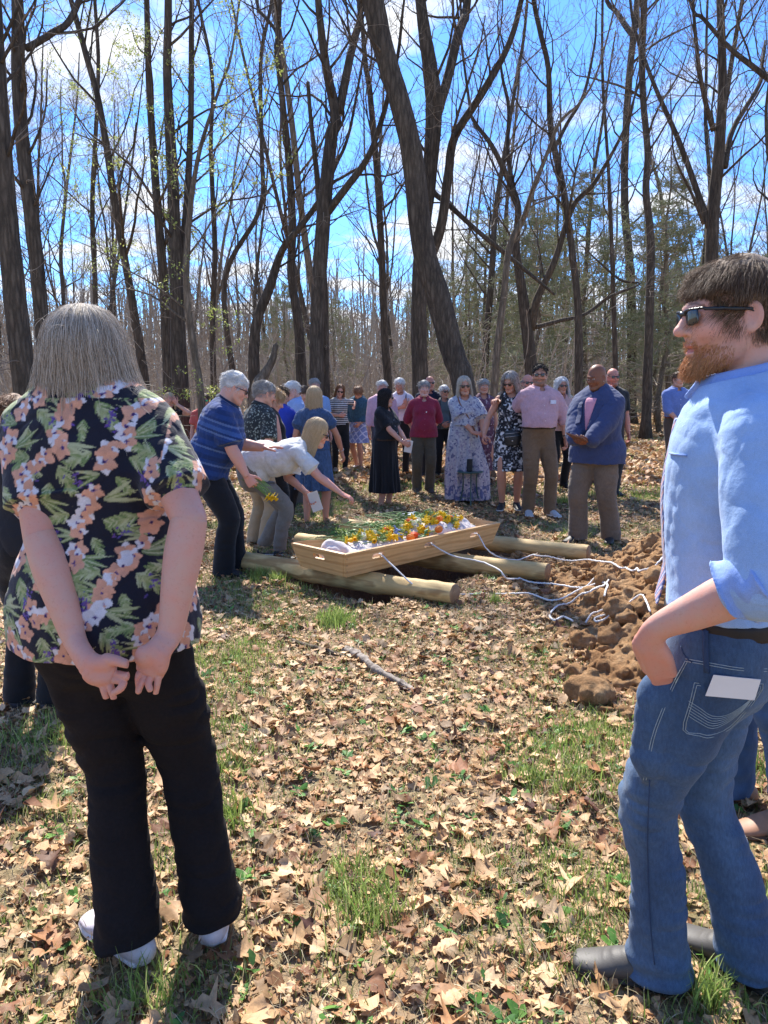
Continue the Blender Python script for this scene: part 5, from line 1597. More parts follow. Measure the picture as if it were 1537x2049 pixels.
# coffin: local x along it (from the low near end), y across to the back left, z up
CZ = 2 * ZL + .002
cA, cB, cC = GR(578, 1140, CZ), GR(692, 1156, CZ), GR(985, 1087, CZ)
cu = nrm(cC - cB); cw = np.array([-cu[1], cu[0], 0]); CL = np.linalg.norm(cC - cB); CW = abs(np.dot(cA - cB, cw)) + .02
coffin = empty('coffin', tuple(cB), math.atan2(cu[1], cu[0]), 'open pine coffin tray with flared sides and slotted handles, resting on the logs', 'coffin')
def cw_(p): return cB + cu * p[0] + cw * p[1] + A(0, 0, p[2])
CHH, CF, CTH = .188, .052, .021
from mathutils.geometry import tessellate_polygon
def panel(name, p0, ux, uz, outline, holes, th, mat, parent):
    """flat board: outline and holes in board coordinates, swept by th along the normal"""
    ux, uz = np.array(ux, float), nrm(uz); nz = nrm(np.cross(ux, uz))
    loops = [[Vector((a, b, 0)) for a, b in outline]] + [[Vector((a, b, 0)) for a, b in h] for h in holes]
    tri = tessellate_polygon(loops)
    flat = [v for lp in loops for v in lp]; n = len(flat)
    base = np.array([np.asarray(p0) + ux * v[0] + uz * v[1] for v in flat])
    V = np.vstack([base, base + nz * th])
    me = bpy.data.meshes.new(name); bm = bmesh_new()
    vs = [bm.verts.new(tuple(v)) for v in V]
    for t in tri:
        try: bm.faces.new([vs[i] for i in t]); bm.faces.new([vs[n + i] for i in reversed(t)])
        except ValueError: pass
    o = 0
    for lp in loops:
        m = len(lp)
        for i in range(m):
            j = (i + 1) % m; bm.faces.new([vs[o + i], vs[o + j], vs[n + o + j], vs[n + o + i]])
        o += m
    import bmesh
    bmesh.ops.recalc_face_normals(bm, faces=bm.faces)
    sharp = [e for e in bm.edges if len(e.link_faces) == 2 and e.calc_face_angle(0) > .6]
    bmesh.ops.bevel(bm, geom=sharp, offset=.0018, segments=2, affect='EDGES', clamp_overlap=True)
    bm.to_mesh(me); bm.free(); me.materials.append(mat)
    ob = bpy.data.objects.new(name, me); COL.objects.link(ob); ob.parent = parent
    return ob
def bmesh_new():
    import bmesh
    return bmesh.new()
def slot(cx, cy, w, h):
    r = h / 2; return [(cx + (w / 2 - r) * (1 if math.cos(a) >= 0 else -1) + r * math.cos(a), cy + r * math.sin(a)) for a in np.linspace(.01, 2 * math.pi + .01, 20, endpoint=False)]
sl = CHH / math.cos(math.atan2(CF, CHH))
hy = sl * .66
for s_ in (0, 1):
    y0 = 0 if s_ == 0 else CW
    yy = -CF if s_ == 0 else CF
    holes = [slot(CL * f, hy, .125, .040) for f in (.17, .50, .83)]
    if s_ == 0:
        panel('side_board', (0, y0, 0), (1, 0, 0), (0, yy, CHH), [(0, 0), (CL, 0), (CL + CF, sl), (-CF, sl)], holes, -CTH, M['pine'], coffin)
    else:
        panel('side_board', (0, y0, 0), (1, 0, 0), (0, yy, CHH), [(0, 0), (CL, 0), (CL + CF, sl), (-CF, sl)], holes, CTH, M['pine'], coffin)
for s_ in (0, 1):
    x0 = 0 if s_ == 0 else CL
    panel('end_board', (x0, 0, 0), (0, 1, 0), (-CF if s_ == 0 else CF, 0, CHH), [(.022, 0), (CW - .022, 0), (CW + CF - .022, sl - .0005), (-CF + .022, sl - .0005)], [slot(CW / 2, hy, .125, .040)], CTH if s_ == 0 else -CTH, M['pine_end'], coffin)
v = np.array([(.02, .02, .006), (CL - .02, .02, .006), (CL - .02, CW - .02, .006), (.02, CW - .02, .006)]); v2 = v + A(0, 0, .018)
mesh_obj('floor_board', np.vstack([v, v2]), np.array([(0, 3, 2, 1), (4, 5, 6, 7), (0, 1, 5, 4), (1, 2, 6, 5), (2, 3, 7, 6), (3, 0, 4, 7)]), M['pine'], coffin, smooth=False)
# screws near the corner
sv = []
for z in (.045, .095, .15):
    for x, y in ((.012 - CF * z / CHH * .9, -CF * z / CHH - .0005), ):
        F_ = Fld((x - .02, y - .02, z - .02), (x + .02, y + .02, z + .02), .0016); F_.ell((x, y, z), (.0045, .002, .0045), k=0); vv, qq = F_.mesh(); sv.append((vv, qq, (.12, .10, .08)))
vv, qq, cc = join(sv); mesh_obj('screws', vv, qq, M['leather'], coffin, cc)

# shrouded figure lying in the tray, head at the far end
M['shroud'] = mat_cloth('shroud cloth', 700, .9, .0008, .12, .2)
def shroud():
    F_ = Fld((-.02, -.06, .02), (CL + .06, CW + .08, .50), .0075)
    yc = CW / 2
    X = np.array([.10, .16, .30, .55, .80, 1.05, 1.30, 1.48, 1.58, 1.66]) / 1.78 * CL
    Zc = [.125, .12, .09, .095, .105, .12, .13, .11, .135, .13]; Wd = [.085, .09, .10, .12, .165, .18, .20, .12, .085, .07]; Dp = [.10, .095, .065, .075, .095, .11, .11, .085, .105, .09]
    F_.loft([(X[i], yc, Zc[i]) for i in range(10)], Wd, Dp, (0, 1, 0), k=.02)
    F_.loft([(X[1], yc, .10), (X[-1], yc, .10)], .19, .05, (0, 1, 0), k=.06)
    F_.disp(lambda x, y, z: .014 * fbm(x * .8, y, z, 7, 3, 2) - .013 * np.abs(np.sin(x * 16 + 7 * y + 3 * vnoise(x, y, z, 5, 2))) + .006 * vnoise(x, y, z, 30, 5))
    F_.clip((0, 0, .028), (0, 0, -1))
    V, Q = F_.mesh()
    for s_, nrm_ in (('x', 1),):
        lim = CF * (V[:, 2] / CHH) - .026
        V[:, 1] = np.clip(V[:, 1], -lim + 0.0, CW + lim); V[:, 0] = np.clip(V[:, 0], -lim, CL + lim)
    C = np.tile(np.array([.66, .59, .56]), (len(V), 1))
    o = mesh_obj('shroud', V, Q, M['shroud'], None, C)
    o.location = coffin.location; o.rotation_euler = coffin.rotation_euler
    tag(o, 'pale cream shroud wrapped round the figure lying in the pine coffin', 'shroud')
    return V, Q
SV, SQ = shroud()
SBV = BVHTree.FromPolygons([tuple(map(float, p)) for p in SV], [tuple(map(int, f)) for f in SQ])
# flowers
M['petal'] = mat_leaf('petal', .5, .3, 120, (.88, 1.1))
M['stem'] = mat_leaf('stem', .5, .15, 60, (.8, 1.1))
def flower_proto(kind):
    """bloom at the origin facing +z-ish along +x stem direction; returns [(V,Q,C)] stem, bloom"""
    rs = np.random.RandomState(hash(kind) % 1000 if False else sum(map(ord, kind)))
    L = .30
    st = Fld((-L - .02, -.05, -.03), (.03, .05, .05), .0035)
    st.loft([(-L, 0, -.012), (-L * .5, .008, .0), (0, 0, .0)], .0032, k=0)
    if kind in ('daffodil', 'green'):
        st.loft([(-L * .95, .01, -.01), (-L * .6, .02, .012), (-L * .1, .035, .008)], [.004, .006, .002], .0016, (0, 1, .3), k=0)
        st.loft([(-L * .9, -.01, -.01), (-L * .5, -.025, .01), (-.02, -.038, .02)], [.004, .006, .002], .0016, (0, 1, -.3), k=0)
    else:
        for k in range(3): 
            x = -L * (.3 + .2 * k); s_ = (-1) ** k
            st.loft([(x, 0, 0), (x + .03, s_ * .022, .012), (x + .06, s_ * .034, .006)], [.004, .013, .002], [.002, .0018, .001], (1, 0, 0), k=0)
    v, q = st.mesh(); stem = (v, q, np.array({'daffodil': (.14, .25, .06), 'green': (.16, .26, .08), 'blue': (.2, .3, .14)}.get(kind, (.11, .22, .05))))
    b = Fld((-.03, -.055, -.055), (.075, .055, .055), .0028); C = None
    col = {'daffodil': (.85, .62, .03), 'gold': (.86, .62, .03), 'tulip': (.80, .10, .015), 'rose': (.85, .28, .05), 'white': (.80, .78, .60), 'blue': (.28, .36, .62), 'green': (.30, .42, .12)}[kind]
    if kind == 'daffodil':
        for k in range(6):
            a = k * math.pi / 3 + .2; d = A(0, math.cos(a), math.sin(a))
            b.loft([A(.002, 0, 0), A(.006, 0, 0) + d * .022, A(-.002, 0, 0) + d * .040], [.006, .0125, .003], [.0022, .002, .0014], np.cross((1, 0, 0), d), k=.002)
        b.loft([(.0, 0, 0), (.022, 0, 0), (.032, 0, 0)], [.008, .011, .015], k=.002); b.ell((.034, 0, 0), (.014, .010, .010), mode='sub', k=.001)
    elif kind in ('tulip', 'rose'):
        b.ell((.018, 0, 0), (.026, .020, .020), k=.002); b.ell((.044, 0, 0), (.016, .012, .012), mode='sub', k=.002)
        b.disp(lambda x, y, z: -.003 * np.abs(np.sin(3 * np.arctan2(y, z))) )
    elif kind == 'green':
        for k in range(14):
            a = rs.rand(3) * 2 - 1; b.loft([(-.015, 0, 0), A(.01, 0, 0) + a * .02, A(.02, 0, 0) + a * .036], [.002, .006, .001], [.001, .0016, .001], rs.rand(3), k=0)
    else:
        for k in range(26 if kind != 'blue' else 12):
            a = nrm(rs.randn(3) + A(.8, 0, 0)); r = .026 if kind != 'blue' else .034
            b.loft([A(.004, 0, 0), A(.004, 0, 0) + a * r], [.003, .0062 if kind != 'blue' else .0045], [.002, .0035], rs.rand(3), k=.001)
        b.ell((.006, 0, 0), .014, k=.002)
    v, q = b.mesh()
    c = np.tile(np.array(col), (len(v), 1)) * (.85 + .25 * np.clip(v[:, 0:1] / .03, 0, 1))
    if kind == 'daffodil': c[(v[:, 0] > .018)] = (.88, .52, .01)
    return stem, (v, q, c)
def flowers():
    rs = np.random.RandomState(9); protos = {}
    lab = {'daffodil': 'yellow daffodil with a trumpet bloom lying on the pale shroud', 'gold': 'golden yellow chrysanthemum lying on the pale shroud', 'tulip': 'red-orange tulip laid among the coffin flowers',
           'rose': 'soft orange rose laid among the coffin flowers', 'white': 'creamy white carnation laid among the coffin flowers', 'blue': 'small pale blue blossom spray among the coffin flowers', 'green': 'leafy green sprig without a bloom among the coffin flowers'}
    def place(kind, x, y, az, sc, dz=.0, tip=0):
        hit = SBV.ray_cast(Vector((x, y, .7)), Vector((0, 0, -1)))
        z = (hit[0].z if hit[0] is not None else .20) + dz
        z = max(z, .125)
        if kind not in protos:
            stm, blm = flower_proto(kind)
            r = empty('flower', (0, 0, 0), 0, lab[kind], 'flower', 'cut flowers strewn over the shroud')
            mesh_obj('stem', stm[0], stm[1], M['stem'], r, stm[2])
            mesh_obj('bloom' if kind != 'green' else 'leaf_cluster', blm[0], blm[1], M['petal'] if kind != 'green' else M['stem'], r, blm[2])
            protos[kind] = r; o = r
        else:
            p = protos[kind]; o = p.copy(); COL.objects.link(o)
            for ch in p.children: k = ch.copy(); COL.objects.link(k); k.parent = o
        w = cw_((x, y, z)); o.location = w
        o.rotation_euler = (rs.uniform(-.6, .6), tip, math.atan2(cu[1], cu[0]) + az); o.scale = (sc,) * 3
    # blooms gathered in three heaps, stems pointing back to the upper left
    for n, cx, cy, sx, sy, mixk in ((18, .50, .30, .13, .09, ['daffodil', 'daffodil', 'white', 'gold', 'white', 'daffodil', 'green', 'gold']), (13, .76, .17, .10, .06, ['gold', 'gold', 'tulip', 'green', 'daffodil', 'white']),
                                    (30, 1.08, .20, .17, .09, ['gold', 'daffodil', 'gold', 'tulip', 'daffodil', 'rose', 'white', 'gold', 'blue', 'green']), (16, 1.36, .26, .10, .07, ['tulip', 'gold', 'rose', 'daffodil', 'green', 'gold'])):
        for i in range(n):
            k = mixk[i % len(mixk)]
            place(k, (cx + rs.randn() * sx) / 1.78 * CL * 1.0, cy * CW / .5 + rs.randn() * sy, -1.9 + rs.randn() * .55 + (0.9 if rs.rand() < .3 else 0), rs.uniform(1.05, 1.45), .008 + .035 * rs.rand(), rs.uniform(-.25, .1))
    for i in range(26):
        place('green', rs.uniform(.25, 1.3) / 1.78 * CL, CW * rs.uniform(.35, .95), -1.7 + rs.randn() * .5, rs.uniform(.9, 1.3), .012 + .04 * rs.rand(), rs.uniform(-.2, .2))
flowers()
def place_card(c, ux, uy, th, name, label, cat='card', lines=0):
    ux, uy = np.array(ux, float), np.array(uy, float); n = nrm(np.cross(ux, uy)) * th
    c = np.array(c, float); q = [c - ux - uy, c + ux - uy, c + ux + uy, c - ux + uy]
    V = np.array(q + [p + n for p in q]) - c
    o = mesh_obj(name, V, np.array([(0, 3, 2, 1), (4, 5, 6, 7), (0, 1, 5, 4), (1, 2, 6, 5), (2, 3, 7, 6), (3, 0, 4, 7)]), M['paper'], None, smooth=False)
    o.location = tuple(c)
    return tag(o, label, cat)
place_card(cw_((1.30 / 1.78 * CL, CW + .02, .245)), cu * .11, cw * .05 + A(0, 0, .02), .003, 'paper_card', 'white folded paper laid on the flowers by the far side board', 'paper')

# ropes
def rope(name, pts, r, label, lift=.006):
    P = resamp(np.array(pts, float), 5)
    n = len(P); rs = np.random.RandomState(len(pts))
    P[:, 2] += .0015 * rs.randn(n)
    s_ = np.cumsum(np.r_[0, np.linalg.norm(np.diff(P, axis=0), axis=1)])
    v, q = tube(P, r * (1 + .10 * np.sin(s_ * 2 * math.pi / .016)), 8, 0)
    o = mesh_obj('rope', v, q, M['rope']); return tag(o, label, 'rope', None)
m, nt, b = new_mat('white rope'); n_ = noise_n(nt, 500, 3, .6); r_ = ramp(nt, n_.outputs['Fac'], [(.35, (.50, .48, .45)), (.6, (.80, .79, .77))]); nt.links.new(r_.outputs[0], b.inputs['Base Color']); b.inputs['Roughness'].default_value = .85; bump(nt, b, n_.outputs['Fac'], .6, .002); M['rope'] = m
def slotp(f, out=.0, dx=.04): z = hy * math.cos(math.atan2(CF, CHH)); return cw_((CL * f + dx, -CF * z / CHH - out, z - .012))
def mz(x, y): return MH(x, y)
# ------------------------------------------------------------------ the heap of dug earth
def MHb(x, y):
    r1 = np.exp(-(((x - 2.35) / .62) ** 2 + ((y - 5.75) / .70) ** 2)) * .40
    r2 = np.exp(-(((x - 2.12) / .55) ** 2 + ((y - 4.75) / .80) ** 2)) * .38
    r3 = np.exp(-(((x - 1.50) / .30) ** 2 + ((y - 4.0) / .36) ** 2)) * .22
    r4 = np.exp(-(((x - 2.1) / .5) ** 2 + ((y - 3.9) / .5) ** 2)) * .25
    return np.maximum.reduce([r1 + r2 * .35, r2 + r1 * .3, r3, r4 + r3 * .2])
def mound():
    rs = np.random.RandomState(3)
    F_ = Fld((.75, 3.2, -.06), (3.4, 7.1, .62), .0125)
    x, y, z = F_.grid((slice(None),) * 3)
    h = MHb(x, y) + .04 * fbm(x[:, :, 0], y[:, :, 0] , x[:, :, 0] * 0 + y[:, :, 0] * 0, 5, 3, 3)[:, :, None] - .035
    F_.d = ((z - h) * .8).astype(np.float32) + 0 * F_.d
    n = 5200
    for i in range(n):
        px_, py_ = rs.uniform(.9, 3.1), rs.uniform(3.4, 6.9)
        b_ = float(MHb(px_, py_))
        if b_ < .05 and rs.rand() < .6: continue
        r = min(rs.lognormal(math.log(.017), .62), .085)
        if b_ < .06: r = min(r, .03)
        F_.ell((px_, py_, max(b_ - .03, gh(px_, py_)) + r * .45), np.array([1, rs.uniform(.7, 1.2), rs.uniform(.6, .95)]) * r, rotm('Z', rs.rand() * 3) @ rotm('X', rs.rand() * 1.5), k=.005)
    F_.disp(lambda x, y, z: -.022 * (.5 - np.abs(vnoise(x, y, z, 17, 3))).clip(0, 1) + .014 * vnoise(x, y, z, 38, 6) + .007 * vnoise(x, y, z, 85, 2) + .004, .05)
    V, Q = F_.mesh()
    keep = V[:, 2] > -.02
    o = mesh_obj('dug_earth', V, Q, M['earth']); tag(o, kind='stuff')
    # light table of heights
    bv = BVHTree.FromPolygons([tuple(map(float, p)) for p in V], [tuple(map(int, f)) for f in Q])
    def H(x, y):
        hit = bv.ray_cast(Vector((x, y, 2)), Vector((0, 0, -1)))
        g = float(gh(x, y)); return max(g, hit[0].z) if hit[0] is not None else g
    return H
def mat_earth():
    m, nt, b = new_mat('dug earth')
    n1 = noise_n(nt, 6, 6, .7); n2 = noise_n(nt, 60, 6, .7); n3 = noise_n(nt, 240, 4, .7)
    c = ramp(nt, n1.outputs['Fac'], [(.3, (.29, .15, .068)), (.5, (.45, .26, .125)), (.7, (.58, .38, .21))])
    v = ramp(nt, n2.outputs['Fac'], [(.3, (.68,) * 3), (.65, (1.12,) * 3)])
    nt.links.new(mix(nt, c.outputs[0], v.outputs[0], 1.0, 'MULTIPLY'), b.inputs['Base Color']); b.inputs['Roughness'].default_value = .96; b.inputs['Specular IOR Level'].default_value = .1
    p = bump(nt, b, n2.outputs['Fac'], .9, .015); bump(nt, b, n3.outputs['Fac'], .8, .005, p)
    return m
M['earth'] = mat_earth()
MH = mound()
def clods():
    rs = np.random.RandomState(8)
    for k, (px_, py_, r, lb) in enumerate([(1178, 1385, .115, 'biggest rough clod of orange earth at the near end of the heap'), (1168, 1283, .075, 'round clod lying at the left edge of the earth heap'), (1215, 1165, .10, 'dark clod on top of the earth heap beside the rope'),
                                      (1238, 1232, .085, 'clod high on the heap just above the loose rope end'), (1225, 1300, .08, 'clod between the rope ends and the biggest clod'), (1150, 1340, .06, 'small clod lying alone on the leaves left of the heap')]):
        g = GR(px_, py_, .12 if k in (2, 3) else .05)
        F_ = Fld((-.2, -.2, -.2), (.2, .2, .2), .011)
        F_.ell((0, 0, 0), A(1, .85, .75) * r, k=0)
        for j in range(22):
            d = nrm(rs.randn(3)); F_.ell(d * r * .75, r * rs.uniform(.15, .42), k=.012)
        F_.disp(lambda x, y, z: .10 * r * fbm(x, y, z, 1.1 / r, k * 9, 3) + .008 * vnoise(x, y, z, 60, k))
        v, q = F_.mesh(); o = mesh_obj('earth_clod', v, q, M['earth']); o.location = (g[0], g[1], MH(g[0], g[1]) + r * .35); tag(o, lb, 'clod', 'large clods on the earth heap')
clods()
def onto(px_, py_, dz=.02):
    """point on the ground or heap under a spot of the layout"""
    z = .0
    for _ in range(6):
        g = GR(px_, py_, z); z = MH(g[0], g[1])
    return A(g[0], g[1], z + dz)
def laid(pts):
    Q = resamp(np.array([(a, b, 0) for a, b in pts], float), 6); P = []
    for a, b, _ in Q:
        z = 0.0
        for _k in range(5):
            g = GR(a, b, z); z = max(float(MHb(g[0], g[1])) * .95, 0)
        zz = max(MH(g[0] + dx, g[1] + dy) for dx in (-.02, 0, .02) for dy in (-.02, 0, .02))
        P.append(A(g[0], g[1], zz + .008))
    P = np.array(P); m = P[:, 2].copy()
    for _k in range(4): m[1:-1] = np.maximum(m[1:-1], (m[:-2] + m[2:]) / 2)
    for _k in range(3): m[1:-1] = (m[:-2] + m[1:-1] * 2 + m[2:]) / 4
    P[:, 2] = m
    return list(P)
def rope_path(air, laid): return [np.array(a, float) for a in air] + [onto(*p) for p in laid]
s1, s2, s3 = slotp(.17), slotp(.50), slotp(.83)
rope('rope', [s1 + A(-.02, .05, .01), s1 + A(.012, -.02, 0)] + [PT(830, 1172, 5.45), PT(875, 1192, 5.6)] + laid([(930, 1190), (985, 1188), (1050, 1195), (1105, 1208), (1160, 1196), (1195, 1175), (1213, 1168), (1205, 1158), (1197, 1170), (1215, 1185), (1209, 1210)]), .0065, 'white rope from the low end slot of the coffin, trailing straight over the leaves')
rope('rope', [s2 + A(-.02, .05, .01), s2 + A(.012, -.02, 0), GR(905, 1112, ZL * 2 + .025), GR(960, 1123, ZL * 2 + .012), GR(998, 1140, ZL * 2 - .005), PT(1015, 1158, 5.75)] + laid([(1040, 1168), (1100, 1174), (1165, 1182), (1190, 1170), (1212, 1158), (1222, 1165), (1205, 1190), (1178, 1212), (1150, 1210), (1125, 1215), (1100, 1240), (1110, 1252), (1128, 1242), (1146, 1250)]), .0065, 'white rope from the middle coffin slot, looping over the near side of the heap')
rope('rope', [s3 + A(-.02, .05, .01), s3 + A(.012, -.02, 0), GR(975, 1100, ZL * 2 + .012), GR(1005, 1117, .10), onto(1035, 1128)] + laid([(1065, 1122), (1100, 1124), (1160, 1132), (1222, 1141), (1262, 1158), (1285, 1142), (1310, 1135), (1345, 1137)]), .0065, 'white rope from the head end slot, running over the top of the heap')
rope('rope', laid([(1172, 1247), (1190, 1232), (1207, 1228), (1222, 1232), (1212, 1240), (1190, 1243), (1200, 1248), (1230, 1252), (1262, 1230), (1300, 1240)]), .006, 'short frayed white rope end lying by itself in the middle of the earth heap')

# dead branch on the leaves, rotten leaning stub behind
def stick():
    a, b = GR(690, 1300, .02), GR(832, 1384, .02)
    P = np.array([a + (b - a) * t + A(.012 * math.sin(t * 9), .01 * math.cos(t * 7), .012 * math.sin(t * 5)) for t in np.linspace(0, 1, 22)])
    v, q = tube(P, .024 * (1 + .22 * np.random.RandomState(2).randn(22).clip(-1, 1)) * np.linspace(1, .55, 22), 14, .35, 5)
    m_, nt_, b_ = new_mat('dead barkless wood'); n1 = noise_n(nt_, 30, 6, .75, stretch=(1, 1, 1)); r1 = ramp(nt_, n1.outputs['Fac'], [(.35, (.07, .05, .04)), (.5, (.24, .20, .165)), (.7, (.38, .33, .28))]); nt_.links.new(r1.outputs[0], b_.inputs['Base Color']); b_.inputs['Roughness'].default_value = .95; bump(nt_, b_, n1.outputs['Fac'], .9, .012)
    tag(mesh_obj('dead_branch', v, q, m_), 'crumbling grey dead branch lying on the leaves in the middle of the clearing', 'branch')
    P = np.array([onto(575, 1280, .01), onto(610, 1296, .02), onto(650, 1305, .015), onto(690, 1318, .01)])
    v, q = tube(resamp(P, 5), .012 * np.ones(16), 8, .3, 2); tag(mesh_obj('dead_branch', v, q, M['bark2']), 'thin brown twig lying just behind the grey dead branch', 'branch')
    P = np.array([PT(512, 790, 14.2), PT(528, 752, 14.2), PT(545, 720, 14.2), PT(553, 690, 14.2)]); P = np.vstack([[P[0][0] - .3, 14.2, -.05], P])
    v, q = tube(resamp(P, 5), np.linspace(.13, .05, 21), 10, .4, 4); tag(mesh_obj('broken_trunk', v, q, M['bark2']), 'rotten reddish broken trunk leaning behind the man in the striped polo', 'stump')
stick()
# side table with speaker
def table():
    g = GR(940, 1012); root = empty('side_table', tuple(g), 0, 'small round dark green garden table with splayed legs, standing before the long floral dress', 'table')
    mt = mat_plain('green enamel', (.035, .085, .075), .4, 0, .2, 30)
    H, R = .46, .17
    F_ = Fld((-.2, -.2, H - .05), (.2, .2, H + .03), .006); F_.loft([(0, 0, H - .012), (0, 0, H)], R, k=0, cap=.05); F_.loft([(0, 0, H - .002), (0, 0, H + .012)], R - .012, mode='sub', k=.004, cap=.05)
    v, q = F_.mesh(); mesh_obj('tabletop', v, q, mt, root)
    for k in range(3):
        a = k * 2.094 + .5; c, s_ = math.cos(a), math.sin(a)
        v, q = tube(resamp(np.array([(c * .11, s_ * .11, H - .012), (c * .10, s_ * .10, .30), (c * .13, s_ * .13, .10), (c * .175, s_ * .175, .0)]), 4), .009 * np.ones(13), 8, 0); mesh_obj('leg', v, q, mt, root)
    a = np.linspace(0, 2 * math.pi, 25); v, q = tube(np.stack([np.cos(a) * .125, np.sin(a) * .125, a * 0 + .12], -1), .005 * np.ones(25), 6, 0); mesh_obj('ring_brace', v, q, mt, root)
    F_ = Fld((-.06, -.06, -.01), (.06, .06, .2), .004); F_.loft([(0, 0, .002), (0, 0, .155)], .038, k=0, cap=.15); F_.disp(lambda x, y, z: .0008 * np.sin(z * 900))
    v, q = F_.mesh(); sp = empty('speaker', (g[0] - .01, g[1], H + .001), 0, 'black cylindrical speaker standing on the small green table', 'speaker')
    mesh_obj('speaker_body', v, q, mat_plain('black mesh', (.012, .012, .014), .7, 0, .2, 300), sp)
    a = np.linspace(0, 2 * math.pi, 25); v, q = tube(np.stack([np.cos(a) * .030, np.sin(a) * .030, a * 0 + .158], -1), .003 * np.ones(25), 6, 0); mesh_obj('control_ring', v, q, M['frame'], sp)
table()
# ------------------------------------------------------------------ the mourners
def spot(px_, top, Y, H=None):
    r = ray(px_, top); X = Y * ray(px_, 860)[0] / ray(px_, 860)[1]
    h = CAM_H + Y * r[2] / r[1]
    if H is None: return dict(pos=(X, Y), H=h)
    return dict(pos=(X, Y), H=H, z0=min(.03, h - H))
GREY = [(.22, .21, .20), (.42, .40, .38)]; WHITE = [(.55, .54, .52), (.80, .79, .77)]; BROWN = [(.06, .035, .02), (.14, .08, .045)]; DARK = [(.012, .009, .008), (.035, .025, .02)]
BLOND = [(.42, .29, .15), (.66, .50, .30)]; ASH = [(.36, .30, .23), (.58, .52, .43)]; AUBURN = [(.16, .07, .03), (.30, .15, .07)]
def C_(**k): return k
def polo(V, J):
    ax = nrm(J['tors'][6] - J['tors'][1]); t = (V - J['tors'][1]) @ ax
    C = np.tile(np.array([.012, .036, .135]), (len(V), 1))
    C[((t / .075) % 1) < .5] = (.016, .05, .19)
    for c0 in (.08, .20, .33, .42): C[np.abs(t - c0) < .008] = (.09, .15, .32)
    C[np.abs(t - .37) < .016] = (.04, .10, .30)
    return C
def floral(base, cols, sc=34, th=.32, seed=1):
    def f(V, J):
        C = np.tile(np.array(base, float), (len(V), 1)); g = .004 * vnoise(V[:, 0], V[:, 1], V[:, 2], 60, 2)
        for i, c in enumerate(cols):
            n = vnoise(V[:, 0] + g, V[:, 1] * .6, V[:, 2] + g, sc * (1 + .3 * i), seed + 5 * i)
            C[n > th + .02 * i] = c
        return C
    return f
def maxi(V, J):
    C = floral((.40, .40, .44), [(.13, .14, .24), (.30, .27, .36), (.52, .50, .52)], 42, .38, 3)(V, J)
    z = V[:, 2]
    fade = np.clip((z - .25) / .6, 0, 1)[:, None]
    C = C * (fade * np.array([1, 1, 1]) + (1 - fade) * np.array([1.12, 1.0, 1.04]))
    b = (z < .24) & (vnoise(V[:, 0], V[:, 1], z, 30, 9) > .1); C[b] = (.12, .13, .26)
    return C
def bw(V, J):
    C = np.tile(np.array([.018, .018, .022]), (len(V), 1)); n = vnoise(V[:, 0], V[:, 1] * .5, V[:, 2], 44, 4); m = vnoise(V[:, 0], V[:, 1] * .5, V[:, 2], 70, 8)
    C[m > .25] = (.22, .22, .24); C[n > .34] = (.72, .72, .72)
    z = V[:, 2]; x = np.abs(V[:, 0]); top = (z > 1.30 * J['s']) & (x > .10) ; C[top] = (.012, .012, .014)
    return C
def diamonds(V, J):
    a = np.abs(((V[:, 0] * 9 + V[:, 2] * 7) % 1) - .5); b = np.abs(((V[:, 0] * 9 - V[:, 2] * 7) % 1) - .5)
    C = np.tile(np.array([.24, .28, .52]), (len(V), 1)); C[(a < .1) | (b < .1)] = (.62, .62, .78); return C
def heather(c, v=.25, sc=130, s=2): 
    def f(V, J):
        n = vnoise(V[:, 0], V[:, 1], V[:, 2] * .5, sc, s)[:, None]; return np.array(c) * (1 + v * n)
    return f
BLK = (.010, .010, .012)
P_ = []
def add(id, label, **k): k['id'] = id; k['label'] = label; P_.append(k)
add('w1', 'long-blonde person in a black top shading the eyes with both raised hands', **spot(341, 784, 12.0, 1.62), sex='f', rz=205, hair='long', haircol=BLOND, len=-.25, seed=2, head=(8, 0, 0), R=C_(to=(.06, .17, 1.56), hint=(.8, .6, -.5), dir=(-.5, .1, .9), palm=(0, -1, 0)), L=C_(to=(-.09, .17, 1.55), hint=(-.8, .6, -.5), dir=(.5, .1, .9), palm=(0, -1, 0)), top=C_(col=BLK, sleeve=.35), bot=C_(kind='trousers', col=(.03, .03, .04)), shoes=C_(col=BLK))
add('m2', 'person in a coral polo shirt wearing green mirrored sunglasses', **spot(411, 786, 13.0, 1.68), rz=195, hair='short', haircol=BROWN, glasses='mirror', skin='pink', seed=3, top=C_(col=(.62, .13, .11), sleeve=.6, collar=(.62, .13, .11)), bot=C_(kind='trousers', col=(.12, .10, .07)))
add('polo', 'white-haired person in a blue striped polo shirt and sunglasses, holding daffodils', pos=(-1.37, 6.25), H=1.74, rz=-86, fat=.75, lean=21, hip=(0, -.07, -.02), head=(14, 8, 0), hair='short', haircol=WHITE, vol=.02, slen=.03, strands=4500, glasses='sun', skin='pink', seed=4, res=.007, arm=1.12,
    R=C_(to=(.20, .30, .77), hint=(.3, -1, -.2), dir=(0, .55, -.8), palm=(-1, .1, -.1), curl='grip'), L=C_(to=(-.20, .37, 1.05), hint=(-.4, -.6, -.6), dir=(-.1, 1, .05), palm=(0, .1, -1), curl='open'), fR=(.10, .05, 0, -6), fL=(-.11, .13, 0, 8),
    top=C_(col=polo, sleeve=.85, hem=.86, sw=.030, e=.020, flare=.02, collar=(.012, .022, .06), neck=.04, fold=.008), bot=C_(kind='trousers', col=(.008, .009, .013), lw=1.15, hemr=.085), shoes=C_(col=BLK))
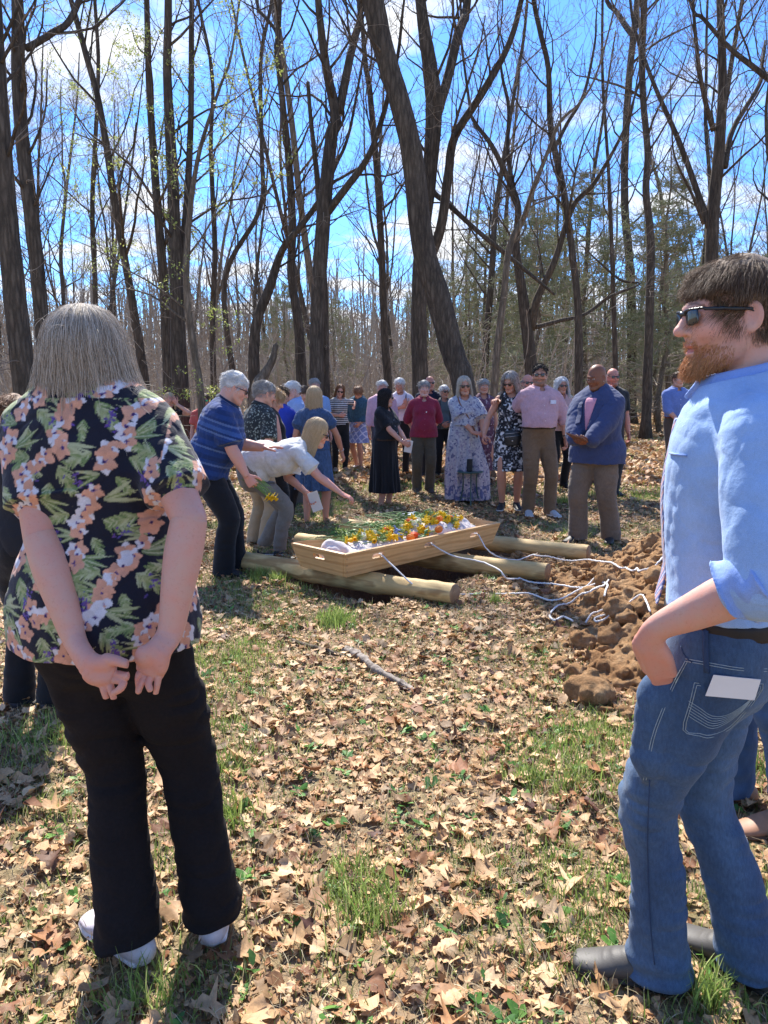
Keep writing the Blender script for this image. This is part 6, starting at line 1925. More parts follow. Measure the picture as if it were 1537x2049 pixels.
add('bend', 'blonde person in white tee and grey trousers, bending to reach over the coffin', pos=(-1.20, 6.85), H=1.74, rz=-92, sex='f', fat=.35, lean=72, hip=(0, .03, -.10), head=(-22, 6, 0), hfollow=.60, hair='long', haircol=BLOND, len=-.27, strands=4500, flare=.2, glasses='sun', seed=5, res=.007, skin='pink', khint=(0, 1, 0),
    R=C_(to=(.22, .99, .50), hint=(.2, .2, -1), dir=(-.05, .85, -.42), palm=(-.2, -.3, -1), curl='relax'), L=C_(to=(-.08, .50, .60), hint=(-.3, -1, .2), dir=(0, .5, -.8), palm=(1, 0, 0), curl='fold'), fR=(.06, .27, 0, -4), fL=(-.15, .08, 0, 6),
    top=C_(col=heather((.68, .68, .66), .05), sleeve=.72, hem=.955, sw=.026, e=.018, neck=.05, fold=.009), bot=C_(kind='trousers', col=heather((.20, .185, .165), .12), len=.10, hemr=.055, waist=1.03, lw=.95, fold=.008), shoes=C_(kind='flat', col=BLK, sole=(.6, .6, .6)))
add('khaki', 'grey-haired person in a dark speckled shirt and khaki trousers, back half turned', **spot(512, 757, 7.55, 1.72), rz=-48, fat=.3, lean=8, hair='short', haircol=GREY, strands=3500, glasses='wire', seed=6, head=(14, -10, 0), R=C_(to=(.22, .16, .95), hint=(.4, -1, -.1)),
    top=C_(col=speckle((.020, .026, .028), [(.30, .34, .30)], 95, .42), sleeve=.85, hem=.90, sw=.024, collar=(.02, .026, .028), res=.006), bot=C_(kind='trousers', col=(.40, .30, .18), lw=1.05, hemr=.075), shoes=C_(col=(.02, .02, .025), sole=(.6, .6, .6)))
add('curly', 'person with short wavy blonde hair in a sleeveless black top, head lowered', **spot(541, 771, 8.1, 1.64), rz=-62, sex='f', fat=.3, hair='short', haircol=[(.40, .27, .14), (.62, .46, .28)], vol=.030, slen=.05, lift=.9, messy=1.0, strands=4500, seed=7, head=(30, -6, 0), R=C_(to=(.22, .12, .86)), skin='pink',
    top=C_(col=BLK, sleeve=0, hem=.93, neck=.05), bot=C_(kind='trousers', col=BLK), shoes=C_(col=BLK))
add('royal', 'person in a royal blue polo shirt standing behind the wavy-haired one', **spot(563, 768, 9.1, 1.66), rz=-40, fat=.4, hair='short', haircol=BROWN, seed=8, head=(20, 15, 0), R=C_(to=(.10, .34, 1.12), hint=(.6, -1, -.4), palm=(-1, 0, 0)), top=C_(col=(.025, .055, .42), sleeve=.75, hem=1.0, sw=.024, collar=(.02, .045, .36)), bot=C_(kind='trousers', col=BLK), belt=(.01, .01, .01))
add('white1', 'white-haired person in profile wearing a light blue shirt', **spot(590, 759, 10.4, 1.72), rz=118, fat=.3, hair='short', haircol=WHITE, strands=2600, seed=9, head=(18, 10, 0), skin='pink', glasses='wire', top=C_(col=(.30, .42, .68), sleeve=1.6, hem=.95, collar=(.30, .42, .68)), bot=C_(kind='trousers', col=(.10, .09, .08)))
add('denim', 'person with straight blonde hair in a blue denim dress, seen from behind', **spot(628, 771, 8.85, 1.63), rz=-12, sex='f', fat=.35, hair='bob', haircol=BLOND, len=-.17, strands=4500, seed=10, res=.007, head=(6, -14, 0), R=C_(to=(.30, .20, .93), hint=(1, -.3, -.2), dir=(.25, .2, -.9)), L=C_(to=(-.22, .10, .92)), skin='tan', leg=1.0, fL=(-.10, -.02, 0, 6), fR=(.12, .06, 0, -6),
    top=C_(col=heather((.055, .10, .20), .35, 90), mat='denim', sleeve=.45, hem=.97, sw=.026, neck=.03, name='dress_bodice'), bot=C_(kind='skirt', col=heather((.060, .11, .215), .35, 90), mat='denim', len=.47, hemw=.25, hemd=.20, pleat=.012), shoes=C_(kind='sandal', col=(.40, .24, .13)))
add('man12', 'grey-haired person in a pale blue shirt partly hidden behind the blonde bob', **spot(631, 755, 12.3, 1.74), rz=200, hair='short', haircol=GREY, glasses='wire', skin='pink', seed=11, top=C_(col=(.26, .42, .72), sleeve=.7, hem=.95, collar=(.26, .42, .72)), bot=C_(kind='trousers', col=(.08, .08, .10)))
add('brown13', 'short brown-haired person mostly hidden between two grey-haired people', **spot(614, 768, 11.4, 1.64), rz=150, hair='short', haircol=BROWN, seed=12, head=(25, 0, 0), top=C_(col=(.09, .13, .22), sleeve=1.7, hem=.95), bot=C_(kind='trousers', col=(.05, .05, .06)))
add('stripe', 'auburn-haired person in a black and white striped top and black trousers', **spot(680, 767, 14.4, 1.62), rz=196, sex='f', hair='bob', haircol=AUBURN, len=-.12, strands=1800, glasses='sun', head=(14, -12, -10), seed=13, R=C_(to=(.05, .20, 1.12), hint=(1, -.3, -.4), dir=(-1, .1, 0), palm=(0, -1, 0)), L=C_(to=(-.30, .02, 1.30), hint=(-1, -.4, -.4)), top=C_(col=stripes((.02, .02, .025), (.66, .65, .63), .034, .5), sleeve=.6, hem=.92, fold=.004), bot=C_(kind='trousers', col=(.012, .012, .014), hemr=.05), shoes=C_(col=(.3, .22, .16)), res=.006)
add('jacket', 'person with tousled brown hair in a denim jacket, head bowed against the striped top', **spot(716, 767, 14.9, 1.66), rz=150, hair='short', haircol=AUBURN, vol=.026, slen=.05, strands=2200, messy=1, seed=14, lean=6, lat=-6, head=(42, 22, 0), skin='tan', R=C_(to=(.16, .16, .93), hint=(.5, -1, 0), curl='fold'), L=C_(to=(-.14, .14, .96)), top=C_(col=heather((.045, .11, .17), .3, 80), mat='denim', sleeve=1.85, hem=.98, sw=.024, e=.026, collar=(.045, .11, .17)), bot=C_(kind='skirt', col=diamonds, len=.56, hemw=.24, hemd=.2, pleat=.006), fL=(-.13, .10, 0, 10), fR=(.06, -.04, 0, -30), shoes=C_(col=(.45, .42, .42), sole=(.7, .7, .7)), res=.007)
add('black', 'person with long dark hair in a belted black midi dress, hands joined in front', **spot(770, 776, 10.2, 1.62), rz=-122, sex='f', fat=.55, hair='long', haircol=DARK, len=-.22, wave=.008, strands=4500, glasses='sun', skin='fair', seed=15, res=.007, head=(4, 22, 0), R=C_(to=(.05, .34, .98), hint=(.7, -1, -.2), dir=(-.4, .8, -.3), palm=(-.8, -.3, 0), curl='fold'), L=C_(to=(-.06, .34, .97), hint=(-.7, -1, -.2), dir=(.3, .8, -.4), palm=(.8, -.3, 0), curl='fold'),
    top=C_(col=BLK, sleeve=.75, sw=.020, hem=1.03, neck=.055, collar=BLK, buttons=(.6, .6, .6), name='dress_bodice'), bot=C_(kind='skirt', col=BLK, len=.27, waist=1.05, hemw=.235, hemd=.225, pleat=.014), belt=(.05, .025, .015), shoes=C_(kind='flat', col=BLK))
add('pink0', 'person in a pale pink shirt with sunglasses pushed up, behind the black dress', **spot(765, 759, 13.2, 1.73), rz=185, fat=.3, hair='short', haircol=WHITE, skin='red', seed=16, top=C_(col=(.66, .40, .48), sleeve=1.6, hem=.95, collar=(.66, .40, .48)), bot=C_(kind='trousers', col=(.1, .1, .12)))
add('white2', 'grey-haired person in a white top with navy strap, arm across the chest', **spot(801, 754, 13.8, 1.74), rz=178, sex='f', fat=.1, hair='short', haircol=WHITE, vol=.022, slen=.04, strands=2600, glasses='wire', skin='tan', seed=17, head=(16, -14, 0), R=C_(to=(-.02, .24, 1.22), hint=(1, -.2, -.8), dir=(-.9, .3, .25), palm=(0, -1, 0)), L=C_(to=(-.12, .24, 1.26), hint=(-1, -.2, -.9), dir=(.3, .1, .8), palm=(0, -1, 0), curl='fold'), top=C_(col=(.74, .70, .76), sleeve=1.6, hem=.98, neck=.04), bot=C_(kind='trousers', col=(.014, .014, .016)), shoes=C_(col=BLK))
add('maroon', 'grey-haired person in a maroon button shirt and olive trousers, hands behind back', **spot(848, 760, 11.5), rz=182, sex='f', fat=.35, shw=.17, hair='short', haircol=GREY, vol=.022, slen=.035, lift=.9, strands=3500, skin='pink', seed=18, res=.007, head=(2, 0, 0), R=C_(to=(.12, -.16, .93), hint=(1, -.3, 0), palm=(0, 1, 0)), L=C_(to=(-.12, -.16, .93), hint=(-1, -.3, 0), palm=(0, 1, 0)),
    top=C_(col=heather((.26, .022, .05), .12), sleeve=1.12, sw=.026, hem=.87, flare=.014, e=.018, neck=.075, collar=(.27, .024, .055), buttons=(.35, .08, .12), btop=1.24), bot=C_(kind='trousers', col=heather((.085, .068, .045), .12), lw=1.12, hemr=.078), shoes=C_(col=(.07, .05, .04)))
add('bald1', 'bald person with sunglasses and a navy shirt, looking over the maroon shirt', **spot(859, 751, 13.6), rz=190, hair='bald', haircol=WHITE, strands=500, glasses='sun', skin='red', seed=19, fat=.3, top=C_(col=(.012, .02, .045), sleeve=.7, hem=.95, collar=(.012, .02, .045)), bot=C_(kind='trousers', col=(.03, .03, .035)))
add('whiteh', 'short person with white hair, sunglasses and an open grey cardigan', **spot(888, 770, 13.5, 1.59), rz=186, sex='f', fat=.2, hair='short', haircol=[(.6, .6, .58), (.85, .85, .83)], vol=.024, strands=2600, glasses='sun', seed=20, skin='tan', head=(0, 12, 0), R=C_(to=(.05, .22, 1.0), hint=(1, -.6, 0), dir=(-.8, .5, 0), palm=(0, -1, 0), curl='fold'), L=C_(to=(-.05, .22, .99), hint=(-1, -.6, 0), dir=(.8, .5, 0), palm=(0, -1, 0), curl='fold'), top=C_(col=lambda V, J: np.where(((np.abs(V[:, 0]) < .07) & (V[:, 1] > 0))[:, None], np.array([.10, .13, .14]), np.array([.055, .055, .06])), sleeve=1.9, hem=.92), bot=C_(kind='trousers', col=BLK, hemr=.055), shoes=C_(col=BLK))
add('maxi', 'person with very long grey-blonde hair in a loose blue-grey floral maxi dress', **spot(928, 752, 10.4, 1.70), rz=186, sex='f', fat=.35, hair='long', haircol=ASH, len=-.27, strands=6000, flare=.25, glasses='sun', skin='tan', seed=21, res=.0065, head=(6, 0, 4), hs=.99, R=C_(to=(-.14, .30, .88), hint=(1, .2, -.6), dir=(-1, .2, -.1), palm=(0, -.6, -1)), L=C_(to=(-.24, .28, .90), hint=(-1, -.2, -.5), dir=(-.5, .6, -.3), palm=(.3, .2, -1)),
    top=C_(col=maxi, sleeve=.88, sw=.045, e=.018, hem=1.08, neck=.085, name='dress_bodice'), bot=C_(kind='skirt', col=maxi, len=.05, waist=1.12, hemw=.33, hemd=.25, shift=(-.10, 0), pleat=.024, npleat=9, e=.022), shoes=C_(kind='flat', col=(.3, .2, .14)))
add('purple', 'short grey-haired person in a plum floral dress, behind the maxi dress', **spot(966, 757, 12.4), rz=184, sex='f', fat=.2, hair='short', haircol=GREY, vol=.024, slen=.045, strands=2600, skin='tan', seed=22, R=C_(to=(.2, .1, .9)), top=C_(col=floral((.12, .055, .085), [(.42, .34, .36), (.20, .09, .14)], 36, .36, 6), sleeve=.6, hem=1.0, neck=.075, name='dress_bodice'), bot=C_(kind='skirt', col=floral((.12, .055, .085), [(.42, .34, .36), (.20, .09, .14)], 36, .36, 6), len=.25, hemw=.24), shoes=C_(kind='flat', col=BLK), res=.007)
add('bw', 'grey-haired person in a sleeveless black and white dress with a black crossbody bag', **spot(1022, 741, 9.65, 1.73), rz=172, sex='f', fat=.1, hair='long', haircol=[(.16, .13, .11), (.46, .43, .40)], len=-.17, vol=.026, wave=.008, flare=.35, strands=6000, glasses='sun', skin='tan', seed=23, res=.0065, head=(18, -22, 0), R=C_(to=(.33, .22, .96), hint=(.6, -.8, 0), dir=(.15, .3, -.9), palm=(-.6, 0, -.5), curl='fold'), L=C_(to=(-.10, -.14, .98), hint=(-1, -.3, 0)), fR=(.09, .06, 0, -10), fL=(-.10, .0, 0, 10),
    top=C_(col=bw, sleeve=0, e=.012, hem=.99, neck=.055, name='dress_bodice'), bot=C_(kind='skirt', col=bw, len=.50, hemw=.215, hemd=.19, pleat=.004, waist=1.03), shoes=C_(col=(.02, .02, .022), sole=(.5, .5, .5)))
add('legg', 'bearded bald person with sunglasses, hidden behind the couple', **spot(1053, 741, 11.0, 1.72), rz=186, hair='bald', haircol=GREY, strands=500, glasses='sun', skin='red', beard=(.30, .22, .18), seed=24, top=C_(col=(.55, .42, .42), sleeve=1.5, hem=.93, collar=(.55, .42, .42)), bot=C_(kind='trousers', col=BLK, len=.22, hemr=.055, lw=.85), shoes=C_(kind='flat', col=(.3, .2, .16)))
add('pink', 'dark-haired bearded person in sunglasses, pink button shirt, belt and khaki trousers', **spot(1078, 727, 9.4), rz=188, fat=.45, hair='short', haircol=DARK, vol=.015, slen=.022, comb=(0, .1, .3), strands=3500, glasses='sun', skin='tan', brow=(.03, .02, .015), beard=(.05, .03, .02), seed=25, res=.0065, head=(0, -20, 0),
    R=C_(to=(.42, -.30, 1.33), hint=(.2, -1, -.8), dir=(.6, .8, .0), palm=(0, .3, -1)), L=C_(to=(-.30, .08, .90), hint=(-1, -.6, 0)), fR=(.11, .02, 0, -10), fL=(-.13, .10, 0, 14),
    top=C_(col=heather((.56, .34, .38), .08), sleeve=1.25, sw=.030, e=.020, hem=1.03, neck=.05, collar=(.58, .36, .40), buttons=(.7, .6, .6), btop=1.36, fold=.008), bot=C_(kind='trousers', col=heather((.185, .115, .065), .10), waist=1.045, lw=1.1, hemr=.075), belt=(.03, .018, .012), shoes=C_(kind='sneaker', col=(.40, .40, .40), sole=(.75, .75, .75)))
add('silver', 'person with long silver hair and sunglasses in a pale pink blouse and black trousers', **spot(1120, 752, 11.8, 1.68), rz=192, sex='f', fat=.3, hair='long', haircol=WHITE, len=-.18, vol=.03, wave=.01, flare=.4, glasses='sun', skin='tan', seed=26, strands=2600, R=C_(to=(.06, .26, 1.0), hint=(1, -.6, 0), palm=(0, 0, -1), dir=(-.7, .7, 0)), top=C_(col=(.62, .40, .38), sleeve=.6, hem=.92, neck=.07), bot=C_(kind='trousers', col=BLK), shoes=C_(col=BLK))
def blazer_col(V, J):
    return heather((.045, .062, .145), .10)(V, J)
add('blazer', 'bald person in blue blazer, pink shirt and brown trousers, holding a tan booklet', pos=(2.12, 7.66), H=1.79, rz=140, fat=.85, arm=1.15, skin='brown', hair='none', glasses='wire', beard=None, seed=27, res=.0065, head=(12, -14, 0), lean=2, shw=.180,
    R=C_(to=(.06, .38, .98), hint=(1, -.7, -.1), dir=(-.85, .5, .0), palm=(-.3, -.4, .8), curl='fold'), L=C_(to=(-.08, .38, .98), hint=(-1, -.7, -.1), dir=(.75, .6, .0), palm=(.3, -.4, .8), curl='fold'), fR=(.13, .08, 0, -12), fL=(-.13, -.12, 0, 16),
    top=C_(name='blazer', col=blazer_col, sleeve=1.93, sw=.034, e=.030, hem=.79, flare=.045, neck=.05, fold=.008), bot=C_(kind='trousers', col=heather((.17, .125, .09), .14), lw=1.22, hemr=.095, e=.016), shoes=C_(col=(.035, .03, .028), sole=(.02, .02, .02)))
add('bald2', 'tall bald bearded person in sunglasses and a black shirt, carrying a child', **spot(1221, 735, 11.2), rz=186, fat=.3, hair='bald', haircol=BROWN, strands=500, glasses='sun', skin='red', beard=(.10, .06, .04), seed=28, R=C_(to=(.10, .26, 1.10), hint=(1, -.5, -.3), dir=(-.2, .9, 0)), top=C_(col=(.012, .014, .018), sleeve=.8, hem=.95, collar=(.012, .014, .018)), bot=C_(kind='trousers', col=(.03, .03, .035)))
add('child', 'small child with brown hair hugging the neck of the bald person in black', pos=(3.02, 10.95), H=1.05, z0=.74, rz=20, sex='f', hair='bob', haircol=[(.14, .08, .05), (.28, .17, .10)], len=-.12, strands=1500, skin='pink', seed=29, head=(0, -110, 0), hs=1.25, L=C_(to=(-.05, .34, 1.28), hint=(-1, -.2, -.3)), R=C_(to=(.32, .30, 1.30), hint=(1, -.2, -.3), dir=(1, .4, .1)), top=C_(col=(.62, .25, .26), sleeve=.6, hem=.9), bot=C_(kind='trousers', col=(.2, .22, .35)), shoes=C_(col=(.5, .4, .4)))
add('farblue', 'person in a blue button shirt and brown belt standing alone at the right, hands clasped', **spot(1350, 742, 13.0, 1.80), rz=186, hair='short', haircol=BROWN, seed=30, fat=.15, head=(0, 10, 0), R=C_(to=(.05, .22, .96), hint=(1, -.6, 0), dir=(-.8, .4, -.3), palm=(0, -1, 0), curl='fold'), L=C_(to=(-.05, .22, .95), hint=(-1, -.6, 0), dir=(.8, .4, -.3), palm=(0, -1, 0), curl='fold'), top=C_(col=heather((.15, .22, .50), .1), sleeve=1.15, sw=.028, e=.018, hem=1.02, collar=(.15, .22, .50), buttons=(.7, .7, .8)), bot=C_(kind='trousers', col=heather((.10, .075, .055), .1)), belt=(.12, .03, .02), shoes=C_(col=(.05, .03, .02)))
add('leftback', 'brown-haired person in black trousers, mostly hidden behind the floral blouse', pos=(-1.69, 3.55), H=1.50, rz=-8, sex='f', fat=.3, hair='short', haircol=AUBURN, vol=.03, strands=4000, seed=31, top=C_(col=(.02, .02, .025), sleeve=1.4, hem=.9), bot=C_(kind='trousers', col=BLK, lw=1.1, hemr=.08), shoes=C_(col=(.05, .05, .06)))
add('rightback', 'person in maroon shirt, jeans and brown shoes, cut off by the right edge', pos=(1.42, 2.56), H=1.88, rz=88, fat=.2, hair='short', haircol=BROWN, seed=32, fL=(-.09, .0, 0, 6), fR=(.1, .12, 0, -8), top=C_(col=(.13, .02, .045), sleeve=1.5, hem=.95), bot=C_(kind='trousers', mat='denim', col=heather((.055, .11, .22), .2, 60), len=.035), shoes=C_(col=(.32, .16, .09), sole=(.12, .06, .03), res=.0045))
JJ = {}
for q in P_: JJ[q['id']] = person(q)

# things worn and held
def strap(parent, pts, w, th, mat, name, side):
    F_ = Fld(np.min(pts, 0) - .05, np.max(pts, 0) + .05, .005); F_.loft(pts, w, th, side, k=0, n=4); v, q = F_.mesh()
    return mesh_obj(name, v, q, mat, parent)
def held(j, name, label, cat, build):
    J = JJ.get(j)
    if J is None: return
    o = build(J); 
    return tag(o, label, cat) if o else None
M['blackbag'] = mat_plain('black leather', (.014, .014, .016), .45, 0, .2, 60)
M['tan'] = mat_plain('tan leather', (.20, .085, .045), .5, 0, .2, 60)
M['metal'] = mat_plain('brushed metal', (.55, .54, .52), .3, 1.0, .1, 60)
J = JJ.get('bw')
if J:
    s = J['s']; root = J['root']
    bp = J['bt']((-.02, .16, .965))
    e = empty('crossbody_bag', tuple(J['world'](bp)), J['rz'], 'black crossbody bag with a pale zip hanging on the black and white dress', 'bag')
    F_ = Fld((-.13, -.05, -.15), (.13, .06, .12), .004); F_.loft([(-.005, 0, -.10), (0, 0, .0), (.0, -.005, .07)], [.085, .105, .095], [.030, .036, .022], (1, 0, 0), k=.0, cap=.4); F_.clip((0, 0, .075), (0, 0, 1)); v, q = F_.mesh(); mesh_obj('bag_body', v, q, M['blackbag'], e)
    for z, c in ((.045, 'metal'), (.005, 'metal')):
        v, q = tube(np.array([(-.085, .036 - abs(z) * .1, z + .012), (0, .040, z), (.085, .034, z - .010)]), .0028 * np.ones(3), 6, 0); mesh_obj('zip', v, q, M['metal'], e)
    F_ = Fld((-.02, .02, -.07), (.02, .06, -.03), .0025); F_.ell((0, .035, -.05), (.010, .004, .010), k=0); v, q = F_.mesh(); mesh_obj('clasp', v, q, M['metal'], e)
    sp_ = [J['bt'](p) - bp for p in ((.13, .02, 1.455), (.115, .11, 1.36), (.06, .155, 1.2), (-.0, .16, 1.06), (.02, .155, 1.01))]
    v, q = tube(resamp(np.array(sp_), 4), .009 * np.ones(17), 6, 0); mesh_obj('strap', v, q, M['blackbag'], e)
    v, q = tube(resamp(np.array([J['bt'](p) for p in ((.06, .03, 1.46), (.03, .10, 1.38), (0, .125, 1.33), (-.03, .10, 1.38), (-.06, .03, 1.46))]), 3), .0028 * np.ones(13), 6, 0); nk = mesh_obj('necklace', v, q, M['blackbag'], root)
    F_ = Fld(J['bt']((0, .13, 1.32)) - .03, J['bt']((0, .13, 1.32)) + .03, .003); F_.ell(J['bt']((0, .13, 1.315)), (.010, .004, .013), k=0); v, q = F_.mesh(); mesh_obj('pendant', v, q, M['metal'], nk)
J = JJ.get('maxi')
if J:
    v, q = tube(resamp(np.array([J['bt'](p) for p in ((.10, .05, 1.46), (.075, .125, 1.36), (-.02, .165, 1.2), (-.10, .155, 1.05), (-.17, .12, .92))]), 5), .010 * np.ones(21), 6, 0)
    mesh_obj('bag_strap', v, q, M['tan'], J['root'])
J = JJ.get('white2')
if J:
    v, q = tube(resamp(np.array([J['bt'](p) for p in ((-.10, .03, 1.46), (-.10, .105, 1.36), (-.105, .125, 1.2))]), 5), .011 * np.ones(11), 6, 0); mesh_obj('bag_strap', v, q, mat_plain('navy webbing', (.012, .018, .05), .7), J['root'])
for id_, hnd, mt in (('pink', -1, 'blackbag'), ('denim', 1, 'metal'), ('black', 1, 'metal')):
    J = JJ.get(id_)
    if J:
        S_, E_, W2, a = J['arms'][hnd]; d = nrm(W2 - E_); c = W2 - d * .025; U = nrm(np.cross(d, (.3, .9, .1))); Vv = np.cross(d, U)
        P = np.array([c + (U * math.cos(t) + Vv * math.sin(t)) * .034 * J['s'] for t in np.linspace(0, 2 * math.pi, 17)]); v, q = tube(P, (.007 if id_ == 'pink' else .003) * np.ones(17), 8, 0); w = mesh_obj('watch' if id_ == 'pink' else 'bracelet', v, q, M[mt], J['root'])
# paper name patch and cards
def card_at(J, p, ux, uy, hw, hh, name, label, mat='paper', th=.003, cat=None):
    R = J['rz']; c, s_ = math.cos(R), math.sin(R); rot = lambda v: A(v[0] * c - v[1] * s_, v[0] * s_ + v[1] * c, v[2])
    o = place_card(J['world'](p), rot(nrm(ux)) * hw, rot(nrm(uy)) * hh, th, name, label, cat or name.split('_')[-1])
    if mat != 'paper': o.data.materials[0] = M[mat]
    return o
def between(J): return (J['hand1'][0] + J['hand-1'][0]) / 2 + (J['hand1'][1] + J['hand-1'][1]) / 2 * .09
if JJ.get('black'): J = JJ['black']; card_at(J, between(J) + A(0, -.02, -.09), (.5, -1, .2), (.2, .3, 1), .05, .085, 'paper_card', 'white folded card held by the person in the black dress', cat='card')
if JJ.get('jacket'): J = JJ['jacket']; card_at(J, J['hand1'][0] + A(0, .02, -.09), (1, .2, 0), (0, .1, 1), .055, .075, 'paper_card', 'white card held low by the person in the denim jacket', cat='card')
if JJ.get('bend'): J = JJ['bend']; card_at(J, J['hand-1'][0] + A(.03, .08, -.07), (.1, .8, .3), (.1, -.3, 1), .05, .09, 'photo_card', 'printed card hanging from the hand of the bending person', cat='card')
if JJ.get('blazer'):
    J = JJ['blazer']; p = between(J) + A(0, .02, .025)
    card_at(J, p, (1, .15, .25), (0, .9, .35), .085, .11, 'booklet', 'tan leather booklet held open by the person in the blue blazer', 'tan', .012, 'book')
    # the pink shirt and lapels in the jacket opening
    bt, root = J['bt'], J['root']
    F_ = Fld(bt((0, .1, .9)) - .22, bt((0, .1, 1.5)) + .16, .006)
    zz = [1.12, 1.18, 1.25, 1.33, 1.40]
    F_.loft([front(J, 0, z, .0) for z in zz] + [bt((0, .075, 1.455))], [.006, .020, .034, .048, .056, .05], [.010] * 6, (1, 0, 0), k=0)
    v, q = F_.mesh(); sh = mesh_obj('shirt', v, q, M['cloth'], root, np.tile(np.array([.62, .28, .36]), (len(v), 1)))
    for s_ in (-1, 1):
        F_ = Fld(bt((0, .1, .9)) - .25, bt((0, .1, 1.5)) + .2, .005)
        F_.loft([front(J, s_ * .010, 1.02, .008), front(J, s_ * .052, 1.14, .010), front(J, s_ * .084, 1.26, .010), front(J, s_ * .100, 1.36, .008), bt((s_ * .092, .03, 1.455)), bt((s_ * .06, -.05, 1.49))], [.008, .022, .032, .026, .020, .016], [.006] * 6, (1, -.4 * s_, .1), k=0)
        v, q = F_.mesh(); mesh_obj('lapel', v, q, M['cloth'], root, np.tile(np.array([.038, .052, .125]), (len(v), 1)))
        F_ = Fld(bt((0, .1, 1.3)) - .2, bt((0, .1, 1.5)) + .2, .005)
        F_.loft([bt((s_ * .07, .0, 1.50)), bt((s_ * .055, .075, 1.475)), bt((s_ * .035, .125, 1.40))], [.02, .024, .008], [.005] * 3, (1, 0, .3), k=0)
        v, q = F_.mesh(); mesh_obj('shirt_collar', v, q, M['cloth'], sh, np.tile(np.array([.64, .30, .38]), (len(v), 1)))
    e_ = J['xf'](np.array([[-.086, .004, -.040]]))[0]; F_ = Fld(e_ - .015, e_ + .015, .0018); F_.ell(e_, .0045, k=0); v, q = F_.mesh(); mesh_obj('earring', v, q, M['metal'], root)
if JJ.get('maroon'):
    J = JJ['maroon']; p = J['bt']((-.03, .15, 1.255)); F_ = Fld(p - .03, p + .03, .003); F_.ell(p, (.015, .004, .017), k=0); v, q = F_.mesh(); mesh_obj('pendant', v, q, M['metal'], J['root'])
if JJ.get('pink'):
    J = JJ['pink']; p = J['bt']((-.10, .175, 1.315))
    V = np.array([(x, y, z) for y in (0, .002) for x, z in ((-.035, -.022), (.035, -.022), (.035, .022), (-.035, .022))]) + p
    mesh_obj('name_sticker', V, np.array([(0, 3, 2, 1), (4, 5, 6, 7), (0, 1, 5, 4), (1, 2, 6, 5), (2, 3, 7, 6), (3, 0, 4, 7)])[:, ::-1], mat_plain('pale sticker', (.62, .64, .76), .5), J['root'], smooth=False)
if JJ.get('polo'):
    J = JJ['polo']; W2, dv, pm = J['hand1']; c = J['world'](W2 + dv * .085 + A(-.02, .01, -.01))
    for k in range(4):
        stm, blm = flower_proto('daffodil')
        r = empty('daffodil', tuple(c + A(.10 + .018 * k, .01 * (k - 1), -.085 - .012 * (k % 2))), 0, 'yellow daffodil held in the fist of the person in the striped polo', 'flower', 'daffodils in one hand')
        r.rotation_euler = (.3 * k, .66 + .06 * k, .05 * (k - 1)); r.scale = (.8, 1.15, 1.15)
        mesh_obj('stem', stm[0], stm[1], M['stem'], r, stm[2]); mesh_obj('bloom', blm[0], blm[1], M['petal'], r, blm[2])
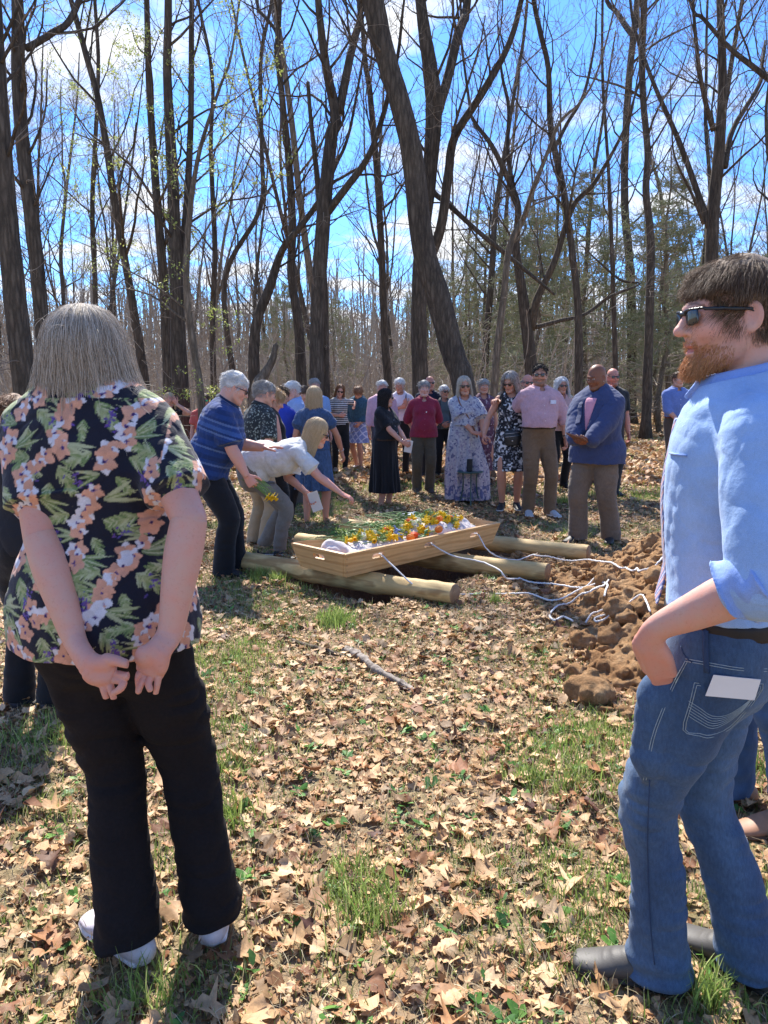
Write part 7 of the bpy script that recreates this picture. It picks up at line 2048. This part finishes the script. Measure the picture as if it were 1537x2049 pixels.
# ------------------------------------------------------------------ the two people close by
def paint_floral(W_=640, H_=760, seed=5):
    """peach and white orchids, green sprays and purple lupins on near-black, one pixel per 1.5 mm"""
    rs = np.random.RandomState(seed)
    I = np.tile(np.array([.010, .011, .024]), (H_, W_, 1)).astype(float)
    def petal(cx, cy, a, L, w, col, shade=.12, tip=1.0):
        R = int(L + w + 3); x0, x1, y0, y1 = max(0, int(cx - R)), min(W_, int(cx + R)), max(0, int(cy - R)), min(H_, int(cy + R))
        if x1 <= x0 or y1 <= y0: return
        yy, xx = np.mgrid[y0:y1, x0:x1]; dx, dy = xx - cx, yy - cy
        u = dx * math.cos(a) + dy * math.sin(a); v = -dx * math.sin(a) + dy * math.cos(a)
        t = np.clip(u / L, 0, 1); ww = w * np.sin(np.pi * np.clip(t ** (.75 * tip) * .93 + .05, 0, 1)) ** .8
        f = np.clip((ww - np.abs(v)) + .5, 0, 1) * ((u > 0) & (u < L))
        c = np.array(col)[None, None] * (1 - shade * (1 - t) - .10 * (np.abs(v) / (ww + .1)) * (v > 0))[..., None]
        I[y0:y1, x0:x1] = I[y0:y1, x0:x1] * (1 - f[..., None]) + c * f[..., None]
    peach, white, purp, dk = (.76, .38, .25), (.74, .70, .74), (.095, .05, .25), (.045, .02, .12)
    gr = [(.28, .34, .13), (.20, .28, .10), (.38, .42, .20), (.50, .52, .30)]
    def orchid(cx, cy, s, a0):
        wp = rs.rand() < .35
        for k in range(5):
            a = a0 + k * 1.2566; big = k in (0, 1, 4)
            petal(cx, cy, a + rs.randn() * .08, s * (1.05 if big else .9), s * (.46 if big else .34), white if (wp and k in (0, 2)) or rs.rand() < .22 else tuple(np.array(peach) * rs.uniform(.88, 1.1)))
        for k in range(5): petal(cx, cy, a0 + 2.5 + rs.randn() * .7, s * rs.uniform(.25, .42), s * .06, purp)
        petal(cx, cy, a0 + 2.6, s * .3, s * .13, dk)
    def spray(cx, cy, a, s):
        for k in range(11):
            t = k / 10; px_, py_ = cx + math.cos(a) * s * t, cy + math.sin(a) * s * t
            for sg in (-1, 1): petal(px_, py_, a + sg * (.55 + .25 * rs.rand()), s * (.55 - .25 * t) * rs.uniform(.7, 1.1), s * .040, gr[rs.randint(4)])
        petal(cx, cy, a, s * 1.15, s * .04, gr[2])
    def blade(cx, cy, a, s):
        for k in range(3): petal(cx, cy, a + (k - 1) * .35, s * rs.uniform(.7, 1.0), s * .07, gr[rs.randint(4)], .3); petal(cx, cy, a + (k - 1) * .35, s * .95, s * .02, gr[3])
    def lupin(cx, cy, a, s):
        for k in range(26):
            t = k / 25; w = s * .16 * (1 - t * .6); px_, py_ = cx + math.cos(a) * s * t + rs.randn() * w, cy + math.sin(a) * s * t + rs.randn() * w
            for m in range(4): petal(px_, py_, rs.rand() * 6.28, s * .085, s * .03, (.13 * rs.uniform(.7, 1.4), .075, .33 * rs.uniform(.7, 1.2)))
    cells = []
    gx, gy = 112, 104
    for j in range(int(H_ / gy) + 2):
        for i in range(int(W_ / gx) + 2):
            cells.append((i * gx + (gx / 2 if j % 2 else 0) + rs.randn() * 7, j * gy + rs.randn() * 7))
    for cx, cy in cells:
        a = rs.uniform(-.5, .9)
        blade(cx + 34, cy - 30, a - .2, 62); blade(cx - 18, cy + 34, math.pi + a, 50)
        spray(cx + 28, cy + 8, a + .5, 52); spray(cx - 30, cy - 4, math.pi + a * .6 - .3, 46); spray(cx + 8, cy + 40, 1.2 + a, 34)
        lupin(cx + 50, cy + 28, a + rs.uniform(-.3, 1.4), 46)
    for cx, cy in cells:
        for k in range(rs.randint(6, 9)):
            t = k / 7.0; orchid(cx - 4 + 27 * math.sin(t * 4.2 + 1) + rs.randn() * 9, cy - 46 + t * 86, rs.uniform(15.5, 21), rs.rand() * 6.28)
    return I
def blouse(V, J):
    I = paint_floral(); H_, W_ = I.shape[:2]; s = .0013
    x, y, z = V[:, 0], V[:, 1], V[:, 2]
    # the cloth is printed flat: unroll round the body and down each sleeve
    arms = J['arms']; u = np.where(y < .02, x, np.sign(x) * .46 - x) + W_ * s / 2; w = 1.50 - z
    for sd_ in (1, -1):
        S_, E_, W2, a = arms[sd_]; d = nrm(E_ - S_); r = V - S_; t = r @ d; q = r - t[:, None] * d
        m = (np.abs(x) > .208) & (t > -.02)
        u = np.where(m, (np.abs(q[:, 0]) * np.sign(q[:, 0]) + (q[:, 1]) * .6) * 1.0 + (.75 if sd_ > 0 else .18), u); w = np.where(m, t + .33 + (.2 if sd_ > 0 else 0), w)
    iu = (u / s).astype(int) % W_; iw = (w / s).astype(int) % H_
    return I[iw, iu]
WPOS, WRZ = (-.722, 1.93), 0
def wl(px_, py_, Y): return loc_of(WPOS, WRZ, PT(px_, py_, Y))
def chain_hand(F_, spec, side=(1, 0, 0)):
    for pts, r, *k in spec:
        P = np.array([wl(*p) for p in pts]); F_.loft(P, np.array(r), np.array(k[1]) if len(k) > 1 else None, side, k=k[0] if k else .0016, n=3)
def hand_right(J, W2, E_):
    """her right hand (right in the picture): palm to the viewer, held by the other"""
    q0 = E_; F_ = Fld(np.minimum(wl(250, 1420, 1.60), q0 - .07), np.maximum(wl(345, 1250, 1.80), q0 + .07), .0022)
    f = .0086; Y = 1.690
    ra_ = J['am'] * WS; F_.loft([E_, E_ + (W2 - E_) * .3, E_ + (W2 - E_) * .62, E_ + (W2 - E_) * .93, wl(318, 1300, Y), wl(306, 1325, Y), wl(298, 1345, Y)], [.039 * ra_, .0415 * ra_, .0345 * ra_, .0300, .031, .036, .035], [.038 * ra_, .040 * ra_, .032 * ra_, .0235, .018, .015, .012], (1, 0, -.2), k=.008, cap=(.3, .6))
    F_.ell(wl(288, 1312, Y - .012), (.020, .014, .024), k=.012); F_.ell(wl(322, 1325, Y - .010), (.015, .012, .028), k=.012)
    chain_hand(F_, [([(319, 1346, Y), (315, 1368, Y - .006), (311, 1392, Y - .004)], (f * .95, f * .88, f * .68)), ([(304, 1352, Y), (297, 1366, Y - .012), (300, 1379, Y - .020)], (f * 1.05, f, f * .85)),
                    ([(291, 1354, Y), (281, 1370, Y - .012), (277, 1383, Y - .018)], (f * 1.05, f, f * .85)), ([(282, 1346, Y), (271, 1356, Y - .012), (268, 1374, Y - .014)], (f * 1.05, f, f * .85)),
                    ([(290, 1305, Y - .004), (272, 1318, Y - .004), (258, 1330, Y + .006)], (f * 1.45, f * 1.2, f * .9))])
    return F_.mesh()
def hand_left(J, W2, E_):
    q0 = E_; F_ = Fld(np.minimum(wl(170, 1425, 1.58), q0 - .07), np.maximum(wl(300, 1280, 1.80), q0 + .07), .0022)
    f = .0088; Y = 1.655
    ra_ = J['am'] * WS; F_.loft([E_, E_ + (W2 - E_) * .3, E_ + (W2 - E_) * .62, E_ + (W2 - E_) * .93, wl(178, 1328, Y), wl(202, 1345, Y), wl(222, 1354, Y)], [.039 * ra_, .0415 * ra_, .0345 * ra_, .0300, .031, .035, .032], [.038 * ra_, .040 * ra_, .032 * ra_, .0235, .019, .016, .013], (.3, 0, 1), k=.008, cap=(.3, .6))
    F_.ell(wl(204, 1327, Y - .010), (.026, .013, .017), k=.012); F_.ell(wl(196, 1356, Y - .008), (.026, .012, .014), k=.012)
    chain_hand(F_, [([(203, 1362, Y), (209, 1384, Y - .004), (214, 1402, Y - .002)], (f * .98, f * .9, f * .7)), ([(217, 1364, Y), (224, 1384, Y - .006), (229, 1403, Y - .004)], (f * 1.05, f * .95, f * .72)),
                    ([(228, 1360, Y), (246, 1363, Y - .014), (242, 1377, Y - .024), (229, 1386, Y - .022)], (f * 1.1, f * 1.05, f * .98, f * .8)), ([(236, 1350, Y), (256, 1353, Y - .016), (270, 1344, Y - .018), (276, 1336, Y - .008)], (f * 1.1, f * 1.08, f, f * .82)),
                    ([(214, 1320, Y - .006), (232, 1322, Y - .012), (252, 1328, Y - .016), (271, 1332, Y - .016)], (f * 1.7, f * 1.4, f * 1.15, f * .85))])
    return F_.mesh()
def pants_col(V, J):
    n = vnoise(V[:, 0], V[:, 1], V[:, 2], 240, 3)[:, None]; g = fbm(V[:, 0], V[:, 1], V[:, 2], 5, 7)[:, None]
    return np.array([.0125, .0095, .0100]) * (1 + .25 * n + .15 * g)
WS = 1.81 / 1.75
M['darkcloth'] = mat_cloth('matt black cloth', 900, .95, .0006, .25, 0.0)
fW = person(dict(id='fw', pos=WPOS, rz=WRZ, H=1.81, sex='f', neckup=-.078, fat=.62, shw=.140, seed=41, skin='pink', label='person seen from behind in a floral blouse and black trousers, hands clasped behind', res=.0032, resb=.0045, resh=.004, arm=.98, ua=.285, fa=.275,
    hair='long', haircol=[(.22, .175, .13), (.38, .31, .235), (.52, .44, .345), (.68, .60, .50)], len=-.180, rag=.02, vol=.022, flare=.50, wave=.003, clump=.013, strands=26000, srad=.00042, head=(0, 6, 0), face=1.0, hs=.93,
    R=dict(to=wl(338, 1282, 1.715) / WS, hint=(.8, -.35, .3), fn=hand_right), L=dict(to=wl(160, 1320, 1.70) / WS, hint=(-1, -.1, .1), fn=hand_left), fR=(.232, .05, .0, 6), fL=(.03, -.04, .0, 52), khint=(.05, 1, 0), lat=-1,
    top=dict(col=blouse, sleeve=.72, hem=.848, sw=.020, e=.017, flare=.018, neck=.0, fold=.0055, name='blouse'), bot=dict(kind='trousers', mat='darkcloth', col=pants_col, lw=1.04, hemr=.084, e=.006, len=.055, fold=.009), shoes=dict(kind='sneaker', col=(.60, .53, .53), sole=(.78, .77, .78), res=.0035)))
if fW:
    J = fW; rs = np.random.RandomState(3); xf = J['xf']
    # wind-lifted wisps on the right and a few flyaways
    hc_ = J['headc']; paths = []
    K = 12
    for i in range(300):
        p = A(rs.uniform(.055, .125), rs.uniform(-.11, .02), rs.uniform(-.19, -.02)); P = [p]
        d = nrm(A(rs.uniform(.25, .9), rs.uniform(-.3, .1), rs.uniform(-1.3, -.45))); L = rs.uniform(.05, .17)
        for k in range(K - 1):
            d = nrm(d + A(.05, 0, .09 if k > 4 else -.06) + rs.randn(3) * .10); P.append(P[-1] + d * L / (K - 1))
        paths.append(P)
    for i in range(150):
        u = rs.uniform(1.0, 5.2); th = rs.uniform(.2, 1.5); p = head_surf(np.array(u), np.array(th), .024); P = [p]; d = nrm((p - A(0, 0, .0)) * .6 + rs.randn(3) * .5 + A(0, 0, -.2)); L = rs.uniform(.02, .07)
        for k in range(K - 1): d = nrm(d + A(0, 0, -.16) + rs.randn(3) * .12); P.append(P[-1] + d * L / (K - 1))
        paths.append(P)
    P = np.array(paths); sh_ = P.shape
    hk = [m for k_, m in M.items() if str(k_).startswith("hair_[(0.22, 0.175") and not k_.endswith('b')][0]
    hb_ = [c for c in J['root'].children if c.name.startswith('hair')][0]
    curves_obj('wisps', xf(P.reshape(-1, 3)).reshape(sh_), np.full(sh_[:2], .00034), hk, hb_)
    # sleeve tab ring
    # neckband
    bt = J['bt']
# ---- man in the blue shirt
MPOS, MRZ, MH_ = (.838, 1.72), 62, 1.82
def ml(px_, py_, Y): return loc_of(MPOS, MRZ, PT(px_, py_, Y))
MS = MH_ / 1.75
def mworld(x, y): return loc_of(MPOS, MRZ, A(x, y, 0)) / MS
def hand_pocket(J, W2, E_):
    F_ = Fld(np.minimum(np.minimum(W2, E_), ml(1310, 1345, 1.62)) - .08, np.maximum(np.maximum(W2, E_), ml(1310, 1345, 1.62)) + .08, .003); ra_ = J['am'] * MS
    k1, k2 = ml(1300, 1300, 1.60), ml(1318, 1345, 1.635)
    F_.loft([E_, E_ + (W2 - E_) * .3, E_ + (W2 - E_) * .62, E_ + (W2 - E_) * .92, k1 * .5 + W2 * .5, k1, k2], [.039 * ra_, .042 * ra_, .035 * ra_, .0285, .031, .038, .037], [.038 * ra_, .040 * ra_, .031 * ra_, .024, .021, .018, .015], (0, 1, .2), k=.01, cap=(.3, .6))
    for i, (dx, r) in enumerate(((-14, .010), (-4, .0105), (7, .0105), (17, .0095))):
        F_.loft([ml(1306 + dx, 1305, 1.595), ml(1316 + dx, 1340, 1.62), ml(1330 + dx, 1375, 1.66)], [r, r, r * .85], k=.010)
    F_.ell(ml(1296, 1292, 1.59), (.012, .012, .016), k=.012)
    F_.loft([ml(1315, 1285, 1.59), ml(1335, 1315, 1.59), ml(1345, 1345, 1.62)], [.014, .012, .010], k=.01)
    return F_.mesh()
def jeans(V, J):
    x, y, z = V[:, 0], V[:, 1], V[:, 2]
    f = fbm(x, y, z * .4, 7, 3, 3)
    base = np.array([.028, .060, .130]); fade = np.array([.095, .165, .275])
    k = np.clip(.35 + .5 * f + .6 * np.exp(-((z - .80) / .16) ** 2) * np.clip(-y * 8 + .4, 0, 1) + .35 * np.exp(-((z - .52) / .10) ** 2) * (y > 0), 0, 1)[:, None]
    C = base * (1 - k) + fade * k
    w = .5 + .5 * np.sin(z * 130 + 9 * vnoise(x, y, z, 9, 2)); C *= (1 - .10 * w * (z < .35) - .08 * w * ((z > .42) & (z < .6)))[:, None]
    return C * (1 + .22 * vnoise(x, y, z * .25, 420, 1))[:, None]
fM = person(dict(id='fm', pos=MPOS, rz=MRZ, H=MH_, sex='m', fat=.0, shw=.192, twist=14, seed=42, skin='pink', label='red-bearded person in sunglasses, light blue shirt and jeans, one hand in a pocket', res=.0035, resb=.0045, resh=.0026, arm=1.05, ua=.30, fa=.255, hip=(0, .045, 0), lean=1.3, hs=.97,
    hair='short', haircol=[(.06, .032, .017), (.12, .07, .038), (.22, .135, .075), (.34, .22, .125)], vol=.009, lump=.003, hairline=.070, slen=.038, srad=.0004, strands=42000, comb=(-.1, .45, -.15), lift=.2, messy=.45, head=(2, 14, 0), beard=(.34, .15, .065), beard_a=.28, brow=(.10, .05, .03), mouth=1, glasses='sun',
    L=dict(to=ml(1303, 1262, 1.575) / MS, hint=(-.5, -1, -.1), fn=hand_pocket), R=dict(to=(.30, .10, .90), hint=(.4, -1, 0)), fL=tuple(mworld(.705, 1.775)[:2]) + (0, 8), fR=tuple(mworld(.955, 1.79)[:2]) + (0, -26), khint=(0, 1, 0),
    top=dict(col=heather((.32, .48, .75), .04, 300), sleeve=1.16, hem=.985, sw=.028, e=.014, neck=.05, fold=.0034, collar=(.25, .38, .73)), bot=dict(kind='trousers', mat='denim', col=jeans, waist=.985, bumps=[(ml(1318, 1392, 1.665), A(.032, .040, .050), None), (ml(1308, 1440, 1.665), A(.034, .040, .060), None), (ml(1300, 1500, 1.67), A(.036, .040, .075), None)], lw=.98, hemr=.070, len=.035, fold=.008), belt=(.018, .012, .009), keepbv=True,
    shoes=dict(kind='shoe', col=(.075, .068, .060), sole=(.028, .024, .020), res=.0035)))
if fM:
    J = fM; root = J['root']; xf = J['xf']; rs = np.random.RandomState(12)
    # beard strands on jaw and chin
    hV, hQ, hC = head_mesh(dict(sex='m'), .005)
    x, y, z = hV[:, 0], hV[:, 1], hV[:, 2]
    jaw = (z < -.062 + .25 * np.clip(y - .05, -1, 0)) & (y > .022) & (z > -.126) & ~((np.abs(x) < .022) & (z > -.082) & (z < -.058))
    ms = (np.abs(x) < .03) & (z < -.050) & (z > -.060) & (y > .07)
    idx = np.nonzero(jaw | ms)[0]; N = 5200; I = idx[rs.randint(0, len(idx), N)]
    chin = np.exp(-((z[I] + .11) / .03) ** 2) * np.clip((y[I] - .03) / .05, 0, 1)
    keep = rs.rand(N) < .10 + .75 * np.clip((y[I] + .02) / .06, 0, 1); I = I[keep]; chin = chin[keep]; N = len(I)
    p = hV[I].astype(float) + rs.randn(N, 3) * .002; d = nrm_rows(p - A(0, .0, -.05)) * .5 + A(0, .25, -.75) + rs.randn(N, 3) * .18
    L = .003 + .017 * chin + .003 * rs.rand(N); P = np.zeros((N, 5, 3))
    for k in range(5): P[:, k] = p; p = p + nrm_rows(d) * (L / 4)[:, None]; d = d + A(0, .03, -.12)
    M['beard'] = mat_hair('beard', [(.34, .14, .05), (.52, .24, .09), (.66, .34, .14), (.30, .14, .07)])
    curves_obj('beard', xf(P.reshape(-1, 3)).reshape(P.shape), np.full((N, 5), .00042) * np.linspace(1, .4, 5), M['beard'], root)
    # rolled cuffs
    for sd_ in (-1, 1):
        S_, E_, W2, a = J['arms'][sd_]; d = nrm(W2 - E_); s = J['s']
        F_ = Fld(E_ - .16, E_ + .16, .0035)
        c = E_ + d * .030; 
        F_.loft([c - d * .034, c + d * .034], np.array([.072, .066]) * s, np.array([.070, .062]) * s, (0, 1, 0), k=0, cap=.10, n=1)
        F_.loft([c - d * .012, c + d * .06], np.array([.060, .056]) * s, np.array([.058, .052]) * s, (0, 1, 0), k=.003, cap=.1, mode='sub', n=1)
        F_.disp(lambda x, y, z: .007 * fbm(x, y, z, 16, sd_ * 4, 2) + .0025 * np.sin((x * d[0] + y * d[1] + z * d[2]) * 160))
        v, q = F_.mesh(); mesh_obj('rolled_cuff', v, q, M['cloth'], J['top'], heather((.27, .40, .74), .04, 300)(v, J))
    # jeans details: seams, pockets, rivet, paper
    M['thread'] = mat_plain('jeans stitching', (.30, .36, .38), .8, 0, .2, 200)
    M['seam'] = mat_plain('jeans seam', (.022, .045, .10), .9, 0, .2, 200)
    th = lambda pts, r=.0009, m='thread', n='stitching': thread(J, 'botbv', pts, r, M[m], n, J['bot'], off=.0012)
    for dx in (0, 5):
        th([(1372 + dx, 1322), (1345 + dx, 1372), (1322 + dx, 1425), (1303 + dx, 1480), (1288 + dx, 1560)])
        th([(1372, 1318 + dx), (1420, 1326 + dx), (1480, 1336 + dx), (1534, 1338 + dx)])
        th([(1390 + dx, 1366 + dx), (1380 + dx, 1408), (1367 + dx, 1460), (1400, 1472 - dx), (1422, 1475 - dx), (1460, 1458 - dx), (1505 - dx, 1408), (1526 - dx, 1368 + dx), (1470, 1374 + dx), (1390 + dx, 1366 + dx)])
    for k in range(6):
        th([(1378, 1402 + k * 6), (1400, 1416 + k * 6), (1425, 1432 + k * 5), (1455, 1430 + k * 3), (1485, 1412 + k * 2), (1508, 1392)], .0008)
    th([(1363, 1292), (1369, 1310), (1385, 1325)], .0016, 'seam', 'seam'); th([(1278, 1330), (1296, 1345), (1325, 1352), (1345, 1350)], .0022, 'seam', 'pocket_edge')
    th([(1300, 1560), (1296, 1700), (1302, 1850), (1310, 1930)], .0014, 'seam', 'seam')
    th([(1415, 1345), (1413, 1300), (1413, 1262)], .007, 'seam', 'belt_loop'); 
    o = loc_of(J['pos'], MRZ, A(0, 0, CAM_H)); d = Vector(ml(1332, 1340, 1.5) - o).normalized(); h = J['botbv'].ray_cast(Vector(o), d)
    if h[0] is not None:
        F_ = Fld(np.array(h[0]) - .02, np.array(h[0]) + .02, .0018); F_.ell(np.array(h[0]), .0055, k=0); v, q = F_.mesh(); mesh_obj('rivet', v, q, mat_plain('copper', (.75, .48, .25), .3, .9), J['bot'])
    def jhit(a, b):
        d = Vector(ml(a, b, 1.5) - o).normalized(); h = J['botbv'].ray_cast(Vector(o), d)
        return np.array(h[0]) if h[0] is not None else None
    cs = [(1408, 1384), (1424, 1342), (1518, 1352), (1505, 1392)]; W3 = [jhit(*c) for c in cs]
    if all(w is not None for w in W3):
        c0 = sum(W3) / 4; nn = nrm(np.cross(W3[2] - W3[0], W3[3] - W3[1])); nn = nn if nn @ (o - c0) > 0 else -nn
        gr_ = [jhit(1408 + 110 * i / 6, 1345 + 42 * j / 4) for i in range(7) for j in range(5)]
        off_ = max((g_ - c0) @ nn for g_ in gr_ if g_ is not None) + .003
        W3 = [w - nn * ((w - c0) @ nn) + nn * off_ for w in W3]
    if all(w is not None for w in W3):
        c = sum(W3) / 4; n = nrm(np.cross(W3[1] - W3[0], W3[3] - W3[0])); V = np.array([J['world'](w) for w in W3] + [J['world'](w - n * .0016) for w in W3])
        o_ = J['world'](c); pe = empty('folded_programme', tuple(o_), 0, 'folded white paper sticking out of the back pocket of the jeans', 'paper')
        mesh_obj('sheet', V - o_, np.array([(0, 1, 2, 3), (7, 6, 5, 4), (0, 4, 5, 1), (1, 5, 6, 2), (2, 6, 7, 3), (3, 7, 4, 0)]), M['paper'], pe, smooth=False)
        ux = nrm(V[3] - V[0]); uy = nrm(V[1] - V[0]); toc = nrm(A(0, 0, CAM_H) - o_)
        for u0, v0, w_ in ((.20, .55, .16), (.42, .52, .2), (.74, .50, .1), (.30, .34, .5), (.30, .24, .5)):
            p = V[0] + (V[3] - V[0]) * u0 + (V[1] - V[0]) * v0 + toc * .0012 - o_; L = np.linalg.norm(V[3] - V[0]) * w_
            q4 = np.array([p, p + ux * L, p + ux * L + uy * .0013, p + uy * .0013]); mesh_obj('printed_line', q4, np.array([(0, 1, 2, 3)]), mat_plain('grey ink', (.35, .35, .36), .8) if 'ink' not in M else M['ink'], pe, smooth=False)
    # tie hanging in front
    bt = J['bt']
    P = np.array([front(J, .03, 1.40, .003), front(J, .03, 1.25, .003), front(J, .02, 1.12, .006), front(J, .0, 1.04, .02), front(J, .0, 1.02, .03) + A(0, .015, -.07)])
    F_ = Fld(P.min(0) - .06, P.max(0) + .06, .0035); F_.loft(P, [.018, .026, .034, .040, .042], [.004] * 5, J['btd']((1, 0, 0)), k=0, cap=(1, .1)); v, q = F_.mesh()
    t = (v[:, 2] + v[:, 0] * .8) / .034 % 1; C = np.tile(np.array([.10, .13, .33]), (len(v), 1)); C[t < .3] = (.55, .30, .30); C[(t > .5) & (t < .62)] = (.62, .62, .7)
    mesh_obj('necktie', v, q, M['cloth'], root, C)
    # chest pocket
    P = [front(J, -.13, 1.33, .002), front(J, -.05, 1.33, .002)]
    v, q = tube(np.array([P[0], front(J, -.09, 1.33, .003), P[1]]), .003 * np.ones(3), 6, 0); mesh_obj('pocket_edge', v, q, M['cloth'], J['top'], np.tile(np.array([.27, .40, .74]), (len(v), 1)))
